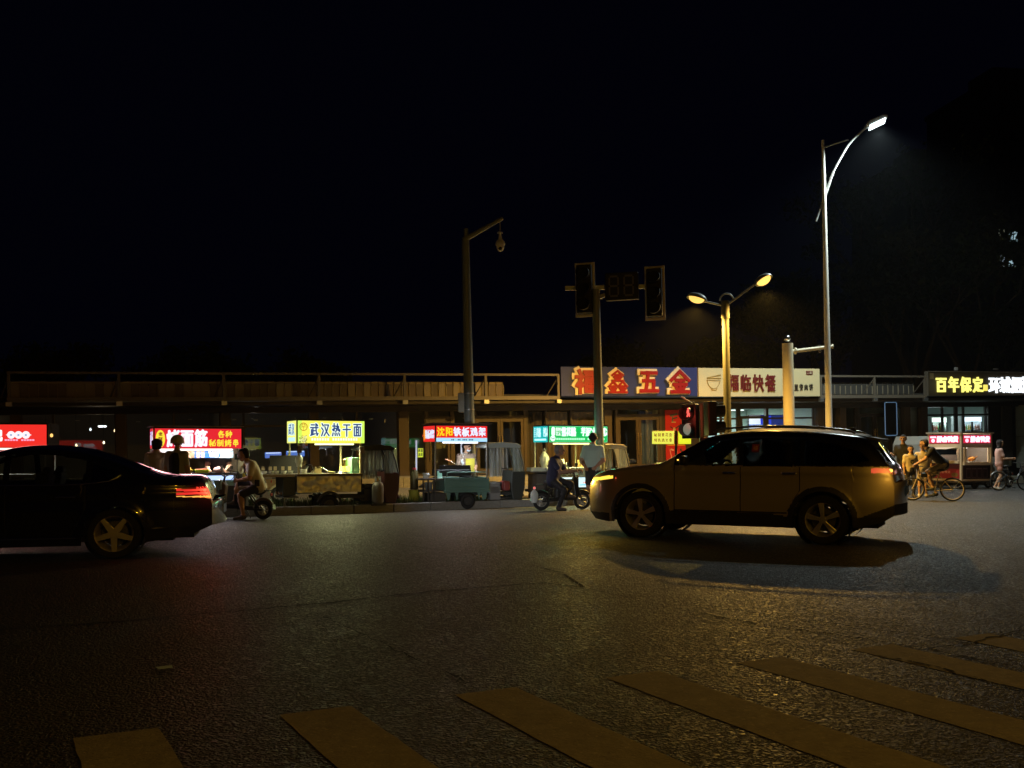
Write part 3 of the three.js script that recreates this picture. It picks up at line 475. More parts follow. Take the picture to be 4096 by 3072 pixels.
{ // two headed sodium lamp on the corner
  const g = leaning(thing('street_lamp', 'lower street lamp with two arms and orange sodium heads', 'street lamp', [6.3, 0.1, -29]));
  obj('pole', [rod([0, 0, 0], [0, 5.25, 0], 0.115, 0.1, 16), cyl(0.125, 0.125, 0.5, 0, 5.4, 0, 16)], mat(0.1, 0.098, 0.08, 0.6), g);
  obj('arch', tor(0.2, 0.025, 0.05, 5.66, 0, 0, 0, 0, PI), galv, g);
  const mk = (tip, name, head, face, k) => {
    obj(name, rod([0, 5.5, 0], tip, 0.035, 0.03), galv, g);
    const dir = Math.sign(tip[0]), hd = obj('lamp_head', put(new THREE.SphereGeometry(0.26, 20, 12, 0, PI * 2, 0, PI * 0.56).scale(1.15, 0.62, 0.75), 0, 0, 0, head[0], 0, head[1]).translate(tip[0] + dir * 0.2, tip[1] + 0.08, tip[2]), greyPaint, g);
    obj('light_bowl', put(new THREE.SphereGeometry(0.2, 18, 10, 0, PI * 2, PI * 0.5, PI * 0.5).scale(1.15, 0.7, 0.9), 0, 0.01, 0, head[0], 0, head[1]).translate(tip[0] + dir * 0.2, tip[1] + 0.08, tip[2]), glow(1, 0.56, 0.12, k), hd);
    return [tip[0] + dir * 0.2, tip[1] + 0.08, tip[2]];
  };
  mk([0.93, 6.15, 0.0], 'arm', [-0.55, 0.5], 0, 1.7); mk([-0.62, 5.66, 0.0], 'arm', [-0.22, -0.3], 0, 1.4);
  spot([7.32, 6.0, -28.7], [7.0, 0, -27.2], sodium, 240, 1.25, 0.4, 4); spot([5.35, 5.6, -29.0], [4.9, 0, -30.5], sodium, 340, 1.32, 0.35, 4);
}
{ // cream camera post with a ball finial and side arm
  const g = leaning(thing('signal_post', 'thick cream painted post with ball finial and a short side arm', 'post', [9.64, 0.1, -34.6]));
  obj('pole', rod([0, 0, 0], [0, 5.0, 0], 0.195, 0.185, 24), creamPaint, g); obj('finial', [sph(0.12, 0, 5.18, 0), cyl(0.07, 0.05, 0.08, 0, 5.04, 0)], chrome, g);
  obj('arm', rod([0.17, 4.72, 0], [1.55, 4.86, 0], 0.07, 0.06, 14), creamPaint, g); obj('flange', [cyl(0.12, 0.12, 0.05, 0.27, 4.73, 0, 16, 0, 0, PI / 2), cyl(0.08, 0.08, 0.03, 1.56, 4.86, 0, 14, 0, 0, PI / 2)], creamPaint, g);
  obj('clamp', [box(0.09, 0.05, 0.08, 1.1, 4.9, 0), box(0.1, 0.05, 0.09, 1.45, 4.94, 0), tor(0.04, 0.008, 1.12, 4.7, 0), tor(0.04, 0.008, 1.48, 4.74, 0)], dull, g);
}
{ // surveillance post: octagonal shaft, slanting arm, dome camera, box
  const g = leaning(thing('camera_post', 'grey eight sided post with slanting arm and hanging dome camera', 'camera post', [-1.06, 0.12, -25.9]));
  obj('pole', [rod([0, 0, 0], [0, 6.75, 0], 0.15, 0.1, 8), rod([0.02, 6.7, 0], [0.02, 7.05, 0], 0.06, 0.06, 8)], greyPaint, g); obj('arm', rod([-0.06, 6.75, 0], [0.98, 7.3, 0], 0.075, 0.05, 8), greyPaint, g);
  const c = obj('dome_camera', lathe([[0, 0], [0.06, 0.02], [0.1, 0.09], [0.1, 0.14], [0.12, 0.16], [0.13, 0.2], [0.11, 0.27], [0.05, 0.33], [0.03, 0.46], [0.075, 0.48], [0.075, 0.51], [0, 0.51]], 0.9, 6.43, 0, 20), white, g);
  obj('lens', sph(0.05, 0.9, 6.5, 0.075), black, c); obj('hanger', rod([0.9, 6.92, 0], [0.9, 7.25, 0], 0.012), dull, g);
  obj('equipment_box', rbox(0.4, 0.5, 0.28, 0.02, -0.08, 2.55, -0.12), mat(0.45, 0.48, 0.45, 0.5), g); obj('strap', [cyl(0.142, 0.142, 0.03, 0, 2.78, 0, 8), cyl(0.144, 0.144, 0.03, 0, 2.36, 0, 8)], dull, g);
}
// signals
const sigBlack = mat(0.008, 0.008, 0.009, 0.55), lensOff = mat(0.02, 0.02, 0.022, 0.25);
function signalHead(parent, x, y, z, turn, lamps = 3, lit, name = 'signal_head', backed = true) {
  const T = new THREE.Matrix4().makeRotationY(turn).setPosition(x, y, z), at = (g) => g.applyMatrix4(T), H = lamps * 0.4 + 0.06;
  const h = obj(name, at(rbox(0.4, H, 0.22, 0.03, 0, 0, 0)), sigBlack, parent);
  if (backed) obj('border', [box(0.06, H + 0.17, 0.02, -0.235, 0, -0.1), box(0.06, H + 0.17, 0.02, 0.235, 0, -0.1), box(0.41, 0.075, 0.02, 0, H / 2 + 0.045, -0.1), box(0.41, 0.075, 0.02, 0, -H / 2 - 0.045, -0.1)].map(at), mat(0.62, 0.6, 0.55, 0.6), h);
  for (let i = 0; i < lamps; i++) {
    const cy = H / 2 - 0.23 - i * 0.4, v = new THREE.CylinderGeometry(0.17, 0.165, 0.24, 20, 1, true, -PI * 0.78, PI * 1.56).rotateX(PI / 2);
    obj('visor', at(v.translate(0, cy, 0.22)), sigBlack, h); obj('lens', at(put(new THREE.CylinderGeometry(0.15, 0.15, 0.02, 20), 0, cy, 0.115, PI / 2)), lit?.[i] ?? lensOff, h);
  }
  return h;
}
{
  const g = leaning(thing('traffic_light', 'unlit traffic signals and countdown panel on a tall grey pole', 'traffic light', [2.32, 0.1, -26.2]));
  obj('pole', rod([0, 0, 0], [0, 5.55, 0], 0.125, 0.1, 12), greyPaint, g); obj('arm', [box(2.5, 0.11, 0.09, 0.45, 5.62, -0.2), box(0.16, 0.1, 0.3, 0.02, 5.5, -0.08)], galv, g); obj('brace', bar([-0.02, 5.3, -0.05], [0.62, 5.56, -0.2], 0.09), galv, g);
  signalHead(g, -0.3, 5.55, 0.02, -0.25); signalHead(g, 1.53, 5.42, 0.02, -0.25);
  const T = new THREE.Matrix4().makeRotationY(-0.25).setPosition(0.68, 5.6, 0.02), c = obj('countdown_panel', rbox(0.86, 0.72, 0.2, 0.02, 0, 0, 0).applyMatrix4(T), sigBlack, g);
  for (const x of [-0.2, 0.19]) obj('digit', [box(0.2, 0.05, 0.01, x, 0.26, 0.105), box(0.2, 0.05, 0.01, x, 0.01, 0.105), box(0.2, 0.05, 0.01, x, -0.25, 0.105), box(0.04, 0.2, 0.01, x - 0.115, 0.135, 0.105), box(0.04, 0.2, 0.01, x + 0.115, 0.135, 0.105), box(0.04, 0.2, 0.01, x - 0.115, -0.12, 0.105), box(0.04, 0.2, 0.01, x + 0.115, -0.12, 0.105)].map((b) => b.applyMatrix4(T)), mat(0.11, 0.11, 0.1, 0.6), c);
}
{ // pedestrian signals: one turned to the road with a red figure, one turned away
  const g = leaning(thing('pedestrian_signal', 'low pedestrian signal with a glowing red figure', 'traffic light', [4.78, 0.1, -25]));
  obj('pole', rod([0, 0, 0], [0, 2.5, 0], 0.06, 0.06, 14), greyPaint, g);
  const h = signalHead(g, -0.28, 2.06, 0.04, -0.62, 2, [null, glow(0.12, 0.34, 0.25, 0.5)], 'signal_head', false);
  const T = new THREE.Matrix4().makeRotationY(-0.62).setPosition(-0.28, 2.06, 0.04), red = glow(1, 0.1, 0.08, 1.5), fig = [sph(0.022, 0.005, 0.31, 0.135, 1, 1, 0.4), rbox(0.055, 0.07, 0.012, 0.006, 0, 0.25, 0.132)];
  for (let i = 0; i < 6; i++) fig.push(rbox(0.07 + (i % 3) * 0.018, 0.009, 0.01, 0.004, i * 0.004, 0.23 - i * 0.02, 0.134, 0, 0, -0.3)); fig.push(bar([0, 0.2, 0.132], [-0.03, 0.11, 0.132], 0.022, 0.01), bar([0.01, 0.2, 0.132], [0.05, 0.11, 0.132], 0.022, 0.01));
  obj('light_figure', fig.map((b) => b.applyMatrix4(T)), red, h);
  signalHead(g, 0.24, 2.12, -0.06, 1.7, 2, null, 'signal_head', false);
  signalHead(g, 0.15, 1.42, 0.05, -0.3, 1, [glow(0.03, 0.8, 0.85, 1.2)], 'repeater_head', false);
  point([4.36, 2.27, -24.55], C(1, 0.08, 0.05), 0.9, 4);
  const s = leaning(thing('tilted_tube', 'pale plastic tube tied to the top of the low signal', 'tube', [4.35, 2.62, -25])); obj('rod', rod([-0.12, 0.16, 0], [0.16, -0.02, 0], 0.016), mat(0.6, 0.62, 0.45, 0.5), s); obj('tie', tor(0.03, 0.008, 0.17, -0.03, 0), black, s);
}
{ // lamps on the camera's side of the street, behind the viewer
  const g = thing('street_lamp', 'tall sodium lamp across the road behind the viewer', 'street lamp', [6.5, 0, 7]);
  obj('pole', rod([0, 0, 0], [0, 8.5, 0], 0.14, 0.08, 14), galv, g); obj('arm', tube([[0, 8.3, 0], [0, 8.7, -0.6], [0, 8.8, -1.6]], 0.045), galv, g); const h = obj('lamp_head', rbox(0.28, 0.12, 0.6, 0.04, 0, 8.8, -1.9), greyPaint, g); obj('light_panel', rbox(0.2, 0.02, 0.4, 0.009, 0, 8.73, -1.92), glow(1, 0.6, 0.2, 6), h);
  spot([6.5, 8.7, 5.08], [3.0, 0, -6], C(1, 0.5, 0.025), 135, 1.3, 0.4, 8);
}
// ---------- cars ----------
const curve = (pts) => (x) => { let i = 0; while (i < pts.length - 2 && x > pts[i + 1][0]) i++; const [x0, y0] = pts[i], [x1, y1] = pts[i + 1]; return lerp(y0, y1, clamp((x - x0) / (x1 - x0), 0, 1)); };
const smooth = (pts) => { const c = new THREE.SplineCurve(pts.map((p) => new THREE.Vector2(...p))).getPoints(240).map((v) => [v.x, v.y]); for (let i = 1; i < c.length; i++) c[i][0] = Math.max(c[i][0], c[i - 1][0] + 1e-5); return curve(c); };
const inside = (poly, x, y) => { let c = false; for (let i = 0, j = poly.length - 1; i < poly.length; j = i++) { const [a, b] = poly[i], [d, e] = poly[j]; if ((b > y) !== (e > y) && x < (d - a) * (y - b) / (e - b) + a) c = !c; } return c; };
// The shell of a car as one grid of stations along x (nose at 0), wrapped over the roof from sill to sill, then cut into panels.
function carShell(root, S) {
  const NX = S.nx ?? 330, NY = 74, NZ = 18, NR = 2 * (NY + 1) + NZ - 1, pos = [], at = (i, j) => i * NR + j, side = [];
  const arch = (x) => { let b = S.sill(x); for (const c of S.axles) { const d = Math.abs(x - c); if (d < S.arch) b = Math.max(b, S.hub + Math.sqrt(S.arch * S.arch - d * d)); } return b; };
  const W = (x, y, top) => {
    let w = S.half * S.plan(x) - Math.max(0, y - S.belt) * S.tumble - Math.max(0, 0.42 - y) * 0.16;
    w += 0.018 * Math.exp(-(((y - S.crease) / 0.05) ** 2)) + 0.02 * Math.exp(-(((y - 0.62) / 0.16) ** 2));
    for (const c of S.axles) { const d = Math.hypot(x - c, y - S.hub); w += 0.03 * Math.exp(-(((d - S.arch) / 0.07) ** 2)); }
    const r = S.round, d = top - y; if (d < r) w -= r * 0.75 * (1 - Math.sqrt(Math.max(0, 1 - (1 - d / r) ** 2)));
    return w;
  };
  for (let i = 0; i <= NX; i++) {
    const x = S.L * i / NX, b = arch(x), t = Math.max(S.top(x), b + 0.02), half = [];
    for (let j = 0; j <= NY; j++) { const k = j / NY, y = lerp(b, t, k < 0.9 ? k / 0.9 * 0.93 : 0.93 + (k - 0.9) / 0.1 * 0.07); half.push([x, y, W(x, y, t)]); }
    const rowp = half.slice(); const w0 = half[NY][2];
    for (let j = 1; j < NZ; j++) { const q = 1 - 2 * j / NZ; rowp.push([x, t + S.crown(x) * (1 - q * q), w0 * q]); }
    for (let j = NY; j >= 0; j--) rowp.push([half[j][0], half[j][1], -half[j][2]]);
    rowp.forEach((p) => pos.push(...p)); side.push(half);
  }
  const faces = {}, add = (k, a, b, c, d) => (faces[k] ??= []).push(a, b, c, b, d, c);
  for (let i = 0; i < NX; i++) for (let j = 0; j < NR - 1; j++) {
    const a = at(i, j), b = at(i + 1, j), c = at(i, j + 1), d = at(i + 1, j + 1), mx = (pos[a * 3] + pos[d * 3]) / 2, my = (pos[a * 3 + 1] + pos[d * 3 + 1]) / 2, mz = (pos[a * 3 + 2] + pos[d * 3 + 2]) / 2;
    const over = j >= NY && j < NY + NZ; add(over ? S.over(mx, my, mz) : S.panel(mx, my, mz), a, b, c, d);
  }
  // bulging nose and tail
  for (const [i, sgn, bulge, pick] of [[0, -1, S.nose, S.front], [NX, 1, S.tail, S.rear]]) {
    const h = side[i], n0 = pos.length / 3, NC = 28;
    for (let j = 0; j <= NY; j++) for (let k = 0; k <= NC; k++) { const q = 1 - 2 * k / NC; pos.push(h[j][0] + sgn * bulge * (1 - q * q), h[j][1] + (j === NY ? S.crown(h[j][0]) * (1 - q * q) : 0), h[j][2] * q); }
    for (let j = 0; j < NY; j++) for (let k = 0; k < NC; k++) { const a = n0 + j * (NC + 1) + k, b = a + 1, c = a + NC + 1, d = c + 1; const y = pos[a * 3 + 1], z = (pos[a * 3 + 2] + pos[b * 3 + 2]) / 2; if (sgn < 0) add(pick(y, z), a, c, b, d); else add(pick(y, z), a, b, c, d); }
  }
  const whole = new THREE.BufferGeometry(); whole.setAttribute('position', new THREE.Float32BufferAttribute(pos, 3)); whole.setIndex(Object.values(faces).flat()); whole.computeVertexNormals();
  const N = whole.attributes.normal.array, out = {};
  for (const [k, f] of Object.entries(faces)) {
    const map = new Map(), p = [], n = [], idx = f.map((v) => { if (!map.has(v)) { map.set(v, p.length / 3); const s = S.sink?.(k) ?? 0; p.push(pos[v * 3] - N[v * 3] * s, pos[v * 3 + 1] - N[v * 3 + 1] * s, pos[v * 3 + 2] - N[v * 3 + 2] * s); n.push(N[v * 3], N[v * 3 + 1], N[v * 3 + 2]); } return map.get(v); });
    const g = new THREE.BufferGeometry(); g.setAttribute('position', new THREE.Float32BufferAttribute(p, 3)); g.setAttribute('normal', new THREE.Float32BufferAttribute(n, 3)); g.setIndex(idx);
    const [name, parent] = k.split('/').reverse(), o = new THREE.Mesh(g, S.mats[k.split('/').pop().split('.')[0]] ?? S.mats.body); o.name = name.split('.')[0]; out[k] = o; (parent && out[parent] ? out[parent] : root).add(o);
  }
  return out;
}
function wheel(root, x, z, R, rimR, spoke, rimM, side, width = 0.22) {
  const t = obj('wheel', lathe([[rimR, -width / 2 + 0.015], [R - 0.03, -width / 2], [R - 0.008, -width / 2 + 0.02], [R, -width / 2 + 0.05], [R, width / 2 - 0.05], [R - 0.008, width / 2 - 0.02], [R - 0.03, width / 2], [rimR, width / 2 - 0.015]], 0, 0, 0, 40).rotateX(PI / 2).translate(x, R, z), rubber, root);
  obj('rim', lathe([[rimR - 0.05, -width / 2 + 0.03], [rimR - 0.02, width / 2 - 0.05], [rimR, width / 2 - 0.012], [rimR + 0.006, width / 2 - 0.02], [rimR + 0.004, -width / 2 + 0.02]], 0, 0, 0, 36).rotateX(side > 0 ? PI / 2 : -PI / 2).translate(x, R, z), rimM, t);
  obj('brake_disc', put(new THREE.CylinderGeometry(rimR * 0.7, rimR * 0.7, 0.02, 24), x, R, z - side * 0.02, PI / 2), mat(0.12, 0.12, 0.12, 0.5, 0.7), t);
  const zf = z + side * (width / 2 - 0.035); obj('hub', put(new THREE.CylinderGeometry(0.05, 0.062, 0.04, 18), x, R, zf, PI / 2), rimM, t);
  for (const g of spoke(x, R, zf)) obj('spoke', g, rimM, t);
  return t;
}
const spokeAt = (x, y, z, a, r0, r1, w0, w1, d = 0.03, off = 0) => ext([[-w0 / 2 + off, r0], [w0 / 2 + off, r0], [w1 / 2 + off * 1.6, r1], [-w1 / 2 + off * 1.6, r1]], d, 0.006).rotateZ(a).translate(x, y, z);
const carGlassDark = mat(0.03, 0.03, 0.033, 0.02, 0, { transmission: 1, thickness: 0, ior: 1.5 }), carGlass = mat(0.62, 0.68, 0.66, 0.02, 0, { transmission: 1, thickness: 0, ior: 1.5 });
const cabinM = mat(0.02, 0.019, 0.018, 0.85), cladM = mat(0.018, 0.018, 0.019, 0.6), gapM = mat(0.022, 0.022, 0.022, 0.9);
function cabin(root, L, x0, x1, half, floor, belt, back = 2.05, tall = 1) {
  obj('underbody', [box(L - 1.0, 0.1, half * 2 - 0.5, L / 2, 0.26, 0), box(L - 0.5, 0.18, 0.9, L / 2, 0.32, 0)], gapM, root);
  obj('cabin_floor', box(x1 - x0, 0.04, half * 2 - 0.12, (x0 + x1) / 2, floor, 0), cabinM, root);
  obj('dashboard', rbox(0.45, 0.3, half * 2 - 0.3, 0.08, x0 + 0.25, belt - 0.18, 0), cabinM, root);
  for (const [x, zs] of [[x0 + 1.15, [-0.38, 0.38]], [x0 + back, [-0.4, 0.4]]]) for (const z of zs) { const s = obj('seat', [rbox(0.5, 0.16, 0.48, 0.06, x, floor + 0.25, z), rbox(0.16, 0.62, 0.46, 0.06, x + 0.3, floor + 0.58, z, 0, 0, -0.22)], cabinM, root); obj('headrest', rbox(0.1, 0.17 * tall, 0.26, 0.05, x + 0.38, floor + 0.98 * tall, z, 0, 0, -0.2), cabinM, s); }
}
// --- the bronze grey SUV crossing the junction ---
{
  const g = thing('suv', 'bronze grey SUV with black cladding and amber indicator turning across the junction', 'car', [0, 0, 0], rad(-26.5)); g.scale.set(1.07, 1.065, 1.07);
  const L = 4.66, xf = 0.95, xr = 3.70, hub = 0.36, A = 0.415;
  const paintM = mat(0.34, 0.3, 0.24, 0.35, 0.2, { clearcoat: 1, clearcoatRoughness: 0.06 });
  const win = [[1.6, 1.135], [1.76, 1.19], [2.16, 1.49], [2.5, 1.55], [3.2, 1.545], [3.85, 1.465], [4.22, 1.34], [4.34, 1.22], [4.05, 1.155]];
  const top = smooth([[0, 0.84], [0.05, 0.93], [0.18, 1.0], [0.5, 1.065], [1.05, 1.135], [1.28, 1.175], [1.62, 1.375], [1.95, 1.555], [2.2, 1.61], [2.6, 1.655], [3.1, 1.66], [3.6, 1.635], [4.0, 1.59], [4.26, 1.545], [4.38, 1.42], [4.52, 1.23], [4.6, 1.12], [4.64, 1.0], [4.66, 0.9]]);
  const P = carShell(g, {
    L, half: 0.915, belt: 1.13, tumble: 0.40, crease: 1.05, round: 0.13, hub, arch: A, axles: [xf, xr], nose: 0.16, tail: 0.1, top,
    sill: curve([[0, 0.36], [0.12, 0.26], [0.4, 0.23], [0.55, 0.24], [1.3, 0.23], [3.3, 0.235], [4.2, 0.26], [4.5, 0.34], [4.66, 0.44]]),
    plan: (x) => 1 - 0.33 * Math.max(0, (0.75 - x) / 0.75) ** 2.6 - 0.16 * Math.max(0, (x - 3.95) / 0.71) ** 2.4, crown: (x) => x > 1.2 && x < 4.3 ? 0.045 : 0.03,
    panel: (x, y, z) => {
      const near = z > 0 ? 0 : 1, d = Math.min(Math.hypot(x - xf, y - hub), Math.hypot(x - xr, y - hub));
      if (inside(win, x, y)) { for (const p of [2.52, 3.42]) if (Math.abs(x - p - (y - 1.15) * -0.04) < 0.035) return 'pillar'; return x < 2.52 ? `front_window.${near}` : x < 3.42 ? `rear_window.${near}` : `quarter_window.${near}`; }
      if (d < A + 0.075) return `arch_trim.${near}${x < 2 ? 0 : 1}`;
      if (x > 1.35 && x < 3.3 && y < 0.44 - 0.06 * Math.max(0, (x - 2.9) / 0.4) || x <= 1.35 && x > 1.2 && y < 0.4 || x > 3.15 && x < 3.4 && y < 0.32) return `sill_cladding.${near}`;
      if (x > 4.0 && y < 0.42 + (x - 4.25) * 0.42 || x < 0.42 && y < 0.37) return x > 2 ? 'bumper_cladding.1' : 'bumper_cladding.0';
      if (y > 1.135 && x > 1.5 && y < top(x) - 0.004) return 'pillar';
      if (x < 0.5 && y > 0.855 + x * 0.13 && y < 0.905 + x * 0.13) return `headlight.${near}`;
      if (x > 4.36 && y > 1.045 && y < 1.115) return `tail_light.${near}`;
      if (y > 0.46 && y < 1.13) { for (const p of [1.5, 2.52, 3.38]) if (Math.abs(x - p - (p === 3.38 ? Math.max(0, 0.78 - y) * -0.55 : 0)) < 0.006) return 'door_gap'; if (x > 1.5 && x < 2.52) return `front_door.${near}`; if (x > 2.52 && x < 3.38 - Math.max(0, 0.78 - y) * 0.55) return `rear_door.${near}`; }
      return 'body';
    },
    over: (x, y, z) => x < 1.28 ? 'hood' : x < 2.1 ? (Math.abs(z) < 0.62 ? 'windscreen' : 'pillar') : x < 4.27 ? 'roof' : x < 4.56 ? (Math.abs(z) < 0.56 ? 'tailgate_window' : 'pillar') : 'tailgate',
    front: (y, z) => y < 0.42 ? 'bumper_cladding.0' : y < 0.66 && Math.abs(z) < 0.42 ? 'grille' : 'body',
    rear: (y, z) => y < 0.6 ? 'bumper_cladding.1' : y > 0.7 && y < 0.84 && Math.abs(z) < 0.27 ? 'licence_plate' : 'tailgate',
    sink: (k) => k === 'door_gap' ? 0.006 : /window|windscreen/.test(k) ? 0.006 : 0,
    mats: { body: paintM, roof: cladM, hood: paintM, tailgate: paintM, front_door: paintM, rear_door: paintM, pillar: mat(0.008, 0.008, 0.009, 0.25), front_window: carGlass, windscreen: carGlass, rear_window: carGlassDark, quarter_window: carGlassDark, tailgate_window: carGlassDark, arch_trim: cladM, sill_cladding: cladM, bumper_cladding: cladM, door_gap: gapM, grille: black, licence_plate: mat(0.1, 0.2, 0.6, 0.5), headlight: glow(1, 0.62, 0.06, 1.6), tail_light: glow(0.75, 0.03, 0.03, 0.8) },
  });
  for (const s of [1, -1]) for (const x of [xf, xr]) {
    wheel(g, x, s * 0.79, 0.36, 0.245, (a, y, z) => { const o = []; for (let i = 0; i < 5; i++) for (const k of [-1, 1]) o.push(spokeAt(a, y, z, i * PI * 0.4 + 0.1 + k * 0.14, 0.035, 0.237, 0.034, 0.03, 0.03, k * 0.006)); return o; }, mat(0.8, 0.78, 0.74, 0.32, 0.8), s);
    obj('wheel_well', new THREE.CylinderGeometry(A - 0.004, A - 0.004, 0.32, 30, 1, true, 0, PI * 2).rotateX(PI / 2).translate(x, hub, s * 0.72), gapM, g);
  }
  cabin(g, L, 1.3, 4.2, 0.9, 0.42, 1.1);
  for (const s of [1, -1]) {
    obj('roof_rail', tube([[2.05, 1.635, s * 0.66], [2.15, 1.69, s * 0.65], [2.7, 1.728, s * 0.64], [3.4, 1.72, s * 0.64], [4.0, 1.66, s * 0.64], [4.12, 1.615, s * 0.645]], 0.017), mat(0.6, 0.58, 0.55, 0.3, 0.9), g);
    const m = obj('door_mirror', rbox(0.12, 0.15, 0.24, 0.05, 1.7, 1.21, s * 1.06), black, g); obj('turn_lamp', rbox(0.02, 0.022, 0.2, 0.008, 1.634, 1.22, s * 1.08), glow(1, 0.55, 0.08, 1.8), m);
    for (const x of [2.36, 3.24]) obj('door_handle', rbox(0.2, 0.03, 0.03, 0.012, x, 1.03, s * 0.945), chrome, P[`${x < 3 ? 'front' : 'rear'}_door.${s > 0 ? 0 : 1}`] ?? g);
    obj('side_strip', rbox(1.7, 0.018, 0.012, 0.004, 2.35, 0.45, s * 0.935), cladM, g);
  }
  obj('spoiler', ext([[4.12, 1.595], [4.45, 1.53], [4.44, 1.512], [4.2, 1.545]], 1.16, 0.008), black, g);
  obj('indicator', [rbox(0.1, 0.05, 0.13, 0.02, 4.57, 1.08, 0.72, 0, 0.5, 0)], glow(1, 0.5, 0.08, 2), g);
  obj('antenna_fin', ext([[3.85, 1.65], [4.05, 1.64], [4.03, 1.7], [3.98, 1.71]], 0.04, 0.006), black, g);
  obj('window_sticker', put(new THREE.PlaneGeometry(0.11, 0.13), 2.72, 1.4, 0.802, -0.38), print(canvas(64, 72, (c) => { c.fillStyle = '#8f1717'; c.fillRect(0, 0, 64, 72); write(c, '福', 14, 16, 36, 40, 40, 5, '#d8b060'); })), g);
  obj('steering_wheel', tor(0.18, 0.016, 1.98, 1.02, -0.38, 0, PI / 2 - 0.4, 0), black, g);
  // stand it on its near wheels
  const off = V(xr * 1.07, 0, 0.79 * 1.07).applyAxisAngle(V(0, 1, 0), g.rotation.y); g.position.set(4.83 - off.x, 0, -15.5 - off.z);
  const ahead = V(-0.2, 0.93, 0.6).applyAxisAngle(V(0, 1, 0), g.rotation.y).add(g.position), hind = V(5.02, 1.12, 1.02).applyAxisAngle(V(0, 1, 0), g.rotation.y).add(g.position);
  point(ahead.toArray(), C(1, 0.6, 0.06), 2.2, 4); point(hind.toArray(), C(1, 0.5, 0.06), 0.35, 8);
}
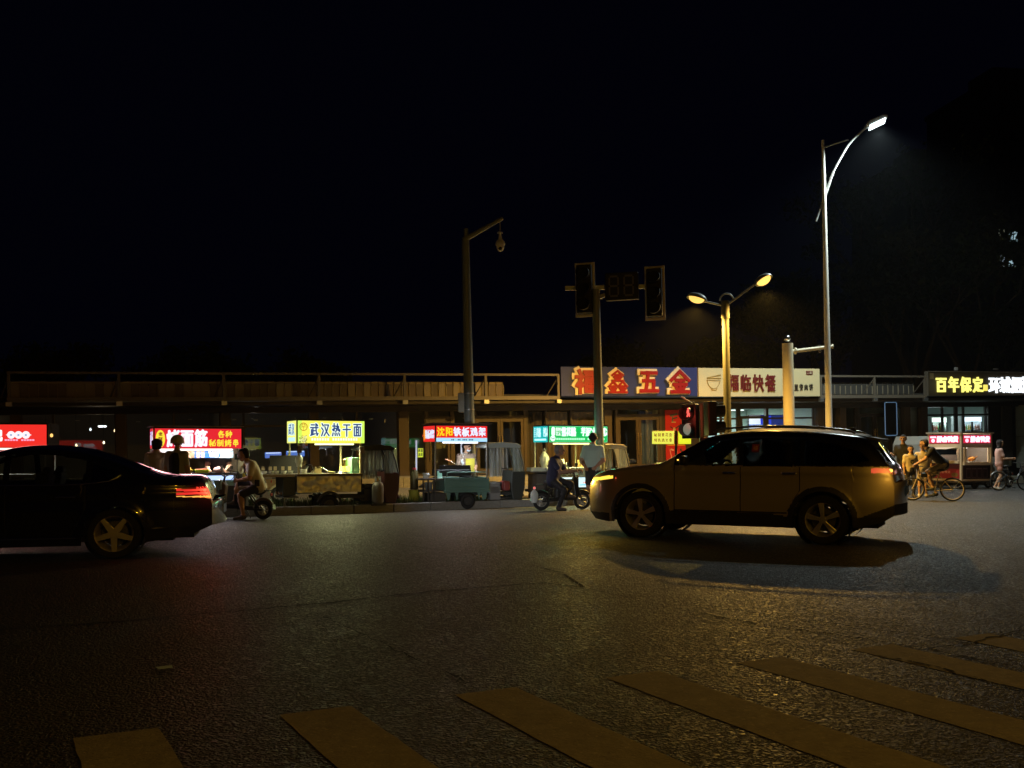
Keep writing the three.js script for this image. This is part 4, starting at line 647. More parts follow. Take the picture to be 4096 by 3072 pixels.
// --- the black saloon leaving to the left ---
{
  const g = thing('sedan', 'black saloon car with five spoke alloy wheel and lit red tail lamp', 'car', [0, 0, 0], rad(13)); g.scale.set(1.06, 1.015, 1.06);
  const L = 4.95, xf = 0.95, xr = 3.76, hub = 0.33, A = 0.372;
  const paintM = mat(0.006, 0.006, 0.007, 0.22, 0, { clearcoat: 1, clearcoatRoughness: 0.03 });
  const win = [[1.45, 0.985], [1.62, 1.03], [2.2, 1.325], [2.55, 1.385], [3.05, 1.375], [3.5, 1.285], [3.84, 1.13], [3.72, 1.045], [3.3, 1.0]];
  const top = smooth([[0, 0.62], [0.06, 0.72], [0.25, 0.81], [0.7, 0.89], [1.15, 0.95], [1.4, 0.99], [1.9, 1.23], [2.2, 1.36], [2.5, 1.44], [2.85, 1.465], [3.2, 1.44], [3.5, 1.38], [3.85, 1.25], [4.15, 1.125], [4.4, 1.07], [4.74, 1.055], [4.84, 1.0], [4.9, 0.9], [4.95, 0.76]]);
  carShell(g, {
    L, half: 0.905, belt: 0.97, tumble: 0.42, crease: 0.86, round: 0.12, hub, arch: A, axles: [xf, xr], nose: 0.2, tail: 0.14, top,
    sill: curve([[0, 0.3], [0.2, 0.2], [0.5, 0.18], [1.3, 0.17], [3.3, 0.18], [4.2, 0.22], [4.7, 0.3], [4.95, 0.42]]),
    plan: (x) => 1 - 0.35 * Math.max(0, (0.8 - x) / 0.8) ** 2.4 - 0.2 * Math.max(0, (x - 4.0) / 0.95) ** 2.2, crown: (x) => x > 1.4 && x < 4.1 ? 0.05 : 0.035,
    panel: (x, y, z) => {
      const near = z > 0 ? 0 : 1;
      if (inside(win, x, y)) { for (const p of [2.5, 3.46]) if (Math.abs(x - p) < 0.035) return 'pillar'; return x < 2.5 ? `front_window.${near}` : x < 3.46 ? `rear_window.${near}` : `quarter_window.${near}`; }
      if (x > 4.52 && y > 0.795 + (4.9 - x) * 0.05 && y < 0.94) return Math.floor(y * 62) % 3 === 0 ? `lamp_divider.${near}` : y < 0.825 + (4.9 - x) * 0.04 ? `indicator.${near}` : `tail_light.${near}`;
      if (x < 0.55 && y > 0.62 && y < 0.76) return `headlight.${near}`;
      if (y > 0.3 && y < 0.97) { for (const p of [1.42, 2.5, 3.42]) if (Math.abs(x - p + (p === 3.42 ? Math.max(0, 0.66 - y) * 0.5 : 0)) < 0.009) return 'door_gap'; if (x > 1.42 && x < 2.5) return `front_door.${near}`; if (x > 2.5 && x < 3.42 - Math.max(0, 0.66 - y) * 0.5) return `rear_door.${near}`; }
      return 'body';
    },
    over: (x, y, z) => x < 1.4 ? 'hood' : x < 2.15 ? (Math.abs(z) < 0.6 ? 'windscreen' : 'pillar') : x < 3.42 ? 'roof' : x < 4.12 ? (Math.abs(z) < 0.56 ? 'rear_windscreen' : 'body') : 'boot_lid',
    front: (y, z) => y < 0.55 && Math.abs(z) < 0.4 ? 'grille' : 'body', rear: (y, z) => y > 0.56 && y < 0.68 && Math.abs(z) < 0.26 ? 'licence_plate' : 'boot_lid',
    sink: (k) => k === 'door_gap' ? 0.01 : /window|windscreen/.test(k) ? 0.006 : 0,
    mats: { body: paintM, pillar: mat(0.006, 0.006, 0.007, 0.2), front_window: carGlass, rear_window: carGlass, quarter_window: carGlassDark, windscreen: carGlass, rear_windscreen: carGlassDark, door_gap: gapM, grille: black, licence_plate: mat(0.1, 0.2, 0.6, 0.5), headlight: chrome, lamp_divider: mat(0.12, 0.004, 0.005, 0.2), tail_light: glow(0.8, 0.015, 0.02, 0.9), indicator: glow(1, 0.5, 0.08, 1.1) },
  });
  for (const s of [1, -1]) for (const x of [xf, xr]) {
    wheel(g, x, s * 0.785, 0.332, 0.235, (a, y, z) => { const o = []; for (let i = 0; i < 5; i++) o.push(spokeAt(a, y, z, i * PI * 0.4 + PI, 0.03, 0.228, 0.075, 0.05, 0.035)); return o; }, mat(0.82, 0.78, 0.74, 0.38, 0.75), s);
    obj('wheel_well', new THREE.CylinderGeometry(A - 0.004, A - 0.004, 0.3, 30, 1, true).rotateX(PI / 2).translate(x, hub, s * 0.71), gapM, g);
  }
  cabin(g, L, 1.35, 4.0, 0.88, 0.26, 0.98, 1.72, 0.9);
  for (const s of [1, -1]) {
    const w = (x, y) => s * (0.905 - Math.max(0, y - 0.97) * 0.42 + 0.008);
    obj('window_trim', tube([[1.42, 0.975, w(0, 0.975)], [2.4, 0.985, w(0, 0.985)], [3.3, 0.992, w(0, 0.992)], [3.72, 1.036, w(0, 1.036) - s * 0.012], [3.86, 1.13, w(0, 1.13) - s * 0.02]], 0.011), chrome, g);
    obj('sill_trim', rod([1.36, 0.29, s * 0.925], [3.32, 0.29, s * 0.925], 0.012), chrome, g); obj('bumper_trim', tube([[4.16, 0.4, s * 0.9], [4.5, 0.41, s * 0.85], [4.86, 0.43, s * 0.74], [5.0, 0.44, s * 0.5], [5.09, 0.445, 0]], 0.012), chrome, g);
    for (const x of [2.3, 3.2]) obj('door_handle', rbox(0.24, 0.028, 0.03, 0.012, x, 0.83, s * 0.94), chrome, g);
    obj('door_mirror', rbox(0.13, 0.13, 0.22, 0.05, 1.62, 1.04, s * 1.03), paintM, g);
  }
  const off = V(xr * 1.06, 0, 0.785 * 1.06).applyAxisAngle(V(0, 1, 0), g.rotation.y); g.position.set(-5.38 - off.x, 0, -13.55 - off.z);
  const hind = V(5.1, 0.93, 0.64).applyAxisAngle(V(0, 1, 0), g.rotation.y).add(g.position); point([hind.x + 0.2, hind.y, hind.z + 0.2], C(1, 0.1, 0.04), 0.5, 3);
  // a second saloon waits behind the viewer with its headlamps on
  const w = dup(g, [-3.9, 0, 2.4], rad(-94), 'dark saloon waiting at the crossing behind the viewer, headlamps on');
  for (const x of [-4.5, -3.3]) spot([x, 0.7, 2.0], [x * 1.5 + 6.1, 0.95, -25], C(0.86, 0.95, 1), 300, 0.085, 0.8, 3);
}
// ---------- people: tapered capsules joined smoothly and meshed on a grid ----------
function net(bones, cell, k) {                                     // bone: [a, b, ra, rb, colour index, (sx, sy, sz)]
  const lo = V(1e9, 1e9, 1e9), hi = V(-1e9, -1e9, -1e9);
  for (const [a, b, r, s] of bones) for (const [p, q] of [[a, r], [b, s]]) { lo.min(V(p[0] - q, p[1] - q, p[2] - q)); hi.max(V(p[0] + q, p[1] + q, p[2] + q)); }
  lo.addScalar(-3 * cell); hi.addScalar(3 * cell);
  const n = [0, 1, 2].map((i) => Math.ceil((hi.getComponent(i) - lo.getComponent(i)) / cell) + 1), F = new Float32Array(n[0] * n[1] * n[2]).fill(1), B = new Float32Array(F.length).fill(9), K = new Uint8Array(F.length), id = (x, y, z) => (z * n[1] + y) * n[0] + x;
  for (const [a, b, ra, rb, c] of bones) {
    const m = k + 3 * cell, i0 = [], i1 = [], ab = [b[0] - a[0], b[1] - a[1], b[2] - a[2]], l2 = ab[0] ** 2 + ab[1] ** 2 + ab[2] ** 2 || 1e-9;
    for (let i = 0; i < 3; i++) { const o = lo.getComponent(i); i0[i] = Math.max(0, Math.floor((Math.min(a[i] - ra, b[i] - rb) - m - o) / cell)); i1[i] = Math.min(n[i] - 1, Math.ceil((Math.max(a[i] + ra, b[i] + rb) + m - o) / cell)); }
    for (let z = i0[2]; z <= i1[2]; z++) for (let y = i0[1]; y <= i1[1]; y++) for (let x = i0[0]; x <= i1[0]; x++) {
      const px = lo.x + x * cell - a[0], py = lo.y + y * cell - a[1], pz = lo.z + z * cell - a[2], t = clamp((px * ab[0] + py * ab[1] + pz * ab[2]) / l2, 0, 1);
      const d = Math.hypot(px - ab[0] * t, py - ab[1] * t, pz - ab[2] * t) - (ra + (rb - ra) * t), i = id(x, y, z), f = F[i], h = Math.max(k - Math.abs(f - d), 0) / k;
      F[i] = Math.min(f, d) - h * h * k * 0.25; if (d < B[i]) { B[i] = d; K[i] = c; }
    }
  }
  const vid = new Int32Array(F.length).fill(-1), pos = [], col = [], idx = [];
  for (let z = 0; z < n[2] - 1; z++) for (let y = 0; y < n[1] - 1; y++) for (let x = 0; x < n[0] - 1; x++) {
    let m = 0; const f = []; for (let q = 0; q < 8; q++) { f[q] = F[id(x + (q & 1), y + (q >> 1 & 1), z + (q >> 2))]; if (f[q] < 0) m |= 1 << q; }
    if (!m || m === 255) continue;
    let sx = 0, sy = 0, sz = 0, c = 0, best = 0;
    for (let q = 0; q < 8; q++) for (const e of [1, 2, 4]) if (!(q & e)) { const r = q | e; if ((f[q] < 0) !== (f[r] < 0)) { const t = f[q] / (f[q] - f[r]); sx += (q & 1) + (e === 1 ? t : 0); sy += (q >> 1 & 1) + (e === 2 ? t : 0); sz += (q >> 2) + (e === 4 ? t : 0); c++; } }
    for (let q = 1; q < 8; q++) if (f[q] < f[best]) best = q;
    vid[id(x, y, z)] = pos.length / 3; pos.push(lo.x + (x + sx / c) * cell, lo.y + (y + sy / c) * cell, lo.z + (z + sz / c) * cell); col.push(K[id(x + (best & 1), y + (best >> 1 & 1), z + (best >> 2))]);
  }
  for (let z = 1; z < n[2] - 1; z++) for (let y = 1; y < n[1] - 1; y++) for (let x = 1; x < n[0] - 1; x++) {
    const s = F[id(x, y, z)] < 0;
    const quad = (a, b, c, d, flip) => { if (a < 0 || b < 0 || c < 0 || d < 0) return; flip ? idx.push(a, c, b, a, d, c) : idx.push(a, b, c, a, c, d); };
    if (s !== F[id(x + 1, y, z)] < 0) quad(vid[id(x, y - 1, z - 1)], vid[id(x, y, z - 1)], vid[id(x, y, z)], vid[id(x, y - 1, z)], !s);
    if (s !== F[id(x, y + 1, z)] < 0) quad(vid[id(x - 1, y, z - 1)], vid[id(x - 1, y, z)], vid[id(x, y, z)], vid[id(x, y, z - 1)], !s);
    if (s !== F[id(x, y, z + 1)] < 0) quad(vid[id(x - 1, y - 1, z)], vid[id(x, y - 1, z)], vid[id(x, y, z)], vid[id(x - 1, y, z)], !s);
  }
  const g = new THREE.BufferGeometry(); g.setAttribute('position', new THREE.Float32BufferAttribute(pos, 3)); g.setIndex(idx); g.computeVertexNormals(); g.userData.col = col; return g;
}
const SKIN = [0.46, 0.27, 0.17], bodyM = mat(1, 1, 1, 0.8, 0, { vertexColors: true });
const mid = (a, b, t = 0.5) => [0, 1, 2].map((i) => lerp(a[i], b[i], t)), plus = (a, b, s = 1) => [0, 1, 2].map((i) => a[i] + b[i] * s);
const unit = (a) => { const l = Math.hypot(...a); return a.map((x) => x / l); }, sub = (a, b) => a.map((x, i) => x - b[i]), cross = (a, b) => [a[1] * b[2] - a[2] * b[1], a[2] * b[0] - a[0] * b[2], a[0] * b[1] - a[1] * b[0]];
// P: joints in metres, the person looking along +z; colours: top, bottom, shoe, hair
function person(label, p, turn, P, scale = 1, name = 'person') {
  const g = thing(name, label, 'person', p, turn); g.scale.setScalar(scale);
  const hip = P.hip ?? [0, 0.94, 0], chest = P.chest ?? [0, 1.3, 0], neck = P.neck ?? plus(chest, [0, 0.17, 0.005]), head = P.head ?? plus(neck, [0, 0.17, 0.03]), sk = P.skin ?? SKIN;
  const pal = [sk, P.top, P.bottom, P.shoe ?? [0.05, 0.05, 0.05], P.hair ?? [0.012, 0.01, 0.009], [0.01, 0.008, 0.008], [0.3, 0.08, 0.07], P.top2 ?? P.top], w = P.wide ?? 1, ax = P.across ?? [1, 0, 0], fat = P.fat ?? 1;
  const b = [], sh = [], wr = [];
  for (const s of [1, -1]) {
    const S = plus(plus(chest, ax, s * 0.185 * w), [0, 0.1, 0]), H = plus(hip, ax, s * 0.09 * w), [el, hd] = P.arms[s > 0 ? 0 : 1], [kn, an, toe] = P.legs[s > 0 ? 0 : 1]; sh.push(S); wr.push([el, hd]);
    b.push([plus(hip, ax, s * 0.075 * w), plus(plus(chest, ax, s * 0.1 * w), [0, 0.02, 0]), 0.105 * w * fat, 0.115 * w, 1], [plus(plus(chest, ax, s * 0.06), [0, 0.11, 0]), S, 0.07, 0.062, 1]);
    const cut = P.longSleeve ? 0.97 : 0.62; b.push([S, mid(S, el, cut), 0.066 * w, 0.058 * w, 1], [mid(S, el, cut), el, 0.044, 0.037, P.longSleeve ? 1 : 0], [el, mid(el, hd, 0.35), 0.038, 0.038, P.longSleeve ? 1 : 0], [mid(el, hd, 0.35), hd, 0.038, 0.025, 0]);
    const c = P.shorts ? P.shorts : 1; b.push([H, mid(H, kn, Math.min(1, c)), 0.094 * w, c < 1 ? 0.08 : 0.062, 2]); if (c < 1) b.push([mid(H, kn, c), kn, 0.066, 0.05, 0]);
    const lc = P.shorts ? 0 : 2; b.push([kn, mid(kn, an, 0.3), 0.05, 0.055, lc], [mid(kn, an, 0.3), an, 0.055, P.shorts ? 0.032 : 0.045, lc], [plus(an, [0, -0.035, 0]), toe, 0.043, 0.033, 3], [plus(an, [0, -0.04, 0]), plus(plus(an, [0, -0.045, 0]), unit(sub(an, toe)), 0.03), 0.04, 0.036, 3]);
  }
  b.push([hip, chest, 0.115 * w * fat, 0.125 * w, 1], [plus(hip, [0, -0.04, 0]), plus(hip, [0, 0.05, 0]), 0.13 * w, 0.12 * w, 2], [plus(chest, [0, 0.1, 0]), neck, 0.085, 0.056, 1], [neck, plus(head, [0, -0.06, -0.01]), 0.052, 0.05, 0]);
  if (P.panel) b.push([plus(chest, P.panel, 0.03), plus(hip, P.panel, 0.03), 0.122, 0.11, 7]);
  // head: skull, jaw, nose, ears, lips, eyes, hair
  const F = unit(P.look ?? [0, 0, 1]), U = unit(P.headUp ?? [0, 1, 0]), Rr = unit(cross(U, F)), at = (r, u, f) => [0, 1, 2].map((i) => head[i] + Rr[i] * r + U[i] * u + F[i] * f);
  const h = [[at(0, 0.02, -0.02), at(0, 0.035, 0.02), 0.088, 0.083, 0], [at(0, -0.03, 0.03), at(0, -0.075, 0.052), 0.062, 0.04, 0], [at(0, 0.012, 0.1), at(0, -0.02, 0.118), 0.009, 0.014, 0], [at(0.085, 0.012, 0), at(0.085, -0.025, 0.004), 0.018, 0.013, 0], [at(-0.085, 0.012, 0), at(-0.085, -0.025, 0.004), 0.018, 0.013, 0], [at(0.02, -0.052, 0.092), at(-0.02, -0.052, 0.092), 0.009, 0.009, 6], [at(0.034, 0.012, 0.092), at(0.03, 0.012, 0.092), 0.012, 0.012, 5], [at(-0.034, 0.012, 0.092), at(-0.03, 0.012, 0.092), 0.012, 0.012, 5]];
  if (!P.bald) { h.push([at(0, 0.055, -0.035), at(0, 0.07, 0.03), 0.086, 0.066, 4], [at(0.03, 0.02, -0.05), at(-0.03, 0.02, -0.05), 0.075, 0.075, 4], [at(0, -0.03, -0.05), at(0, 0.02, -0.05), 0.062, 0.07, 4]); if (P.longHair) for (const s of [-1, 0, 1]) h.push([at(s * 0.06, 0.05, -0.03), at(s * 0.055, -P.longHair, -0.055 - 0.02 * (1 - Math.abs(s))), 0.06, 0.045, 4]); }
  // hands: palm, four bent fingers, a thumb
  const hand = [];
  wr.forEach(([el, hd], i) => {
    const d = unit(sub(hd, el)), s = i ? -1 : 1; let q = P.palm?.[i] ?? [0, 0, 1]; q = unit(sub(q, d.map((x) => x * (q[0] * d[0] + q[1] * d[1] + q[2] * d[2])))); const t = cross(d, q), curl = P.curl?.[i] ?? 0.5, A = (f, l, n) => [0, 1, 2].map((k) => hd[k] + d[k] * f + t[k] * l + q[k] * n);
    hand.push([A(-0.03, 0, 0), A(0.02, 0, 0), 0.025, 0.026, 0]);
    [-0.027, -0.009, 0.009, 0.027].forEach((l, k) => { const L = [0.062, 0.074, 0.07, 0.052][k]; hand.push([A(0.015, l * 0.7, 0), A(0.065, l, 0), 0.014, 0.0125, 0], [A(0.065, l, 0), A(0.065 + L * 0.5 * (1 - curl * 0.5), l, L * 0.5 * curl), 0.0098, 0.009, 0], [A(0.065 + L * 0.5 * (1 - curl * 0.5), l, L * 0.5 * curl), A(0.065 + L * (0.9 - curl * 0.75), l, L * curl), 0.009, 0.0078, 0]); });
    hand.push([A(0.0, -s * 0.02, 0.004), A(0.035, -s * 0.045, 0.014), 0.013, 0.011, 0], [A(0.035, -s * 0.045, 0.014), A(0.065, -s * 0.045, 0.03), 0.0105, 0.009, 0]);
  });
  const gs = [net(b, 0.016, 0.045), net(h, 0.0075, 0.018), net(hand, 0.0055, 0.007)].map((q) => { const c = new Float32Array(q.userData.col.length * 3); q.userData.col.forEach((k, i) => c.set(pal[k], i * 3)); q.setAttribute('color', new THREE.BufferAttribute(c, 3)); return q; });
  const m = new THREE.Mesh(mergeGeometries(gs), bodyM); m.name = 'body'; g.add(m);
  g.userData.frame = { at, head, F, U }; return g;
}
const face = (g) => { const f = g.userData.frame; delete g.userData.frame; return f; };
const stand = { arms: [[[0.24, 1.12, 0.0], [0.25, 0.87, 0.08]], [[-0.24, 1.12, 0.0], [-0.25, 0.87, 0.08]]], legs: [[[0.1, 0.5, 0.02], [0.11, 0.09, -0.01], [0.13, 0.035, 0.15]], [[-0.1, 0.5, 0.02], [-0.11, 0.09, -0.01], [-0.13, 0.035, 0.15]]] };
// who stands where
const wt = [0.62, 0.6, 0.55];
{ // white T-shirt beside the grill stall, looking away
  const g = person('man in white T-shirt standing behind the parked scooter rider', [-6.2, 0, -22.3], rad(35), { ...stand, top: wt, bottom: [0.03, 0.03, 0.035], shoe: [0.05, 0.05, 0.05], fat: 1.12, arms: [[[0.26, 1.12, 0.02], [0.2, 0.95, 0.2]], [[-0.26, 1.12, 0.02], [-0.22, 0.93, 0.18]]], look: [-0.6, 0, 0.8] }, 1.06); face(g);
}
{ // two customers at the grill, backs turned
  const a = person('customer with black bobbed hair and pale top seen from behind', [-7.35, 0, -20.7], PI + 0.1, { ...stand, top: [0.42, 0.36, 0.3], bottom: [0.05, 0.05, 0.06], longHair: 0.06 }, 0.95); face(a);
  const b = person('customer in a cream helmet and grey top with a dark back panel', [-6.82, 0, -20.35], PI - 0.15, { ...stand, top: [0.33, 0.31, 0.27], top2: [0.015, 0.014, 0.014], panel: [0, 0, -1.9], bottom: [0.04, 0.04, 0.05], bald: true }, 0.97), f = face(b);
  const c = f.at(0, 0.035, -0.01); obj('helmet', [put(new THREE.SphereGeometry(0.145, 22, 14, 0, PI * 2, 0, PI * 0.58), ...c), tor(0.14, 0.01, c[0], c[1] - 0.035, c[2], PI / 2)], mat(0.55, 0.47, 0.33, 0.4), b); obj('peak', ext([[-0.1, 0], [0.1, 0], [0.06, 0.06], [-0.06, 0.06]], 0.012, 0.003).rotateX(PI / 2).translate(c[0], c[1] - 0.03, c[2] + 0.13), mat(0.5, 0.43, 0.3, 0.5), b);
  const v = person('vendor in dark clothes half hidden behind the grill photo board', [-6.45, 0, -22.0], 0.2, { ...stand, top: [0.03, 0.03, 0.03], bottom: [0.03, 0.03, 0.03], arms: [[[0.24, 1.1, 0.1], [0.16, 1.0, 0.32]], [[-0.24, 1.1, 0.1], [-0.16, 1.0, 0.32]]] }, 1.0); face(v);
}
{ // the scooter rider, seated, looking at his hands
  const g = person('seated scooter rider in white T-shirt, dark shorts and glasses', [-5.27, 0, -20.88], rad(-80), { hip: [0, 0.66, 0], chest: [0, 1.0, 0.14], neck: [0, 1.15, 0.22], head: [0, 1.29, 0.31], look: [0, -0.3, 1], headUp: [0, 1, 0.25], top: [0.6, 0.57, 0.5], bottom: [0.025, 0.027, 0.035], shorts: 0.85, shoe: [0.09, 0.08, 0.07], fat: 1.12, wide: 1.05, arms: [[[0.25, 0.83, 0.18], [0.1, 0.78, 0.42]], [[-0.25, 0.83, 0.18], [-0.06, 0.78, 0.44]]], legs: [[[0.2, 0.5, 0.36], [0.22, 0.1, 0.3], [0.22, 0.035, 0.47]], [[-0.14, 0.7, 0.42], [-0.13, 0.36, 0.5], [-0.13, 0.3, 0.66]]], curl: [0.9, 0.9], palm: [[-1, 0, 0.2], [1, 0, 0.2]] }, 1.04), f = face(g);
  obj('glasses', [-1, 1].map((s) => tor(0.024, 0.004, 0, 0, 0).lookAt(V(...f.F)).translate(...f.at(s * 0.034, 0.012, 0.112))), mat(0.5, 0.5, 0.5, 0.3, 0.8), g);
  const st = tube([[-0.1, 1.15, 0.12], [0.02, 0.97, 0.29], [0.17, 0.77, 0.15]], 0.014); obj('bag_strap', st, black, g); obj('bag', rbox(0.07, 0.13, 0.1, 0.02, 0.21, 0.74, 0.03), black, g); obj('phone', rbox(0.075, 0.15, 0.01, 0.006, 0.02, 0.83, 0.52, -0.6, 0, 0), black, g);
}
{ // vendor with cap and mask behind the red griddle stall
  const g = person('vendor in black cap and lowered face mask behind the griddle', [-1.15, 0, -25.1], rad(20), { ...stand, top: [0.2, 0.15, 0.11], bottom: [0.03, 0.03, 0.03], hip: [0, 0.86, 0], chest: [0, 1.2, 0.02], look: [0.55, 0, 0.83], arms: [[[0.24, 1.02, 0.08], [0.16, 0.95, 0.3]], [[-0.24, 1.02, 0.08], [-0.16, 0.95, 0.3]]], legs: [[[0.1, 0.46, 0.02], [0.11, 0.09, -0.01], [0.13, 0.035, 0.15]], [[-0.1, 0.46, 0.02], [-0.11, 0.09, -0.01], [-0.13, 0.035, 0.15]]] }, 0.98), f = face(g), c = f.at(0, 0.045, 0);
  obj('cap', [put(new THREE.SphereGeometry(0.105, 20, 10, 0, PI * 2, 0, PI * 0.5).scale(1, 0.85, 1.1), ...c), ext([[-0.075, 0], [0.075, 0], [0.05, 0.09], [-0.05, 0.09]], 0.012, 0.003).rotateX(PI / 2).rotateY(0.58).translate(...f.at(0, 0.05, 0.09))], black, g);
  obj('face_mask', sph(0.055, ...f.at(0, -0.085, 0.055), 1, 0.7, 0.7), mat(0.45, 0.55, 0.62, 0.9), g); obj('apron', rbox(0.24, 0.36, 0.03, 0.012, 0.06, 1.07, 0.14), mat(0.5, 0.45, 0.05, 0.8), g);
}
{ // elderly rider on the electric bicycle, facing the stall
  const g = person('rider in navy shirt astride the black electric bicycle', [0.98, 0, -23.95], rad(72), { hip: [0, 0.68, 0], chest: [0, 1.04, 0.06], neck: [0, 1.2, 0.11], head: [0, 1.35, 0.16], look: [0.15, 0, 1], top: [0.014, 0.016, 0.05], bottom: [0.012, 0.012, 0.018], shoe: [0.06, 0.045, 0.04], hair: [0.16, 0.155, 0.15], fat: 1.15, wide: 1.08, arms: [[[0.25, 0.86, 0.25], [0.22, 0.9, 0.55]], [[-0.25, 0.86, 0.25], [-0.22, 0.9, 0.55]]], legs: [[[0.17, 0.6, 0.38], [0.15, 0.36, 0.3], [0.15, 0.3, 0.46]], [[-0.22, 0.46, 0.34], [-0.22, 0.09, 0.2], [-0.22, 0.035, 0.36]]], curl: [0.95, 0.95], palm: [[0, -1, 0], [0, -1, 0]], skin: [0.26, 0.15, 0.1] }, 1.06); face(g);
}
{ // customer in a pale mint T-shirt, hands behind his back
  const g = person('man in pale mint T-shirt and dark shorts waiting at the ice stall', [2.05, 0, -25.4], PI - 0.35, { ...stand, top: [0.42, 0.56, 0.5], bottom: [0.03, 0.028, 0.03], shorts: 0.8, shoe: [0.1, 0.09, 0.08], chest: [0, 1.3, 0.03], fat: 1.1, wide: 1.05, arms: [[[0.28, 1.1, -0.03], [0.14, 0.95, -0.16]], [[-0.28, 1.1, -0.03], [-0.12, 0.96, -0.16]]], legs: [[[0.11, 0.5, 0.03], [0.13, 0.09, 0.0], [0.15, 0.035, 0.15]], [[-0.08, 0.5, 0.02], [-0.16, 0.09, -0.08], [-0.22, 0.035, 0.06]]] }, 1.06); face(g);
}
{ // group by the kiosks
  const a = person('man in black T-shirt standing with one hand raised', [12.6, 0, -32.2], rad(-30), { ...stand, top: [0.012, 0.012, 0.012], bottom: [0.02, 0.02, 0.02], arms: [[[0.25, 1.1, 0.02], [0.2, 0.88, 0.12]], [[-0.28, 1.1, 0.06], [-0.3, 1.2, 0.3]]] }, 1.08); face(a);
  const b = person('child in a cream T-shirt with a round print walking forwards', [11.95, 0, -30.0], rad(5), { ...stand, top: [0.6, 0.5, 0.3], bottom: [0.04, 0.035, 0.035], shoe: [0.06, 0.05, 0.05], legs: [[[0.1, 0.5, 0.1], [0.1, 0.1, 0.02], [0.1, 0.035, 0.18]], [[-0.1, 0.5, 0.02], [-0.11, 0.12, -0.16], [-0.12, 0.04, 0]]], look: [-0.25, 0, 1] }, 0.88); face(b); obj('print', put(new THREE.CircleGeometry(0.085, 24), 0, 1.22, 0.152), print(canvas(96, 96, (c) => { c.fillStyle = '#d8c690'; c.fillRect(0, 0, 96, 96); c.strokeStyle = '#2a2018'; c.lineWidth = 18; c.beginPath(); c.arc(48, 48, 30, 0, 7); c.stroke(); c.fillStyle = '#2a2018'; c.fillRect(42, 20, 12, 34); })), b);
  const d = person('person in light clothes walking beside the child', [12.45, 0, -30.3], rad(-12), { ...stand, top: [0.55, 0.46, 0.32], bottom: [0.5, 0.42, 0.3], shorts: 0.7, shoe: [0.5, 0.45, 0.35], longHair: 0.05, look: [-0.6, 0, 0.8] }, 0.93); face(d);
}
{ // cyclist
  const g = person('cyclist in black T-shirt and khaki shorts leaning over the handlebar', [12.05, 0, -28.2], rad(-111), { hip: [0, 0.98, -0.12], chest: [0, 1.28, 0.18], neck: [0, 1.41, 0.3], head: [0, 1.53, 0.39], look: [0, -0.1, 1], top: [0.012, 0.012, 0.014], bottom: [0.2, 0.15, 0.09], shorts: 0.75, shoe: [0.05, 0.05, 0.05], arms: [[[0.24, 1.12, 0.36], [0.2, 0.98, 0.6]], [[-0.24, 1.12, 0.36], [-0.2, 0.98, 0.6]]], legs: [[[0.12, 0.78, 0.3], [0.12, 0.36, 0.16], [0.12, 0.3, 0.32]], [[-0.12, 0.62, 0.25], [-0.12, 0.2, 0.08], [-0.12, 0.13, 0.24]]], curl: [0.95, 0.95], palm: [[0, -1, 0], [0, -1, 0]] }, 1.04); face(g);
}
{ // girl in pink pushing a bicycle, phone in hand
  const g = person('girl with long dark hair in pink walking a bicycle', [17.1, 0, -35.1], rad(80), { ...stand, top: [0.6, 0.36, 0.3], bottom: [0.6, 0.33, 0.3], shorts: 0.4, shoe: [0.55, 0.5, 0.42], longHair: 0.34, arms: [[[0.22, 1.1, 0.08], [0.16, 1.08, 0.34]], [[-0.22, 1.1, 0.1], [-0.16, 1.12, 0.38]]], legs: [[[0.1, 0.5, 0.08], [0.1, 0.1, 0.0], [0.1, 0.035, 0.16]], [[-0.1, 0.5, 0.02], [-0.1, 0.12, -0.18], [-0.1, 0.045, -0.02]]], curl: [0.7, 0.7] }, 1.0); face(g);
}
{ // driver inside the SUV
  const s = scene.getObjectByName('suv'), w = V(2.35, 0.2, -0.38).applyAxisAngle(V(0, 1, 0), s.rotation.y).add(s.position);
  const g = person('driver in dark shirt sitting at the wheel of the SUV', w.toArray(), s.rotation.y - PI / 2, { hip: [0, 0.56, 0], chest: [0, 0.92, -0.08], head: [0, 1.22, -0.04], top: [0.03, 0.025, 0.02], bottom: [0.02, 0.02, 0.02], arms: [[[0.24, 0.75, 0.12], [0.14, 0.84, 0.34]], [[-0.24, 0.75, 0.12], [-0.14, 0.84, 0.34]]], legs: [[[0.13, 0.62, 0.4], [0.13, 0.24, 0.58], [0.13, 0.24, 0.72]], [[-0.13, 0.62, 0.4], [-0.13, 0.24, 0.58], [-0.13, 0.24, 0.72]]], curl: [0.9, 0.9] }, 1.0); face(g);
}
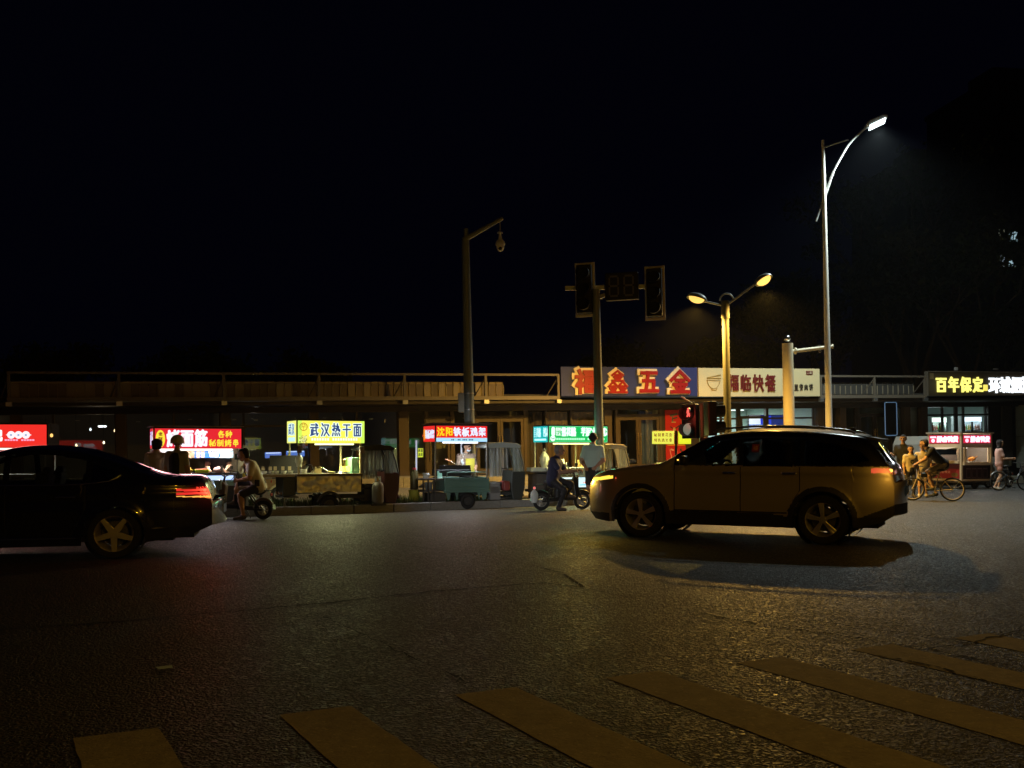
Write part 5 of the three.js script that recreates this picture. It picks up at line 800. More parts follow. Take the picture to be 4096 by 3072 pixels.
// ---------- stalls, tricycles, two-wheelers ----------
const W3 = (g, p) => V(...p).applyQuaternion(g.quaternion).add(g.position).toArray();
const areaIn = (g, p, q, w, h, c, k) => area(W3(g, p), W3(g, q), w, h, c, k);
const steelSheet = (() => { const n = 256, d = new Uint8Array(n * n * 4); for (let y = 0; y < n; y++) for (let x = 0; x < n; x++) { const v = 128 + 70 * noise2(x / 90, y / 60) + 40 * noise2(x / 30 + 9, y / 34); d.set([v, v, v, 255], (y * n + x) * 4); } const t = new THREE.DataTexture(d, n, n); t.wrapS = t.wrapT = THREE.MirroredRepeatWrapping; t.magFilter = THREE.LinearFilter; t.repeat.set(1, 0.25); t.needsUpdate = true; return mat(0.7, 0.67, 0.62, 0.36, 0.6, { bumpMap: t, bumpScale: 0.05 }); })();
const sheetPlastic = mat(0.62, 0.66, 0.66, 0.3, 0, { transmission: 0.85, thickness: 0 }), bagM = mat(0.7, 0.7, 0.62, 0.5, 0, { transmission: 0.35, thickness: 0 }), ledPost = glow(0.75, 0.8, 1, 0.5);
function clearCurtain(a, b, y0, y1, seed, sway = 0.02) {            // hanging film between two points seen from above
  const r = rng(seed), n = 40, pos = [], idx = [], ph = r() * 6; const nx = -(b[1] - a[1]), nz = b[0] - a[0], l = Math.hypot(nx, nz);
  for (let i = 0; i <= n; i++) { const t = i / n, f = (Math.sin(t * 24 + ph) + Math.sin(t * 61 + ph * 2) * 0.5) * sway; for (let j = 0; j <= 4; j++) pos.push(lerp(a[0], b[0], t) + nx / l * f * (0.4 + j * 0.2), lerp(y1, y0, j / 4), lerp(a[1], b[1], t) + nz / l * f * (0.4 + j * 0.2)); }
  for (let i = 0; i < n; i++) for (let j = 0; j < 4; j++) { const q = i * 5 + j; idx.push(q, q + 1, q + 5, q + 1, q + 6, q + 5); }
  const g = new THREE.BufferGeometry(); g.setAttribute('position', new THREE.Float32BufferAttribute(pos, 3)); g.setIndex(idx); g.computeVertexNormals(); return g;
}
function smallWheel(root, x, R, z, m = dull, w = 0.09, spokes = 5) {
  const t = obj('wheel', tor(R - w / 2, w / 2, x, R, z, 0, 0, 0, PI * 2, 32), rubber, root); obj('rim', [tor(R - w, 0.014, x, R, z), put(new THREE.CylinderGeometry(0.035, 0.035, w, 12), x, R, z, PI / 2)], m, t);
  for (let i = 0; i < spokes; i++) { const a = i / spokes * PI * 2 + 0.3; obj('spoke', rod([x, R, z], [x + Math.cos(a) * (R - w), R + Math.sin(a) * (R - w), z], 0.012, 0.012, 5), m, t); }
  return t;
}
function discWheel(root, x, R, z, w = 0.11) { const t = obj('wheel', tor(R - w / 2, w / 2, x, R, z, 0, 0, 0, PI * 2, 30), rubber, root); obj('rim', [put(new THREE.CylinderGeometry(R - w + 0.01, R - w + 0.01, w * 0.7, 20), x, R, z, PI / 2), put(new THREE.CylinderGeometry(0.05, 0.05, w + 0.03, 12), x, R, z, PI / 2)], mat(0.05, 0.05, 0.052, 0.6, 0.4), t); return t; }
// sign box on a stall: a frame with a lit panel in front and one on the left end
function signBox(g, x0, x1, y0, y1, z0, z1, front, left, k, color, lk) {
  const s = obj('sign_box', [box(x1 - x0, 0.035, z1 - z0, (x0 + x1) / 2, y1 + 0.018, (z0 + z1) / 2), box(0.03, y1 - y0, 0.03, x0, (y0 + y1) / 2, z1 - 0.012), box(0.03, y1 - y0, 0.03, x1, (y0 + y1) / 2, z1 - 0.012), box(0.03, y1 - y0, z1 - z0, x1, (y0 + y1) / 2, (z0 + z1) / 2 - 0.02)], mat(0.05, 0.045, 0.04, 0.6), g);
  obj('sign_panel', put(new THREE.PlaneGeometry(x1 - x0 - 0.03, y1 - y0), (x0 + x1) / 2, (y0 + y1) / 2, z1), litPrint(front, k), s);
  if (left) obj('sign_panel', put(new THREE.PlaneGeometry(z1 - z0 - 0.04, y1 - y0), x0 - 0.016, (y0 + y1) / 2, (z0 + z1) / 2, 0, -PI / 2, 0), litPrint(left, k), s);
  areaIn(g, [(x0 + x1) / 2, (y0 + y1) / 2, z1 + 0.03], [(x0 + x1) / 2, (y0 + y1) / 2 - 0.2, z1 + 2], x1 - x0, y1 - y0, color, lk);
  return s;
}
function strip(g, x0, x1, y, z, color, k, lk) { obj('tube_lamp', rod([x0, y, z], [x1, y, z], 0.018), glow(color.r, color.g, color.b, k), g); areaIn(g, [(x0 + x1) / 2, y - 0.03, z], [(x0 + x1) / 2, y - 1, z + 0.001], x1 - x0, 0.05, color, lk); }
// three-wheeled chassis: near rear wheel at the origin, driving to +x, cab with clear sheets
function tricycle(g, o) {
  const wb = o.wb, zc = -0.45, bodyMat = o.paint, fr = mat(0.02, 0.021, 0.022, 0.6), top = o.roof;
  discWheel(g, 0, o.R, -0.02); discWheel(g, 0, o.R, -0.88); smallWheel(g, wb, o.R - 0.005, zc, mat(0.08, 0.08, 0.08, 0.5, 0.5), 0.085, 6);
  obj('axle', rod([0, o.R, -0.85], [0, o.R, -0.05], 0.03), fr, g);
  obj('chassis', [box(wb + 0.35, 0.07, 0.06, wb * 0.42, o.R + 0.16, -0.2), box(wb + 0.35, 0.07, 0.06, wb * 0.42, o.R + 0.16, -0.7), box(0.5, 0.03, 0.6, wb * 0.66, o.R + 0.06, zc), bar([wb * 0.42, o.R + 0.16, -0.2], [wb * 0.62, o.R + 0.02, -0.22], 0.05), bar([wb * 0.42, o.R + 0.16, -0.7], [wb * 0.62, o.R + 0.02, -0.68], 0.05)], fr, g);
  const f = obj('fork', [rod([wb, o.R, zc + 0.07], [wb - 0.1, 0.78, zc + 0.05], 0.022), rod([wb, o.R, zc - 0.07], [wb - 0.1, 0.78, zc - 0.05], 0.022)], dull, g); obj('mudguard', tor(o.R + 0.04, 0.035, wb, o.R, zc, 0, 0, 0.3, PI * 0.8), o.apron, f);
  obj('handlebar', [rod([wb - 0.12, 0.78, zc], [wb - 0.18, 0.96, zc], 0.02), tube([[wb - 0.32, 0.98, zc + 0.33], [wb - 0.18, 0.97, zc + 0.18], [wb - 0.18, 0.96, zc - 0.18], [wb - 0.32, 0.98, zc - 0.33]], 0.014)], black, g);
  const seat = obj('seat', rbox(0.36, 0.09, 0.6, 0.035, o.cab + 0.18, 0.6, zc), mat(0.03, 0.028, 0.028, 0.7), g); obj('seat_base', rbox(0.3, 0.3, 0.55, 0.02, o.cab + 0.16, 0.4, zc), bodyMat, seat);
  // cab: apron, roof, bows, film
  const H = o.height, n = wb + 0.12;
  const ap = obj('apron', ext([[n - 0.28, 0.24], [n - 0.08, 0.22], [n, 0.5], [n + 0.02, 0.88], [n - 0.3, 0.9], [n - 0.33, 0.5]], 0.66, 0.03, 0, 0, zc), o.apron, g); obj('headlamp', sph(0.06, n + 0.02, 0.74, zc, 0.5, 1, 1), chrome, ap);
  const rf = obj('cab_roof', ext([[o.cab - 0.1, H - 0.05], [o.cab - 0.06, H], [o.cab + 0.3, H + 0.035], [n - 0.22, H + 0.01], [n - 0.12, H - 0.04], [n - 0.14, H - 0.07], [o.cab - 0.08, H - 0.075]], 0.8, 0.015, 0, 0, zc), top, g);
  for (const z of [zc - 0.36, zc + 0.36]) obj('cab_bow', tube([[o.cab - 0.06, 0.5, z], [o.cab - 0.06, H - 0.08, z], [n - 0.2, H - 0.06, z], [n + 0.0, 0.88, z]], 0.014), fr, rf);
  obj('clear_sheet', clearCurtain([o.cab - 0.05, zc + 0.37], [o.cab + 0.3, zc + 0.37], 0.78, H - 0.07, o.seed), sheetPlastic, rf); obj('clear_sheet', clearCurtain([n - 0.34, zc + 0.37], [n - 0.12, zc + 0.37], 0.9, H - 0.07, o.seed + 1), sheetPlastic, rf);
  obj('clear_sheet', clearCurtain([o.cab + 0.3, zc - 0.37], [n - 0.15, zc - 0.37], 0.78, H - 0.07, o.seed + 2), sheetPlastic, rf);
  const ws = new THREE.BufferGeometry(); { const p = [], ix = []; for (let i = 0; i <= 8; i++) for (let j = 0; j <= 8; j++) { const q = j / 8 - 0.5; p.push(lerp(n - 0.14, n + 0.015, i / 8) + 0.05 * (1 - 4 * q * q) + 0.03 * Math.sin(i / 8 * PI), lerp(H - 0.05, 0.88, i / 8), zc + q * 0.7); } for (let i = 0; i < 8; i++) for (let j = 0; j < 8; j++) { const a = i * 9 + j; ix.push(a, a + 1, a + 9, a + 1, a + 10, a + 9); } ws.setAttribute('position', new THREE.Float32BufferAttribute(p, 3)); ws.setIndex(ix); ws.computeVertexNormals(); }
  obj('windscreen', ws, o.screen ?? sheetPlastic, g);
}
const tub = (x, y, z, s = 1) => lathe([[0, 0], [0.05 * s, 0], [0.062 * s, 0.075 * s], [0.055 * s, 0.075 * s], [0.045 * s, 0.01], [0, 0.01]], x, y, z, 16);
function onStall(g, name, label, category, p, group) { return thing(name, label, category, W3(g, p), g.rotation.y, group); }
function carrierBag(g, label, p, s = 1, m = bagM) { const b = onStall(g, 'plastic_bag', label, 'bag', p), pts = []; for (let i = 0; i <= 8; i++) { const t = i / 8; pts.push([s * (0.004 + 0.085 * Math.sin(Math.min(1, t * 1.25) * PI * 0.78) ** 0.8 * (1 - t * 0.12)), -s * 0.3 * t]); } const q = lathe(pts, 0, 0, 0, 18), a = q.attributes.position; for (let i = 0; i < a.count; i++) { const n = 1 + 0.22 * noise2(a.getX(i) * 22 + a.getY(i) * 9, a.getZ(i) * 22 + s * 7); a.setXYZ(i, a.getX(i) * n, a.getY(i), a.getZ(i) * n * 0.7); } q.computeVertexNormals(); obj('film', q, m, b); obj('handles', tor(0.03 * s, 0.006, 0, 0.02, 0), m, b); return b; }

// ===== noodle stall =====
{
  const g = thing('noodle_stall', 'tricycle noodle stall with dented steel counter and glowing yellow sign', 'food stall', [-4.13, 0, -22.6], rad(25));
  tricycle(g, { wb: 1.55, R: 0.215, paint: mat(0.03, 0.032, 0.035, 0.6), roof: mat(0.02, 0.02, 0.022, 0.6), apron: mat(0.055, 0.012, 0.012, 0.5), cab: 0.85, height: 1.52, seed: 3 });
  obj('counter_box', [box(1.46, 0.37, 0.92, 0.0, 0.675, -0.45)], mat(0.1, 0.1, 0.1, 0.6), g); obj('steel_panel', new THREE.PlaneGeometry(1.47, 0.37, 30, 8).translate(0, 0.675, 0.016), steelSheet, g);
  obj('worktop', [box(1.5, 0.05, 1.0, 0, 0.885, -0.45)], mat(0.35, 0.3, 0.26, 0.35, 0.7), g); obj('worktop_edge', box(1.5, 0.045, 0.02, 0, 0.88, 0.062), mat(0.1, 0.07, 0.05, 0.5), g);
  obj('side_cabinet', rbox(0.28, 0.4, 0.8, 0.015, -0.89, 0.63, -0.45), mat(0.05, 0.06, 0.05, 0.6), g); obj('rear_bumper', [box(0.34, 0.03, 0.85, -0.86, 0.39, -0.45)], mat(0.12, 0.13, 0.13, 0.5), g);
  for (const z of [-0.2, -0.5, -0.7]) obj('rear_lamp', cyl(0.035, 0.035, 0.02, -1.04, 0.47, z, 12, 0, 0, PI / 2), mat(0.35, 0.2, 0.12, 0.4), g);
  obj('fold_table', [box(0.85, 0.035, 0.6, -1.2, 0.885, -0.35), box(0.85, 0.05, 0.02, -1.2, 0.87, -0.045)], mat(0.4, 0.36, 0.32, 0.4, 0.4), g); for (const x of [-1.0, -0.98]) obj('table_leg', rod([x, 0.4, -0.1], [x + (x < -0.99 ? 0.08 : -0.04), 0, -0.1], 0.009), dull, g);
  obj('mudguard', tor(0.27, 0.03, 0, 0.215, 0.02, 0, 0, 0.2, PI * 0.85), mat(0.04, 0.04, 0.042, 0.6), g);
  const front = canvas(1024, 336, (c, w, h) => {
    c.fillStyle = '#f4ee58'; c.fillRect(0, 0, w, h); c.fillStyle = '#c8f05a'; c.fillRect(0, 0, 60, h); c.fillRect(w - 60, 0, 60, h); write(c, '武汉热干面', 190, 40, 118, 190, 166, 20, '#1b3a78', '#e8fbe8', 26);
    c.strokeStyle = '#a05a18'; c.lineWidth = 9; c.beginPath(); c.arc(86, 92, 56, 0, 7); c.stroke(); c.lineWidth = 5; c.beginPath(); c.moveTo(32, 96); c.lineTo(140, 96); c.moveTo(86, 96); c.lineTo(86, 146); c.moveTo(66, 40); c.lineTo(70, 92); c.lineTo(96, 88); c.lineTo(104, 40); c.stroke(); c.strokeStyle = '#a05a18'; c.beginPath(); c.arc(86, 92, 40, 3.4, 6); c.stroke();
    const r = rng(4); for (let i = 0; i < 90; i++) { c.fillStyle = ['#d8d890', '#8f9a40', '#e8e8b0', '#77702a'][i % 4]; c.beginPath(); c.ellipse(25 + r() * 110, 225 + r() * 100, 8 + r() * 8, 5, r() * 3, 0, 7); c.fill(); }
    c.fillStyle = '#fffef0'; for (let i = 0; i < 18; i++) if (i !== 7) c.fillRect(205 + i * 40, 262, 28, 36);
  });
  const left = canvas(256, 336, (c) => { c.fillStyle = '#eef07a'; c.fillRect(0, 0, 256, 336); write(c, '武汉', 44, 40, 66, 170, 88, 13, '#1b3a78', '#d8f8f8', 26); c.fillStyle = '#bfe8ee'; c.fillRect(30, 250, 196, 62); });
  signBox(g, -0.74, 0.82, 1.6, 2.1, -0.92, 0.05, front, left, 1.15, C(0.95, 1, 0.4), 5); strip(g, -0.3, 0.6, 1.575, -0.12, C(1, 0.97, 0.5), 2.2, 300);
  for (const [x, z] of [[-0.7, 0.02], [-0.7, -0.88], [0.5, -0.88], [0.72, 0.02]]) obj('post', box(0.035, 0.72, 0.035, x, 1.25, z), mat(0.6, 0.55, 0.3, 0.5), g);
  obj('clamp_box', rbox(0.1, 0.16, 0.08, 0.01, -0.69, 1.46, 0.06), mat(0.2, 0.15, 0.14, 0.6), g); obj('clamp_box', rbox(0.1, 0.15, 0.08, 0.01, 0.74, 1.44, 0.06), mat(0.2, 0.15, 0.13, 0.6), g);
  obj('pot_shield', box(0.7, 0.4, 0.015, -0.86, 1.12, -0.62), mat(0.02, 0.02, 0.02, 0.5), g);
  // things on it
  [-1.42, -1.26, -1.15, -0.98, -0.83].forEach((x, i) => { const t = onStall(g, 'sauce_tub', ['small tub of sauce at the outer end of the noodle stall table', 'second sauce tub in from the noodle table end', 'middle one of five sauce tubs on the noodle table', 'sauce tub beside the middle one with an upright card', 'sauce tub nearest the steel counter post'][i], 'tub', [x, 0.903, -0.2], 'sauce tubs on the noodle stall'); obj('tub', tub(0, 0, 0), bagM, t); obj('price_card', box(0.07, 0.085, 0.004, -0.01, 0.13, -0.055), mat(0.6, 0.5, 0.3, 0.7), t); });
  const bowl = onStall(g, 'sauce_bowl', 'white plastic bowl with a spoon beside the counter post', 'bowl', [-0.56, 0.912, -0.1]); obj('bowl', tub(0, 0, 0, 1.3), white, bowl); obj('spoon', rod([0.02, 0.05, 0], [0.11, 0.16, 0.01], 0.009), white, bowl);
  const pot = onStall(g, 'ladle_pot', 'shiny metal pot with a ladle handle on the noodle counter', 'pot', [-0.2, 0.912, -0.25]); obj('pot', lathe([[0, 0], [0.085, 0], [0.088, 0.15], [0.094, 0.155], [0.08, 0.155], [0.078, 0.01], [0, 0.01]]), mat(0.7, 0.6, 0.3, 0.25, 1), pot); obj('handle', rod([0.08, 0.12, 0], [0.24, 0.04, 0.04], 0.011), chrome, pot);
  const dish = onStall(g, 'metal_dish', 'shallow yellow lit dish in front of the ladle pot', 'dish', [0.08, 0.912, -0.12]); obj('dish', lathe([[0, 0], [0.06, 0], [0.1, 0.045], [0.092, 0.045], [0.055, 0.008], [0, 0.008]]), mat(0.7, 0.68, 0.35, 0.3, 0.6), dish);
  const cups = onStall(g, 'cup_stack', 'yellow stack of paper bowls upside down on a steel lid', 'cups', [0.42, 0.912, -0.3]); obj('lid', cyl(0.2, 0.18, 0.035, 0, 0.018, 0, 24), chrome, cups); for (let i = 0; i < 2; i++) obj('cup', cyl(0.07, 0.055, 0.12, -0.05 + i * 0.15, 0.096, 0.02 - i * 0.03, 16), mat(0.75, 0.66, 0.2, 0.7), cups);
  const urn = onStall(g, 'steel_urn', 'tall shining steel urn beside the green cabinet', 'urn', [0.5, 0.912, -0.5]); obj('urn', lathe([[0, 0], [0.07, 0], [0.07, 0.3], [0.05, 0.34], [0.012, 0.36], [0, 0.36]]), mat(0.75, 0.6, 0.2, 0.2, 1), urn);
  const cab = onStall(g, 'green_cabinet', 'pale green cabinet on the right end of the noodle counter', 'cabinet', [0.66, 0.912, -0.35]); obj('carcass', rbox(0.22, 0.36, 0.5, 0.012, 0, 0.18, 0), mat(0.22, 0.5, 0.33, 0.6), cab); obj('label', box(0.05, 0.08, 0.004, 0.05, 0.27, 0.253), white, cab);
  const gas = onStall(g, 'gas_cylinder', 'tall grey gas bottle strapped beside the noodle stall cab', 'gas cylinder', [1.12, 0.2, 0.06]); obj('tank', lathe([[0, 0], [0.1, 0], [0.135, 0.06], [0.138, 0.4], [0.11, 0.48], [0.05, 0.52], [0, 0.52]]), mat(0.12, 0.11, 0.1, 0.5), gas); obj('collar', [new THREE.CylinderGeometry(0.075, 0.075, 0.12, 18, 1, true, 0.6, 5).translate(0, 0.57, 0)], mat(0.12, 0.11, 0.1, 0.5), gas); obj('valve', cyl(0.02, 0.02, 0.08, 0, 0.56, 0), brass, gas);
  obj('bottle_shelf', box(0.34, 0.03, 0.3, 1.12, 0.185, 0.02), mat(0.03, 0.03, 0.03, 0.6), g);
  carrierBag(g, 'white carrier bag tied to the front post of the noodle stall', [-0.7, 1.36, 0.07], 0.95); carrierBag(g, 'yellow lit bag hung on the rear post of the noodle stall', [-0.72, 1.36, -0.86], 0.8, mat(0.7, 0.66, 0.25, 0.5, 0, { transmission: 0.3, thickness: 0 }));
}
// ===== griddle stall on a teal cargo tricycle =====
function cargoBed(g, paint, x0, x1) {                                // ribbed drop side, rails
  const L = x1 - x0, c = (x0 + x1) / 2;
  obj('cargo_bed', [box(L, 0.04, 0.95, c, 0.47, -0.45), box(L, 0.3, 0.025, c, 0.62, -0.92), box(0.025, 0.3, 0.95, x0, 0.62, -0.45), box(0.025, 0.3, 0.95, x1, 0.62, -0.45)], paint, g);
  const s = obj('drop_side', [rbox(L + 0.03, 0.31, 0.03, 0.01, c, 0.615, 0.03)], paint, g);
  for (const y of [0.71, 0.68, 0.55, 0.52]) obj('rib', rbox(L - 0.12, 0.014, 0.02, 0.006, c, y, 0.046), paint, s);
  obj('edge_beam', rbox(L + 0.06, 0.06, 0.07, 0.012, c, 0.44, 0.02), paint, g);
  obj('rail', tube([[x0 + 0.04, 0.77, 0.03], [x0 + 0.05, 0.87, 0.03], [x0 + 0.12, 0.9, 0.03], [x1 - 0.12, 0.9, 0.03], [x1 - 0.05, 0.87, 0.03], [x1 - 0.04, 0.77, 0.03]], 0.014), paint, g);
  for (const [a, b] of [[x0 + 0.02, x0 + 0.14], [-0.33, -0.24], [0.24, 0.33], [x1 - 0.2, x1 - 0.04]]) obj('stay', ext([[a, 0.43], [b, 0.43], [b - 0.03, 0.26], [a + 0.05, 0.22]].map(([x, y]) => [x, y]), 0.03, 0.004, 0, 0, 0.02), paint, g);
}
const teal = mat(0.1, 0.2, 0.17, 0.5);
{
  const g = thing('griddle_stall', 'teal cargo tricycle griddle stall under a red and blue glowing sign', 'food stall', [-1.08, 0, -24.3], rad(22));
  tricycle(g, { wb: 1.42, R: 0.2, paint: teal, roof: mat(0.32, 0.36, 0.34, 0.6), apron: mat(0.025, 0.03, 0.026, 0.6), cab: 0.62, height: 1.58, seed: 11, screen: mat(0.45, 0.62, 0.66, 0.12, 0, { transmission: 0.75, thickness: 0 }) });
  cargoBed(g, teal, -0.58, 0.54);
  obj('battery_box', [rbox(0.3, 0.26, 0.5, 0.015, 0.72, 0.5, -0.3), rbox(0.27, 0.34, 0.4, 0.02, 0.75, 0.38, -0.25)], mat(0.2, 0.2, 0.2, 0.6), g); obj('fuel_tank', rbox(0.18, 0.24, 0.3, 0.04, 1.05, 0.55, -0.2), mat(0.22, 0.04, 0.035, 0.5), g);
  obj('rear_table', [box(0.56, 0.035, 0.8, -0.86, 0.73, -0.42), box(0.56, 0.03, 0.8, -0.86, 0.45, -0.42)], mat(0.09, 0.07, 0.06, 0.6), g); for (const x of [-1.12, -1.0, -0.85]) obj('table_leg', box(0.035, 0.72, 0.035, x, 0.36, 0.0), mat(0.03, 0.03, 0.03, 0.6), g); obj('lower_box', rbox(0.4, 0.26, 0.5, 0.02, -0.75, 0.28, -0.25), mat(0.05, 0.045, 0.04, 0.7), g); obj('leg_brace', [rod([-1.12, 0.2, 0], [-0.85, 0.2, 0], 0.01), rod([-0.8, 0.12, 0], [-0.62, 0.12, 0], 0.01)], black, g);
  const front = canvas(1024, 330, (c) => { c.fillStyle = '#e3231f'; c.fillRect(0, 0, 1024, 248); c.fillStyle = '#a8d8f0'; c.fillRect(0, 248, 1024, 82); write(c, '沈阳', 22, 34, 132, 176, 168, 23, '#f6d41c'); write(c, '铁板鸡架', 352, 34, 134, 176, 168, 21, '#eef0ff', '#9fb8e8', 8); c.fillStyle = '#23365a'; for (let i = 0; i < 14; i++) if (![2, 3, 6, 10].includes(i)) c.fillRect(300 + i * 32, 275, 22, 28); });
  const left = canvas(300, 330, (c) => { c.fillStyle = '#e3231f'; c.fillRect(0, 0, 300, 330); c.fillStyle = '#f0901c'; c.fillRect(0, 60, 46, 230); write(c, '铁板鸡架', 52, 80, 50, 180, 60, 12, '#eef0ff', '#9fb8e8', 8); });
  signBox(g, -0.83, 0.5, 1.64, 2.02, -0.9, 0.06, front, left, 1.1, C(1, 0.4, 0.38), 4); strip(g, -0.6, 0.3, 1.62, -0.1, C(0.9, 0.95, 1), 2.2, 190);
  obj('canopy', box(1.5, 0.02, 1.15, -0.16, 2.08, -0.42), mat(0.1, 0.07, 0.05, 0.7), g);
  for (const [x, z, m] of [[-1.07, -0.75, ledPost], [-0.82, 0.0, dull], [0.12, -0.8, ledPost], [0.49, 0.04, dull]]) obj(m === ledPost ? 'light_post' : 'post', box(0.032, x < -1 ? 0.95 : 0.95, 0.032, x, 1.2, z), m, g);
  obj('price_sign', box(0.13, 0.22, 0.012, -0.97, 1.37, -0.73), litPrint(canvas(96, 160, (c) => { c.fillStyle = '#d8e83a'; c.fillRect(0, 0, 96, 160); write(c, '烤面', 8, 14, 34, 52, 44, 6, '#3a3a18'); write(c, '鸡架', 8, 88, 34, 52, 44, 6, '#3a3a18'); }), 0.7), g);
  obj('griddle', [rbox(0.82, 0.16, 0.6, 0.015, -0.28, 0.88, -0.4), box(0.8, 0.14, 0.012, -0.28, 1.0, -0.12)], mat(0.01, 0.01, 0.011, 0.4), g); obj('chain', rod([0.46, 1.62, 0.07], [0.46, 0.78, 0.07], 0.008), dull, g);
  const sp = onStall(g, 'spatula', 'wooden handled spatula leaning up from the griddle', 'spatula', [-0.35, 1.0, -0.2]); obj('handle', rod([0, 0.16, 0], [-0.16, 0.21, 0.02], 0.02, 0.018), mat(0.4, 0.17, 0.06, 0.6), sp); obj('blade', [rod([0.14, 0.08, 0], [0, 0.16, 0], 0.008), rod([-0.2, 0.08, 0.02], [0.05, 0.01, 0], 0.008)], chrome, sp);
  const st = onStall(g, 'code_stand', 'pale green payment card stand on the rear table', 'card stand', [-0.68, 0.75, -0.1]); obj('card', rbox(0.12, 0.17, 0.012, 0.006, 0, 0.1, 0, -0.2), mat(0.3, 0.62, 0.5, 0.5), st); obj('foot', rbox(0.14, 0.02, 0.08, 0.008, 0, 0.01, 0.01), mat(0.45, 0.6, 0.55, 0.5), st);
  const bw = onStall(g, 'bowl_stack', 'stack of white foam bowls at the end of the rear table', 'bowls', [-1.0, 0.75, -0.2]); for (let i = 0; i < 3; i++) obj('bowl', lathe([[0, 0], [0.06, 0], [0.085, 0.045], [0.08, 0.05], [0, 0.03]], i % 2 * 0.03, 0.012 + i * 0.035, 0), white, bw);
  const bk = onStall(g, 'bucket', 'grey metal bucket on the lower shelf of the griddle stall', 'bucket', [-0.95, 0.465, -0.12]); obj('pail', lathe([[0, 0], [0.075, 0], [0.1, 0.2], [0.092, 0.2], [0.07, 0.01], [0, 0.01]]), mat(0.3, 0.34, 0.4, 0.4, 0.6), bk); obj('handle', tor(0.095, 0.005, 0, 0.2, 0, 0, 0, 0, PI), dull, bk);
  const bin = onStall(g, 'litter_bucket', 'yellow plastic bucket standing behind the griddle table', 'bucket', [-1.2, 0.2, -0.5]); obj('pail', lathe([[0, 0], [0.1, 0], [0.14, 0.26], [0.145, 0.27], [0.12, 0.25], [0.09, 0.02], [0, 0.02]]), mat(0.5, 0.5, 0.06, 0.6), bin); obj('stand', box(0.2, 0.2, 0.2, 0, -0.1, 0), mat(0.05, 0.05, 0.05, 0.7), bin);
  const jar = onStall(g, 'gas_canister', 'olive gas canister with a red cap behind the table', 'canister', [-1.17, 0.48, -0.6]); obj('tank', lathe([[0, 0], [0.1, 0], [0.1, 0.42], [0.05, 0.48], [0, 0.48]]), mat(0.12, 0.1, 0.04, 0.4, 0.5), jar); obj('cap', cyl(0.045, 0.045, 0.05, 0, 0.5, 0), mat(0.5, 0.03, 0.03, 0.5), jar);
  carrierBag(g, 'pale blue bag hanging from the lit post beside the cab', [0.13, 1.32, -0.7], 1.1, mat(0.6, 0.68, 0.72, 0.6, 0, { transmission: 0.3, thickness: 0 }));
}
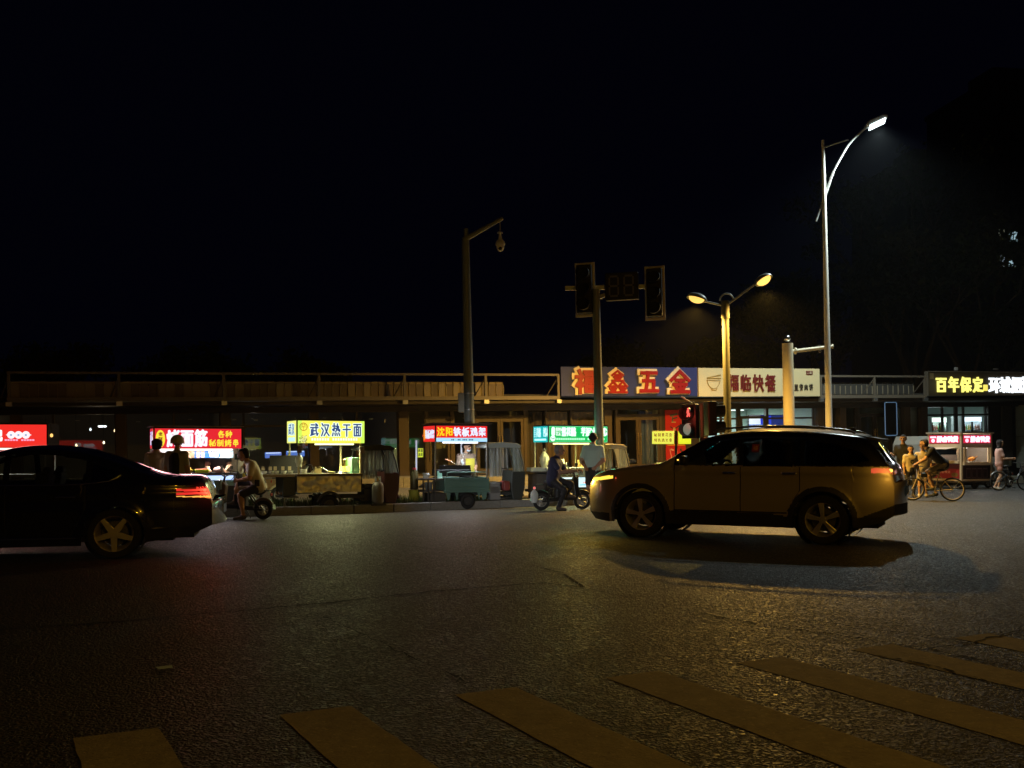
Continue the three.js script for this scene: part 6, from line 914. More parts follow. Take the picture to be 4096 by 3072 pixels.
// ===== ice dessert stall =====
{
  const g = thing('ice_stall', 'ice dessert stall with bright green sign and lit picture panel', 'food stall', [0.95, 0, -26.2], rad(22));
  tricycle(g, { wb: 2.35, R: 0.2, paint: mat(0.03, 0.03, 0.03, 0.6), roof: mat(0.42, 0.4, 0.34, 0.6), apron: mat(0.02, 0.02, 0.02, 0.6), cab: 1.62, height: 1.55, seed: 23 });
  obj('counter_body', box(1.5, 0.6, 0.85, 0.72, 0.6, -0.42), mat(0.04, 0.04, 0.04, 0.6), g); obj('worktop', rbox(1.75, 0.04, 0.98, 0.01, 0.8, 0.945, -0.42), mat(0.5, 0.5, 0.46, 0.5), g);
  const ban = canvas(768, 128, (c) => { c.fillStyle = '#c9d3cf'; c.fillRect(0, 0, 768, 128); write(c, '冰花的户鱼', 60, 16, 70, 72, 84, 9, '#1e2c3c'); c.strokeStyle = '#6a6f78'; c.lineWidth = 8; c.beginPath(); c.moveTo(500, 56); c.lineTo(590, 56); c.stroke(); write(c, '鲜', 630, 16, 70, 72, 80, 9, '#1e2c3c'); c.fillStyle = '#5c7a76'; c.fillRect(60, 98, 360, 10); });
  obj('banner', put(new THREE.PlaneGeometry(1.6, 0.22), 0.8, 0.83, 0.09), print(ban), g);
  const pic = canvas(384, 192, (c) => { c.fillStyle = '#d4f4ff'; c.fillRect(0, 0, 384, 192); c.fillStyle = '#9fe0f2'; c.fillRect(250, 0, 6, 192); const r = rng(9); for (let i = 0; i < 12; i++) { c.fillStyle = ['#e88a70', '#4a6a78', '#ffffff', '#6ab8d0'][i % 4]; c.beginPath(); c.ellipse(40 + r() * 300, 50 + r() * 60, 26, 12, r() * 3, 0, 7); c.fill(); } c.fillStyle = '#8fd4e8'; c.fillRect(30, 130, 180, 30); });
  obj('picture_box', rbox(0.62, 0.28, 0.05, 0.01, 1.15, 0.58, 0.04), black, g); obj('light_panel', put(new THREE.PlaneGeometry(0.6, 0.26), 1.15, 0.58, 0.068), litPrint(pic, 1.1), g); areaIn(g, [1.15, 0.58, 0.1], [1.15, 0.3, 1.5], 0.6, 0.26, C(0.75, 0.95, 1), 6);
  obj('light_strip', rod([0.3, 0.69, 0.07], [0.75, 0.69, 0.07], 0.02), glow(0.7, 0.95, 1, 1.4), g); obj('light_strip', rod([0.3, 0.38, 0.07], [0.52, 0.38, 0.07], 0.02), glow(0.8, 1, 0.95, 1.2), g);
  const front = canvas(1024, 256, (c) => { c.fillStyle = '#10b455'; c.fillRect(0, 0, 1024, 256); c.strokeStyle = '#7ff0b0'; c.lineWidth = 6; c.strokeRect(3, 3, 1018, 250); c.fillStyle = '#e8fff4'; c.beginPath(); c.roundRect(40, 12, 66, 146, 33); c.fill(); c.beginPath(); c.arc(66, 196, 46, 0, 7); c.fill(); c.strokeStyle = '#2f8a58'; c.lineWidth = 10; c.beginPath(); c.moveTo(36, 180); c.quadraticCurveTo(66, 226, 98, 184); c.stroke(); write(c, '鲜刨', 118, 22, 40, 62, 40, 7, '#f2fff8'); write(c, '花冰', 118, 92, 40, 62, 40, 7, '#f2fff8'); write(c, '雪花酪 芋泥冰 刨冰', 214, 22, 80, 132, 86, 15, '#ffffff', '#7df5c0', 10); c.fillStyle = '#b4ffd0'; for (let i = 0; i < 22; i++) if (i !== 13 && i !== 17) c.fillRect(126 + i * 39, 188, 30, 34); });
  const left = canvas(256, 256, (c) => { c.fillStyle = '#10aeb0'; c.fillRect(0, 0, 256, 256); write(c, '花酪 刨冰', 52, 22, 40, 150, 42, 9, '#d6ffff'); c.fillStyle = '#c8ffff'; for (let i = 0; i < 5; i++) c.fillRect(14, 24 + i * 32, 24, 20); c.fillRect(20, 200, 210, 30); });
  signBox(g, -0.02, 1.72, 1.64, 2.06, -0.92, 0.06, front, left, 1.15, C(0.15, 1, 0.5), 5); strip(g, 0.15, 1.2, 1.6, -0.02, C(1, 0.95, 0.4), 2.2, 240);
  for (const [x, z] of [[0.0, -0.88], [0.28, -0.05], [1.2, -0.85], [1.66, 0.0]]) obj('post', box(0.03, 0.7, 0.03, x, 1.29, z), mat(0.5, 0.45, 0.25, 0.5), g);
  obj('side_table', [box(0.6, 0.03, 0.7, -0.2, 0.86, -0.35), box(0.03, 0.8, 0.03, -0.02, 0.45, -0.05), box(0.5, 0.5, 0.6, -0.05, 0.55, -0.36)], mat(0.07, 0.055, 0.05, 0.6), g);
  carrierBag(g, 'tall tied bag of cups on the side table of the ice stall', [0.02, 1.4, -0.3], 1.5, mat(0.6, 0.58, 0.38, 0.5, 0, { transmission: 0.3, thickness: 0 })); carrierBag(g, 'crumpled clear bag lying beside the tall bag on the ice stall', [0.24, 1.12, -0.2], 1.0);
  const tr = onStall(g, 'ingredient_tray', 'clear tray of dark toppings at the outer end of the ice stall', 'tray', [-0.24, 0.876, -0.2]); obj('tray', [box(0.46, 0.012, 0.3, 0, 0.006, 0), box(0.46, 0.1, 0.01, 0, 0.05, 0.15), box(0.46, 0.1, 0.01, 0, 0.05, -0.15), box(0.01, 0.1, 0.3, -0.23, 0.05, 0), box(0.01, 0.1, 0.3, 0.23, 0.05, 0)], bagM, tr); for (let i = 0; i < 7; i++) obj('topping', sph(0.035, -0.18 + i * 0.06, 0.05, (i % 3 - 1) * 0.07), mat(0.08, 0.07, 0.05, 0.7), tr);
  [['brown carton between the yellow boxes on the ice stall counter', 1.1, 0.2, [0.45, 0.3, 0.1]], ['yellow printed box on the ice stall counter', 1.28, 0.13, [0.6, 0.5, 0.1]], ['orange carton on the right end of the ice stall counter', 1.45, 0.17, [0.6, 0.17, 0.05]]].forEach(([l, x, h, c]) => { const b = onStall(g, 'carton', l, 'box', [x, 0.966, -0.3]); obj('carton', rbox(0.15, h, 0.14, 0.006, 0, h / 2, 0), mat(...c, 0.7), b); obj('flap', box(0.15, 0.004, 0.07, 0, h + 0.01, 0.09, 0.5), mat(...c, 0.7), b); });
  const cp = onStall(g, 'plastic_cup', 'clear drink cup beside the pale card on the ice stall', 'cup', [0.62, 0.966, -0.15]); obj('cup', lathe([[0, 0], [0.03, 0], [0.042, 0.11], [0.038, 0.11], [0.027, 0.01], [0, 0.01]]), bagM, cp); obj('lid', lathe([[0, 0.14], [0.025, 0.135], [0.043, 0.112]]), bagM, cp);
  const nb = onStall(g, 'menu_card', 'pale menu card standing on the ice stall counter', 'menu', [0.48, 0.966, -0.2]); obj('card', box(0.16, 0.22, 0.006, 0, 0.11, 0, -0.12), mat(0.65, 0.66, 0.4, 0.7), nb); obj('foot', box(0.16, 0.01, 0.08, 0, 0.005, 0), white, nb);
}
// ===== grill stall =====
{
  const g = thing('grill_stall', 'grill stall with red sign, hanging photo board and blue lit case', 'food stall', [-7.5, 0, -21.0], rad(24));
  const front = canvas(1024, 256, (c) => { c.fillStyle = '#dd2430'; c.fillRect(0, 0, 1024, 256); c.fillStyle = '#f4e03a'; c.beginPath(); c.ellipse(64, 132, 54, 112, 0, 0, 7); c.fill(); [...'老阿姨'].forEach((ch, i) => write(c, ch, 42, 48 + i * 64, 46, 48, 50, 7, '#7a3410')); write(c, '烤面筋', 142, 24, 138, 200, 164, 25, '#ffffff', '#f0c8f0', 9); write(c, '各种', 742, 26, 76, 84, 92, 12, '#f6e23c'); write(c, '秘制烤串', 636, 140, 76, 88, 94, 12, '#f6e23c'); });
  const left = canvas(200, 256, (c) => { c.fillStyle = '#d02434'; c.fillRect(0, 0, 200, 256); write(c, '面筋', 26, 40, 56, 170, 84, 14, '#e4e8ff', '#5a66d0', 12); c.fillStyle = '#f0b040'; c.fillRect(178, 14, 12, 228); });
  signBox(g, -0.02, 1.78, 1.48, 1.9, -0.85, 0.05, front, left, 1.1, C(1, 0.45, 0.5), 4);
  const food = canvas(1024, 128, (c) => { const r = rng(8); ['#d8dfe8', '#c9d4dd', '#8f7a60', '#2a64b8', '#2a64b8', '#b8d4ea'].forEach((f, i) => { c.fillStyle = f; c.fillRect(i * 171, 0, 171, 128); }); const blob = (x, y, a, b, t, col) => { c.fillStyle = col; c.beginPath(); c.ellipse(x, y, a, b, t, 0, 7); c.fill(); }; for (let i = 0; i < 24; i++) blob(10 + r() * 330, r() * 128, 30, 9, 0.6, ['#b89a80', '#f0e8e0', '#8a5a48'][i % 3]); for (let i = 0; i < 10; i++) blob(350 + r() * 150, r() * 128, 50, 8, 0.8, ['#d09880', '#a86850'][i % 2]); for (let i = 0; i < 6; i++) blob(560 + i % 2 * 60, 22 + (i >> 1) * 42, 27, 22, 0, '#e8a088'); for (let i = 0; i < 7; i++) blob(710 + i * 20, 66, 7, 60, (i - 3) * 0.08, '#ecd8b8'); for (let i = 0; i < 5; i++) blob(880 + r() * 120, 24 + i * 22, 60, 12, -0.4, '#f4f8ff'); });
  obj('photo_board', put(new THREE.PlaneGeometry(1.62, 0.19), 0.82, 1.37, -0.2), litPrint(food, 0.75), g); strip(g, 0.1, 1.6, 1.455, -0.1, C(1, 0.95, 0.85), 2, 110);
  for (const [x, z] of [[-0.02, -0.8], [1.22, -0.75], [0.02, 0.0]]) obj('post', box(0.03, 0.6, 0.03, x, 1.2, z), mat(0.55, 0.55, 0.45, 0.5), g); obj('post', rod([1.68, 0.1, 0.04], [1.68, 1.5, 0.04], 0.009), black, g);
  obj('hanging_card', rbox(0.12, 0.13, 0.012, 0.004, 1.68, 1.3, 0.06), mat(0.05, 0.1, 0.09, 0.5), g);
  obj('counter', [box(1.75, 0.05, 0.9, 0.85, 0.93, -0.42), box(1.7, 0.5, 0.8, 0.85, 0.45, -0.45)], mat(0.06, 0.06, 0.065, 0.5), g); obj('display_case', rbox(1.5, 0.24, 0.06, 0.01, 0.9, 0.79, 0.0), mat(0.3, 0.36, 0.42, 0.3), g);
  obj('light_panel', box(1.4, 0.09, 0.01, 0.9, 0.85, 0.036), glow(0.45, 0.62, 1, 1.4), g); obj('case_front', box(1.4, 0.11, 0.008, 0.9, 0.735, 0.036), mat(0.25, 0.5, 0.45, 0.3), g); areaIn(g, [0.95, 0.84, 0.08], [0.95, 0.5, 1.5], 1.4, 0.1, C(0.55, 0.72, 1), 8);
  obj('canopy', box(1.9, 0.02, 1.0, 0.86, 1.95, -0.4), mat(0.3, 0.3, 0.28, 0.6), g); discWheel(g, 0.4, 0.2, -0.02); discWheel(g, 0.4, 0.2, -0.85); smallWheel(g, 1.6, 0.19, -0.45);
  [['yellow basket heaped with fried balls on the grill stall', 0.62, [0.75, 0.45, 0.02], [0.7, 0.38, 0.04]], ['yellow basket half hidden behind the helmeted customer', 0.42, [0.75, 0.5, 0.03], [0.6, 0.4, 0.1]], ['lime green basket of skewers on the grill stall', 0.96, [0.45, 0.6, 0.02], [0.45, 0.1, 0.05]]].forEach(([l, x, c, f], n) => { const b = onStall(g, 'food_basket', l, 'basket', [x, 0.957, -0.12]); obj('basket', [ext([[-0.11, 0], [0.11, 0], [0.15, 0.06], [-0.15, 0.06]], 0.2, 0.005)], mat(...c, 0.5), b); for (let i = 0; i < 7; i++) obj('food_piece', n === 2 ? rod([-0.12, 0.065, -0.08 + i * 0.026], [0.12, 0.075, -0.08 + i * 0.026], 0.012) : sph(0.036, -0.09 + (i % 4) * 0.06, 0.075 + (i > 3 ? 0.045 : 0), (i % 2) * 0.05 - 0.02), mat(...f, 0.6), b); });
  const hb = onStall(g, 'wrapped_bowl', 'film covered bowl of pink and white food on the grill stall', 'bowl', [1.32, 0.957, -0.15]); obj('bowl', lathe([[0, 0], [0.05, 0], [0.12, 0.05], [0.11, 0.05], [0, 0.02]]), white, hb); obj('food_heap', sph(0.12, 0, 0.06, 0, 1, 0.6, 0.9), mat(0.6, 0.35, 0.32, 0.5), hb);
}
// ===== leftmost stall: only its red sign rises over the saloon =====
{
  const g = thing('snack_stall', 'snack stall with a plain red glowing sign and three white discs', 'food stall', [-11.9, 0, -20.2], rad(12));
  const front = canvas(1024, 204, (c) => { c.fillStyle = '#f03028'; c.fillRect(0, 0, 1024, 204); write(c, '记', 548, 48, 100, 100, 100, 22, '#ffffff'); c.fillStyle = '#fff6fa'; for (let i = 0; i < 3; i++) { c.beginPath(); c.arc(726 + i * 62, 92, 34, 0, 7); c.fill(); } c.beginPath(); c.moveTo(680, 92); c.lineTo(700, 84); c.lineTo(700, 100); c.fill(); c.beginPath(); c.moveTo(900, 92); c.lineTo(880, 84); c.lineTo(880, 100); c.fill(); c.fillStyle = '#ffa8cc'; for (let i = 0; i < 11; i++) if (i !== 5) c.fillRect(672 + i * 23, 130, 19, 15); c.fillStyle = '#a0b0d0'; for (let i = 0; i < 3; i++) c.fillRect(716 + i * 62, 84, 18, 18); });
  signBox(g, 0, 2.35, 1.5, 1.97, -0.9, 0.05, front, null, 1.05, C(1, 0.22, 0.2), 1.8); strip(g, 0.1, 1.95, 1.47, -0.05, C(1, 1, 0.8), 2, 100);
  for (const [x, z] of [[0.02, 0], [2.3, 0], [0.02, -0.85], [2.3, -0.85]]) obj('post', box(0.03, 0.6, 0.03, x, 1.2, z), dull, g);
  obj('counter', [box(2.3, 0.05, 0.9, 1.17, 0.92, -0.42), box(2.2, 0.5, 0.8, 1.17, 0.55, -0.45)], mat(0.2, 0.18, 0.17, 0.5), g); discWheel(g, 0.5, 0.2, 0); discWheel(g, 0.5, 0.2, -0.85); smallWheel(g, 2.0, 0.19, -0.45);
  const b = onStall(g, 'hanging_bulb', 'small amber bulb hanging off the right end of the red sign', 'bulb', [2.42, 1.75, 0.0]); obj('light_bulb', sph(0.03, 0, 0, 0, 1, 1.3, 1), glow(1, 0.55, 0.15, 1.5), b); obj('cord', rod([0, 0.03, 0], [-0.02, 0.24, 0], 0.004), black, b);
}
// ===== glowing yellow box signs by the pedestrian signal =====
{
  const g = thing('box_sign_stand', 'pair of glowing yellow box signs on a dark post', 'light box', [4.33, 0, -26.4], rad(-6));
  obj('post', rod([0, 0, 0], [0, 1.95, 0], 0.03), black, g); obj('side_pole', rod([-0.5, 0.95, 0.02], [-0.5, 1.58, 0.02], 0.008), dull, g); obj('cross_bar', rod([-0.52, 0.95, 0], [0, 0.95, 0], 0.012), black, g);
  const a = canvas(512, 300, (c) => { c.fillStyle = '#eeee58'; c.fillRect(0, 0, 512, 300); write(c, '秘制黄花鱼', 46, 40, 66, 88, 88, 8, '#7a2a10'); write(c, '特色鸡叉骨', 46, 168, 66, 88, 88, 8, '#7a2a10'); }), b = canvas(256, 300, (c) => { c.fillStyle = '#e8ee30'; c.fillRect(0, 0, 256, 300); write(c, '黄', 66, 50, 130, 120, 100, 15, '#7a2a10'); });
  const s = obj('sign_box', rbox(0.6, 0.36, 0.09, 0.03, -0.34, 1.76, 0), mat(0.3, 0.3, 0.1, 0.5), g); obj('sign_panel', put(new THREE.PlaneGeometry(0.57, 0.33), -0.34, 1.76, 0.048), litPrint(a, 1.05), s);
  const t = obj('sign_box', rbox(0.36, 0.36, 0.09, 0.03, 0.22, 1.76, 0), mat(0.3, 0.3, 0.1, 0.5), g); obj('sign_panel', put(new THREE.PlaneGeometry(0.33, 0.33), 0.22, 1.76, 0.048), litPrint(b, 1.05), t); areaIn(g, [-0.1, 1.76, 0.08], [-0.1, 1.4, 2], 0.95, 0.33, C(1, 1, 0.3), 1.5);
  obj('foot', box(0.5, 0.05, 0.4, 0, 0.15, 0), black, g); carrierBag(g, 'white bag at the foot of the yellow box sign pole', [-0.5, 1.06, 0.05], 0.75, white);
}
// ===== braised duck kiosk, corner towards the street =====
{
  const g = thing('duck_kiosk', 'cream kiosk with red lower panels and two glowing duck shop signs', 'kiosk', [16.04, 0, -35.7], rad(-66));
  // the near corner stands at the origin: one face runs to -x along +z side, the other to +x... built as a box with faces z = 0 and x = 0
  const cream = mat(0.62, 0.5, 0.33, 0.6), S = 1.46, z0 = 0.32, z1 = 2.0;
  obj('floor_frame', box(S, 0.1, S, -S / 2, z0 - 0.03, -S / 2), mat(0.06, 0.05, 0.05, 0.6), g); obj('roof', [box(S + 0.16, 0.06, S + 0.16, -S / 2, z1 + 0.03, -S / 2)], mat(0.4, 0.31, 0.22, 0.6), g);
  for (const [x, z] of [[0, 0], [-S, 0], [0, -S], [-S, -S]]) obj('post', box(0.075, z1 - z0, 0.075, x, (z0 + z1) / 2, z), cream, g);
  const sign = canvas(640, 176, (c) => { c.fillStyle = '#c62440'; c.fillRect(0, 0, 640, 176); c.fillStyle = '#ffd8f0'; c.beginPath(); c.ellipse(84, 120, 40, 44, 0, 0, 7); c.fill(); c.fillRect(20, 20, 130, 42); write(c, '鲜卤鸭货', 172, 26, 100, 124, 114, 17, '#ffffff', '#ffc4f4', 12); });
  const duck = canvas(512, 256, (c) => { c.fillStyle = '#a01c14'; c.fillRect(0, 0, 512, 256); c.fillStyle = '#5c1420'; c.fillRect(0, 0, 512, 80); write(c, '鲜卤鸭货', 150, 120, 44, 44, 54, 6, '#f0b0a0'); c.fillStyle = '#7a5a18'; c.beginPath(); c.ellipse(430, 190, 60, 40, 0, 0, 7); c.fill(); }), pics = canvas(512, 230, (c) => { c.fillStyle = '#2a0c16'; c.fillRect(0, 0, 512, 230); for (let i = 0; i < 4; i++) { c.fillStyle = '#6d5a64'; c.fillRect(60 + i * 104, 40, 90, 160); c.fillStyle = '#3a1a24'; c.fillRect(66 + i * 104, 62, 78, 132); c.fillStyle = '#241014'; c.beginPath(); c.ellipse(105 + i * 104, 150, 28, 36, 0, 0, 7); c.fill(); } });
  const faceOf = (turn, low, label) => {
    const M = new THREE.Matrix4().makeRotationY(turn), P = (b) => b.translate(-S / 2, 0, 0).applyMatrix4(M), q = (b) => (turn ? b.translate(0, 0, 0) : b);
    const at = (b) => turn ? b.rotateY(PI / 2).translate(0, 0, -S / 2) : b.translate(-S / 2, 0, 0);
    obj('sign_panel', at(put(new THREE.PlaneGeometry(S - 0.1, 0.28), 0, 1.8, 0.045)), litPrint(sign, 1.25), g); obj('fascia', [at(box(S - 0.08, 0.34, 0.06, 0, 1.8, 0))], mat(0.3, 0.05, 0.08, 0.5), g);
    obj('valance', at(box(S - 0.08, turn ? 0.13 : 0.18, 0.05, 0, turn ? 1.56 : 1.54, 0.005)), cream, g); obj('ledge', at(box(S - 0.06, 0.1, 0.16, 0, turn ? 0.92 : 0.98, 0.03)), cream, g);
    if (turn) { obj('window_frame', [at(box(0.1, 0.55, 0.04, -0.55, 1.22, 0.0)), at(box(0.08, 0.55, 0.04, 0.62, 1.22, 0.0))], cream, g); obj('glass', at(box(1.06, 0.55, 0.008, 0.04, 1.22, 0)), pane, g); }
    obj('lower_panel', at(box(S - 0.08, 0.54, 0.04, 0, turn ? 0.6 : 0.64, 0)), mat(0.1, 0.02, 0.03, 0.6), g); obj('panel_print', at(put(new THREE.PlaneGeometry(S - 0.12, 0.5), 0, turn ? 0.6 : 0.64, 0.024)), print(low), g); obj('base_strip', at(box(S, 0.07, 0.05, 0, 0.33, 0.01)), cream, g);
  };
  faceOf(0, duck); faceOf(1, pics);
  obj('back_panel', [box(S, z1 - z0, 0.03, -S / 2, (z0 + z1) / 2, -S), box(0.03, 0.9, S, -S, 0.78, -S / 2)], mat(0.12, 0.1, 0.09, 0.7), g); obj('hatch_flap', box(1.3, 0.02, 0.5, -S / 2 - 0.1, 1.47, 0.24, 0.12), cream, g);
  obj('worktop', box(S - 0.1, 0.03, S - 0.1, -S / 2, 0.96, -S / 2), mat(0.4, 0.38, 0.33, 0.4, 0.5), g);
  for (const [x, z] of [[-0.25, -0.95], [-1.15, -0.2], [-1.15, -1.2]]) discWheel(g, x, 0.165, z, 0.1);
  const lamp = obj('light_bulb', sph(0.07, -0.45, 1.5, -0.7, 1, 0.7, 1), glow(1, 0.95, 0.85, 3), g); const wl = W3(g, [-0.45, 1.5, -0.7]); point(wl, C(1, 0.9, 0.7), 3.2, 3);
  areaIn(g, [-S / 2, 1.8, 0.08], [-S / 2, 1.4, 2], 1.3, 0.26, C(1, 0.75, 0.85), 2.2); areaIn(g, [0.08, 1.8, -S / 2], [2, 1.4, -S / 2], 1.3, 0.26, C(1, 0.8, 0.9), 2.6);
  const d = onStall(g, 'roast_duck', 'glazed roast duck gleaming under the kiosk lamp', 'roast duck', [-0.3, 0.98, -0.85]); obj('carcass', [sph(0.11, 0, 0.1, 0, 1.3, 0.85, 0.9), rod([0.12, 0.12, 0], [0.24, 0.2, 0], 0.03, 0.02)], mat(0.4, 0.16, 0.03, 0.2), d); obj('tray', rbox(0.42, 0.02, 0.3, 0.008, 0, 0.01, 0), chrome, d);
}
// ===== orange box sign and stall edge at the right border =====
{
  const g = thing('orange_sign_stand', 'orange glowing box sign on a pale pole at the liquor shop corner', 'light box', [17.95, 0, -34.0], rad(-20));
  obj('pole', rod([0, 0, 0], [0, 1.75, 0], 0.03), white, g); const s = obj('sign_box', rbox(0.6, 0.42, 0.08, 0.03, 0.08, 1.9, 0), mat(0.4, 0.14, 0.04, 0.5), g);
  obj('sign_panel', put(new THREE.PlaneGeometry(0.56, 0.38), 0.08, 1.9, 0.043), litPrint(canvas(256, 176, (c) => { c.fillStyle = '#ee7a34'; c.fillRect(0, 0, 256, 176); write(c, '特色', 22, 18, 50, 56, 66, 9, '#e8e0f8'); write(c, '鱼饼', 22, 104, 50, 56, 66, 9, '#e8e0f8'); }), 0.95), s);
  obj('cover', ext([[-0.26, 0.9], [0.3, 0.9], [0.06, 1.42], [-0.04, 1.42]], 0.35, 0.02), mat(0.55, 0.6, 0.58, 0.6, 0, { transmission: 0.3, thickness: 0 }), g); obj('counter', box(0.7, 0.5, 0.5, 0.1, 0.62, 0), mat(0.3, 0.28, 0.24, 0.6), g); obj('foot', box(0.5, 0.36, 0.4, 0.1, 0.18, 0), black, g);
}
// ---------- two-wheelers ----------
function moped(label, p, turn, o) {                                 // drives to +x, middle of the wheelbase at the origin
  const g = thing(o.name ?? 'electric_scooter', label, 'scooter', p, turn), R = o.R, w = o.wb / 2, m = o.paint;
  smallWheel(g, -w, R, 0, mat(0.4, 0.4, 0.4, 0.35, 0.8), 0.085, 8); smallWheel(g, w, R, 0, mat(0.4, 0.4, 0.4, 0.35, 0.8), 0.075, 8);
  obj('frame', [rbox(o.wb - 2 * R + 0.02, 0.06, 0.16, 0.02, 0, R + 0.05, 0), bar([-w + 0.06, R + 0.03, 0.06], [-w + 0.28, R + 0.3, 0.06], 0.035), bar([-w + 0.06, R + 0.03, -0.06], [-w + 0.28, R + 0.3, -0.06], 0.035), bar([-w, R, 0.07], [0, R + 0.03, 0.06], 0.04), bar([-w, R, -0.07], [0, R + 0.03, -0.06], 0.04)], black, g);
  obj('battery_box', rbox(0.26, 0.26, 0.18, 0.03, -0.05, R + 0.2, 0), mat(0.02, 0.02, 0.022, 0.5), g); obj('floor_board', rbox(0.34, 0.03, 0.24, 0.01, 0.16, R + 0.1, 0), black, g);
  obj('steering_column', [rod([w - 0.02, R, 0.05], [w - 0.13, R + 0.36, 0.04], 0.018), rod([w - 0.02, R, -0.05], [w - 0.13, R + 0.36, -0.04], 0.018), rod([w - 0.12, R + 0.32, 0], [w - 0.22, R + 0.68, 0], 0.024)], black, g);
  obj('leg_shield', ext([[w - 0.2, R + 0.1], [w - 0.13, R + 0.12], [w - 0.14, R + 0.42], [w - 0.2, R + 0.56], [w - 0.25, R + 0.5]], 0.16, 0.02), m, g);
  const hb = obj('handlebar', tube([[w - 0.34, R + 0.72, 0.3], [w - 0.24, R + 0.72, 0.18], [w - 0.22, R + 0.69, 0], [w - 0.24, R + 0.72, -0.18], [w - 0.34, R + 0.72, -0.3]], 0.014), black, g); obj('headlamp', sph(0.055, w - 0.12, R + 0.58, 0, 0.6, 1, 1), chrome, g); if (o.mirror) for (const s of [1, -1]) obj('mirror', [rod([w - 0.24, R + 0.72, s * 0.2], [w - 0.26, R + 0.86, s * 0.24], 0.006), rbox(0.02, 0.08, 0.11, 0.009, w - 0.26, R + 0.88, s * 0.25)], black, hb);
  const s = obj('seat', rbox(0.42, 0.08, 0.22, 0.035, -w + 0.3, R + 0.46, 0), o.seat ?? mat(0.03, 0.03, 0.03, 0.6), g); obj('seat_post', rod([-w + 0.3, R + 0.3, 0], [-w + 0.3, R + 0.44, 0], 0.03), dull, s);
  obj('rear_mudguard', tor(R + 0.03, 0.03, -w, R, 0, 0, 0, 0.5, PI * 0.75), m, g); obj('front_mudguard', tor(R + 0.03, 0.026, w, R, 0, 0, 0, 0.7, PI * 0.55), m, g);
  obj('rear_carrier', [box(0.2, 0.02, 0.2, -w - 0.06, R + 0.4, 0)], black, g); obj('tail_lamp', rbox(0.03, 0.06, 0.08, 0.012, -w - 0.18, R + 0.32, 0), o.lit ? glow(1, 0.1, 0.08, 1.2) : mat(0.3, 0.02, 0.02, 0.4), g); obj('licence_plate', box(0.006, 0.1, 0.14, -w - R - 0.04, R + 0.06, 0, 0, 0, -0.15), mat(0.3, 0.5, 0.4, 0.5), g); obj('side_stand', rod([-0.1, R + 0.04, 0.08], [-0.18, 0.01, 0.2], 0.01), black, g);
  return g;
}
{
  const a = moped('brown electric scooter carrying the white shirted rider', [-5.72, 0, -20.95], rad(172), { R: 0.2, wb: 1.06, paint: mat(0.12, 0.09, 0.07, 0.4), seat: mat(0.3, 0.26, 0.2, 0.6), mirror: true });
  obj('front_crate', rbox(0.16, 0.2, 0.26, 0.02, 0.42, 0.72, 0), mat(0.22, 0.36, 0.42, 0.4), a);
  const b = moped('black electric bicycle with fat tyres under the navy shirted rider', [1.2, 0, -24.05], rad(20), { R: 0.215, wb: 1.06, paint: mat(0.012, 0.012, 0.013, 0.35), lit: true, mirror: true, name: 'electric_bicycle' });
  carrierBag(b, 'white shopping bag hung at the rear of the electric bicycle', [-0.75, 0.52, 0.1], 1.1, mat(0.6, 0.62, 0.62, 0.6, 0, { transmission: 0.25, thickness: 0 }));
  moped('cream moped parked on the verge behind the noodle table', [-5.15, 0.16, -24.3], rad(15), { R: 0.2, wb: 1.0, paint: mat(0.6, 0.5, 0.3, 0.4), seat: mat(0.2, 0.15, 0.1, 0.6), name: 'moped' });
  moped('cream moped parked beside the duck kiosk', [18.1, 0, -37.2], rad(200), { R: 0.2, wb: 1.0, paint: mat(0.5, 0.42, 0.28, 0.4), name: 'moped' });
  const y = moped('yellow moped parked behind the dark saloon', [-6.6, 0.16, -23.6], rad(12), { R: 0.2, wb: 1.0, paint: mat(0.6, 0.5, 0.05, 0.45), name: 'moped' });
}
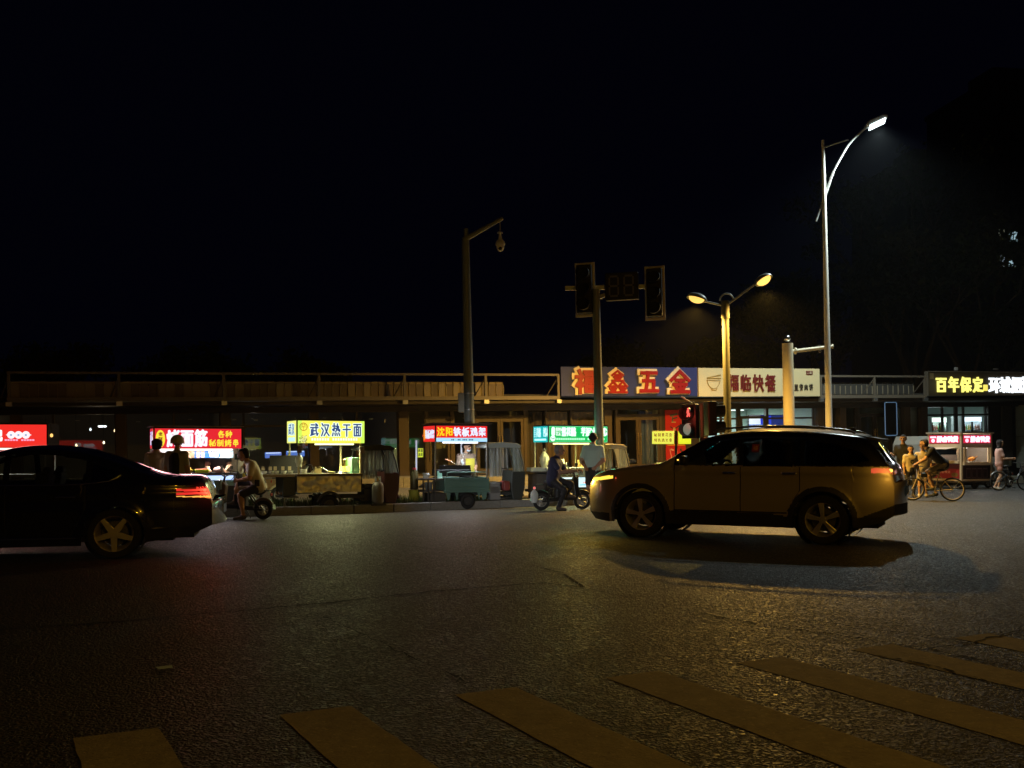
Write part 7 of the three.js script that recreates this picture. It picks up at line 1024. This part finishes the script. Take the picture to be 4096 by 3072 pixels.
function bicycle(label, p, turn, o) {
  const g = thing('bicycle', label, 'bicycle', p, turn), R = 0.33, w = 0.52, m = o.paint;
  for (const x of [-w, w]) { const t = obj('wheel', tor(R - 0.02, 0.02, x, R, 0, 0, 0, 0, PI * 2, 40), rubber, g); obj('rim', tor(R - 0.045, 0.011, x, R, 0, 0, 0, 0, PI * 2, 40), m === black ? dull : m, t); for (let i = 0; i < 14; i++) { const a = i / 14 * PI * 2; obj('spoke', rod([x, R, 0], [x + Math.cos(a) * (R - 0.04), R + Math.sin(a) * (R - 0.04), 0], 0.0022, 0.0022, 4), dull, t); } obj('hub', put(new THREE.CylinderGeometry(0.025, 0.025, 0.1, 10), x, R, 0, PI / 2), dull, t); }
  obj('frame', o.step ? [tube([[0.36, 0.75, 0], [0.2, 0.42, 0], [-0.06, 0.3, 0]], 0.022), rod([-0.06, 0.28, 0], [-0.16, 0.74, 0], 0.018), rod([-w, R, 0.03], [-0.06, 0.28, 0.02], 0.011), rod([-w, R, -0.03], [-0.06, 0.28, -0.02], 0.011), rod([-w, R, 0.03], [-0.14, 0.62, 0.02], 0.01)] : [rod([-0.06, 0.28, 0], [-0.18, 0.8, 0], 0.018), rod([-0.06, 0.28, 0], [0.36, 0.72, 0], 0.022), rod([-0.16, 0.74, 0], [0.34, 0.8, 0], 0.018), rod([-w, R, 0.03], [-0.06, 0.28, 0.02], 0.011), rod([-w, R, -0.03], [-0.06, 0.28, -0.02], 0.011), rod([-w, R, 0.03], [-0.16, 0.74, 0.01], 0.01), rod([-w, R, -0.03], [-0.16, 0.74, -0.01], 0.01)], m, g);
  obj('fork', [rod([w, R, 0.05], [0.36, 0.72, 0.03], 0.014), rod([w, R, -0.05], [0.36, 0.72, -0.03], 0.014), rod([0.37, 0.7, 0], [0.32, 0.94, 0], 0.018)], m, g); obj('handlebar', tube([[0.26, 0.97, 0.3], [0.34, 0.97, 0.12], [0.34, 0.97, -0.12], [0.26, 0.97, -0.3]], 0.013), black, g);
  obj('saddle', sph(0.1, -0.2, 0.86, 0, 1.3, 0.35, 0.75), black, g); obj('seat_post', rod([-0.17, 0.74, 0], [-0.2, 0.85, 0], 0.013), dull, g); obj('chainring', [tor(0.08, 0.008, -0.06, 0.28, 0.05), rod([-0.06, 0.28, 0.06], [-0.02, 0.13, 0.07], 0.01), rod([-0.06, 0.28, -0.06], [-0.1, 0.43, -0.07], 0.01)], dull, g); obj('pedal', box(0.09, 0.02, 0.08, -0.02, 0.12, 0.12), black, g); obj('pedal', box(0.09, 0.02, 0.08, -0.1, 0.44, -0.12), black, g);
  if (o.basket) obj('basket', [box(0.26, 0.02, 0.3, 0.55, 0.66, 0), box(0.26, 0.2, 0.008, 0.55, 0.76, 0.15), box(0.26, 0.2, 0.008, 0.55, 0.76, -0.15), box(0.008, 0.2, 0.3, 0.68, 0.76, 0), box(0.008, 0.2, 0.3, 0.42, 0.76, 0)], black, g); if (o.bag) obj('frame_bag', rbox(0.2, 0.12, 0.1, 0.03, 0.2, 0.72, 0), black, g); if (o.guards) for (const x of [-w, w]) obj('mudguard', tor(R + 0.025, 0.016, x, R, 0, 0, 0, 0.6, PI * 0.62), dull, g);
  return g;
}
bicycle('pale framed bicycle ridden by the cyclist in black', [11.83, 0, -28.15], rad(159), { paint: mat(0.5, 0.4, 0.25, 0.4), bag: true });
bicycle('dark step-through bicycle with basket beside the girl in pink', [17.35, 0, -34.7], rad(10), { paint: mat(0.03, 0.04, 0.06, 0.4), step: true, basket: true, guards: true });
{ // dark cargo tricycle behind the SUV's tail
  const g = thing('cargo_tricycle', 'dark blue cargo tricycle with striped cloth parked behind the child', 'tricycle', [11.4, 0, -31.6], rad(15)), p = mat(0.03, 0.04, 0.06, 0.5);
  cargoBed(g, p, -0.6, 0.6); discWheel(g, 0, 0.2, -0.02); discWheel(g, 0, 0.2, -0.88); smallWheel(g, 1.3, 0.2, -0.45); obj('chassis', [box(1.8, 0.06, 0.06, 0.5, 0.36, -0.45), rod([1.3, 0.2, -0.45], [1.15, 0.9, -0.45], 0.025)], black, g); obj('handlebar', tube([[1.0, 0.96, -0.15], [1.12, 0.94, -0.3], [1.12, 0.94, -0.6], [1.0, 0.96, -0.75]], 0.014), black, g);
  const c = onStall(g, 'striped_cloth', 'black and white striped cloth heaped on the dark tricycle', 'cloth', [-0.1, 0.78, -0.3]), q = new THREE.SphereGeometry(0.4, 24, 12, 0, PI * 2, 0, PI / 2).scale(1, 0.75, 0.8), a = q.attributes.position; for (let i = 0; i < a.count; i++) a.setY(i, a.getY(i) * (1 + 0.2 * noise2(a.getX(i) * 6, a.getZ(i) * 6))); q.computeVertexNormals(); obj('fabric', q, print(canvas(64, 256, (k) => { for (let i = 0; i < 16; i++) { k.fillStyle = i % 2 ? '#15120f' : '#a89c8c'; k.fillRect(0, i * 16, 64, 16); } })), c);
}
{ // pale van behind the kiosk
  const g = thing('van', 'pale van parked behind the duck kiosk', 'van', [17.9, 0, -40.3], rad(19.7)), p = mat(0.34, 0.33, 0.3, 0.4);
  obj('body', ext([[-2.4, 0.3], [1.35, 0.3], [1.42, 0.75], [1.25, 1.02], [0.85, 1.15], [0.45, 1.75], [0.1, 1.86], [-2.3, 1.86], [-2.42, 1.6]], 1.6, 0.08), p, g);
  obj('side_window', ext([[-0.45, 1.12], [0.6, 1.12], [0.28, 1.62], [0.05, 1.7], [-0.45, 1.7]], 1.62, 0.01), mat(0.01, 0.012, 0.014, 0.1), g); obj('side_window', ext([[-2.1, 1.12], [-0.6, 1.12], [-0.6, 1.7], [-2.1, 1.7]], 1.62, 0.01), mat(0.01, 0.012, 0.014, 0.1), g);
  for (const x of [-1.7, 0.75]) for (const z of [-0.7, 0.7]) discWheel(g, x, 0.3, z, 0.17);
}
// ---------- planting ----------
{
  const r = rng(77), blade = new THREE.BufferGeometry(); blade.setAttribute('position', new THREE.Float32BufferAttribute([-0.006, 0, 0, 0.006, 0, 0, 0.004, 0.07, 0.012, -0.004, 0.07, 0.012, 0, 0.13, 0.045], 3)); blade.setIndex([0, 1, 2, 0, 2, 3, 3, 2, 4]); blade.computeVertexNormals();
  const N = 14000, g = new THREE.InstancedMesh(blade, mat(0.07, 0.11, 0.03, 0.8), N), d = new THREE.Object3D(); g.name = 'grass'; tag(g, 'rough grass growing along the kerb', 'grass', null, 'stuff'); scene.add(g);
  for (let i = 0; i < N; i++) { const t = r() * 29, k = t | 0, a = kerbLine[k], b = kerbLine[k + 1], x = lerp(a.x, b.x, t - k), z = lerp(a.z, b.z, t - k), o = 0.2 + r() * 1.9; d.position.set(x - o * 0.42, 0.148, z - o * 0.91); d.rotation.set(r() * 0.4, r() * 6.3, 0); d.scale.setScalar(0.6 + r() * 1.1); d.updateMatrix(); g.setMatrixAt(i, d.matrix); g.setColorAt(i, C(0.6 + r() * 0.6, 0.7 + r() * 0.4, 0.5 + r() * 0.5)); }
}
function leafCloud(n, f, size, r) {                                  // n small bent leaves; f gives the middle of each
  const pos = [], idx = [];
  for (let i = 0; i < n; i++) {
    const c = f(i), s = size * (0.6 + r() * 0.8), a = V(r() - 0.5, r() - 0.5, r() - 0.5).normalize(), b = V(r() - 0.5, r() - 0.5, r() - 0.5).cross(a).normalize(), q = pos.length / 3;
    const u = a.multiplyScalar(s), v = b.multiplyScalar(s * 0.42); pos.push(c.x - u.x, c.y - u.y, c.z - u.z, c.x + v.x, c.y + v.y - s * 0.1, c.z + v.z, c.x + u.x, c.y + u.y, c.z + u.z, c.x - v.x, c.y - v.y - s * 0.1, c.z - v.z); idx.push(q, q + 1, q + 2, q, q + 2, q + 3);
  }
  const g = new THREE.BufferGeometry(); g.setAttribute('position', new THREE.Float32BufferAttribute(pos, 3)); g.setIndex(idx); g.computeVertexNormals(); return g;
}
const leafM = [mat(0.05, 0.085, 0.03, 0.7, 0, { transmission: 0.25, thickness: 0 }), mat(0.06, 0.08, 0.035, 0.75, 0, { transmission: 0.25, thickness: 0 })], barkM = mat(0.16, 0.14, 0.11, 0.9);
{ // low flowering plants on the verge
  const r = rng(40);
  [[14.6, 1.6], [15.6, 0.9], [17.6, 1.2], [18.3, 1.7], [19.3, 1.0], [20.2, 1.4], [20.8, 0.8], [21.6, 1.2], [13.2, 1.0], [12.2, 1.5]].forEach(([t, o], n) => {
    const k = t | 0, a = kerbLine[k], b = kerbLine[k + 1], x = lerp(a.x, b.x, t - k) - o * 0.42, z = lerp(a.z, b.z, t - k) - o * 0.91, h = 0.26 + r() * 0.16;
    const g = thing('verge_plant', 'straggly leafy plant with small buds on the grass verge', 'plant', [x, 0.148, z], r() * 6, 'straggly plants along the verge'), tips = [];
    for (let i = 0; i < 7; i++) { const an = r() * 6.3, q = [Math.cos(an) * 0.13, h * (0.7 + r() * 0.5), Math.sin(an) * 0.13]; tips.push(q); obj('stem', tube([[0, 0, 0], [q[0] * 0.4, q[1] * 0.5, q[2] * 0.4], q], 0.005, false, 6, 4), mat(0.08, 0.09, 0.03, 0.8), g); }
    obj('foliage', leafCloud(90, () => { const q = tips[r() * 7 | 0], s = 0.25 + r() * 0.8; return V(q[0] * s + (r() - 0.5) * 0.08, q[1] * s, q[2] * s + (r() - 0.5) * 0.08); }, 0.03, r), leafM[n % 2], g); for (const q of tips.slice(0, 3)) obj('bud', sph(0.014, ...q), mat(0.3, 0.08, 0.03, 0.7), g);
  });
}
// ---------- trees behind the shops ----------
function tree(label, p, H, spread, seed, leaves, group) {
  const r = rng(seed), g = thing('tree', label, 'tree', p, 0, group), limbs = [], ends = [];
  const grow = (a, dir, len, rad0, lev) => {
    const b = a.clone().addScaledVector(dir, len), m = a.clone().lerp(b, 0.5).add(V((r() - 0.5) * len * 0.12, 0, (r() - 0.5) * len * 0.12)); limbs.push(rod(a.toArray(), m.toArray(), rad0, rad0 * 0.82, 6), rod(m.toArray(), b.toArray(), rad0 * 0.82, rad0 * 0.62, 6)); ends.push([m, b, lev]);
    if (lev < 4) { const n = lev ? 3 : 5; for (let i = 0; i < n; i++) { const an = i / n * 6.3 + r() * 1.5, tilt = lev ? 0.35 + r() * 0.4 : 0.25 + r() * 0.35; const d = dir.clone().add(V(Math.cos(an) * Math.tan(tilt), 0.15, Math.sin(an) * Math.tan(tilt))).normalize(); grow(lev ? b : a.clone().lerp(b, 0.45 + r() * 0.55), d, len * (0.55 + r() * 0.22), rad0 * 0.52, lev + 1); } }
  };
  grow(V(0, 0, 0), V((r() - 0.5) * 0.08, 1, 0).normalize(), H * 0.42, H * 0.018, 0);
  obj('trunk', limbs, barkM, g); const late = ends.filter((e) => e[2] >= 2);
  const cr = obj('crown', leafCloud(leaves, () => { const [m, b] = late[r() * late.length | 0], t = r(); return m.clone().lerp(b, t * 1.25).add(V((r() - 0.5) * spread, (r() - 0.5) * spread, (r() - 0.5) * spread)); }, 0.16, r), leafM[seed % 2], g); return g;
}
[[20.2, -50, 12, 5], [22.4, -49, 10.5, 6], [17.2, -57, 10, 7], [24.2, -61, 18, 8], [12.5, -58, 8, 10]].forEach(([x, z, h, s], i) => tree(['slim tree left of the pair over the liquor shop roof', 'branching tree rising over the glowing yellow characters', 'small dark tree behind the dim fascia', 'tall tree standing before the apartment tower', 'low tree behind the cream food sign'][i], [x, 0, z], h, 0.9, s, 5200, 'trees behind the shops'));
[[-24, -52, 6.6, 12], [-19.5, -55, 6.2, 13], [-15, -50, 5.8, 14], [-10.5, -54, 5.6, 15], [6, -56, 6.6, 17]].forEach(([x, z, h, s], i) => tree(['dark tree crown over the far left end of the roof', 'dark tree crown right of the leftmost one', 'low dark tree behind the roof over the grill stall', 'low dark tree behind the roof over the noodle stall', 'dark tree behind the blue hardware sign'][i], [x, 0, z], h, 1.1, s, 4200, 'trees behind the shops'));
// ---------- apartment towers ----------
{
  const wall = mat(0.1, 0.095, 0.09, 0.9), dark = mat(0.01, 0.011, 0.013, 0.15), r = rng(90);
  const tower = (label, x, z, w, floors, cols, lit) => {
    const g = thing('apartment_tower', label, 'building', [x, 0, z], rad(8)), fh = 2.9, H = floors * fh; obj('wall', box(w, H, 14, w / 2, H / 2, -7), wall, g); obj('roof', [box(w + 0.4, 0.6, 14.4, w / 2, H + 0.3, -7), box(w * 0.4, 2.6, 5, w * 0.4, H + 1.9, -6)], wall, g);
    for (const fx of [0.02, 0.5, 0.98]) obj('pier', box(0.35, H, 0.4, w * fx, H / 2, 0.15), wall, g);
    for (let f = 2; f < floors; f++) for (let c = 0; c < cols; c++) { const k = lit[f + ',' + c], wx = (c + 0.5) * w / cols, o = obj('window', box(1.0, 1.35, 0.06, wx, f * fh + 2.7, 0.02), k ? glow(...k) : dark, g); obj('mullion', box(0.07, 1.35, 0.04, wx + 0.05, f * fh + 2.7, 0.06), wall, o); obj('sill', box(1.15, 0.08, 0.14, wx, f * fh + 1.98, 0.07), wall, o); }
  };
  tower('dark apartment tower with a few lit windows beyond the trees', 55.4, -115, 11.2, 15, 7, { '8,0': [0.75, 0.8, 0.6, 0.55], '8,1': [0.5, 0.75, 0.85, 0.6], '7,0': [0.55, 0.7, 0.85, 0.6], '7,1': [0.5, 0.75, 0.85, 0.65], '9,3': [0.8, 0.7, 0.5, 0.5] });
  tower('lower apartment block half hidden by the tall tree', 50.2, -128, 16, 13, 8, { '11,3': [0.6, 0.65, 0.6, 0.3], '9,3': [0.6, 0.62, 0.5, 0.3], '8,3': [0.9, 0.75, 0.45, 0.3] });
}
scene.traverse((o) => { if (o.isMesh) o.castShadow = o.receiveShadow = true; });
renderer.render(scene, camera);
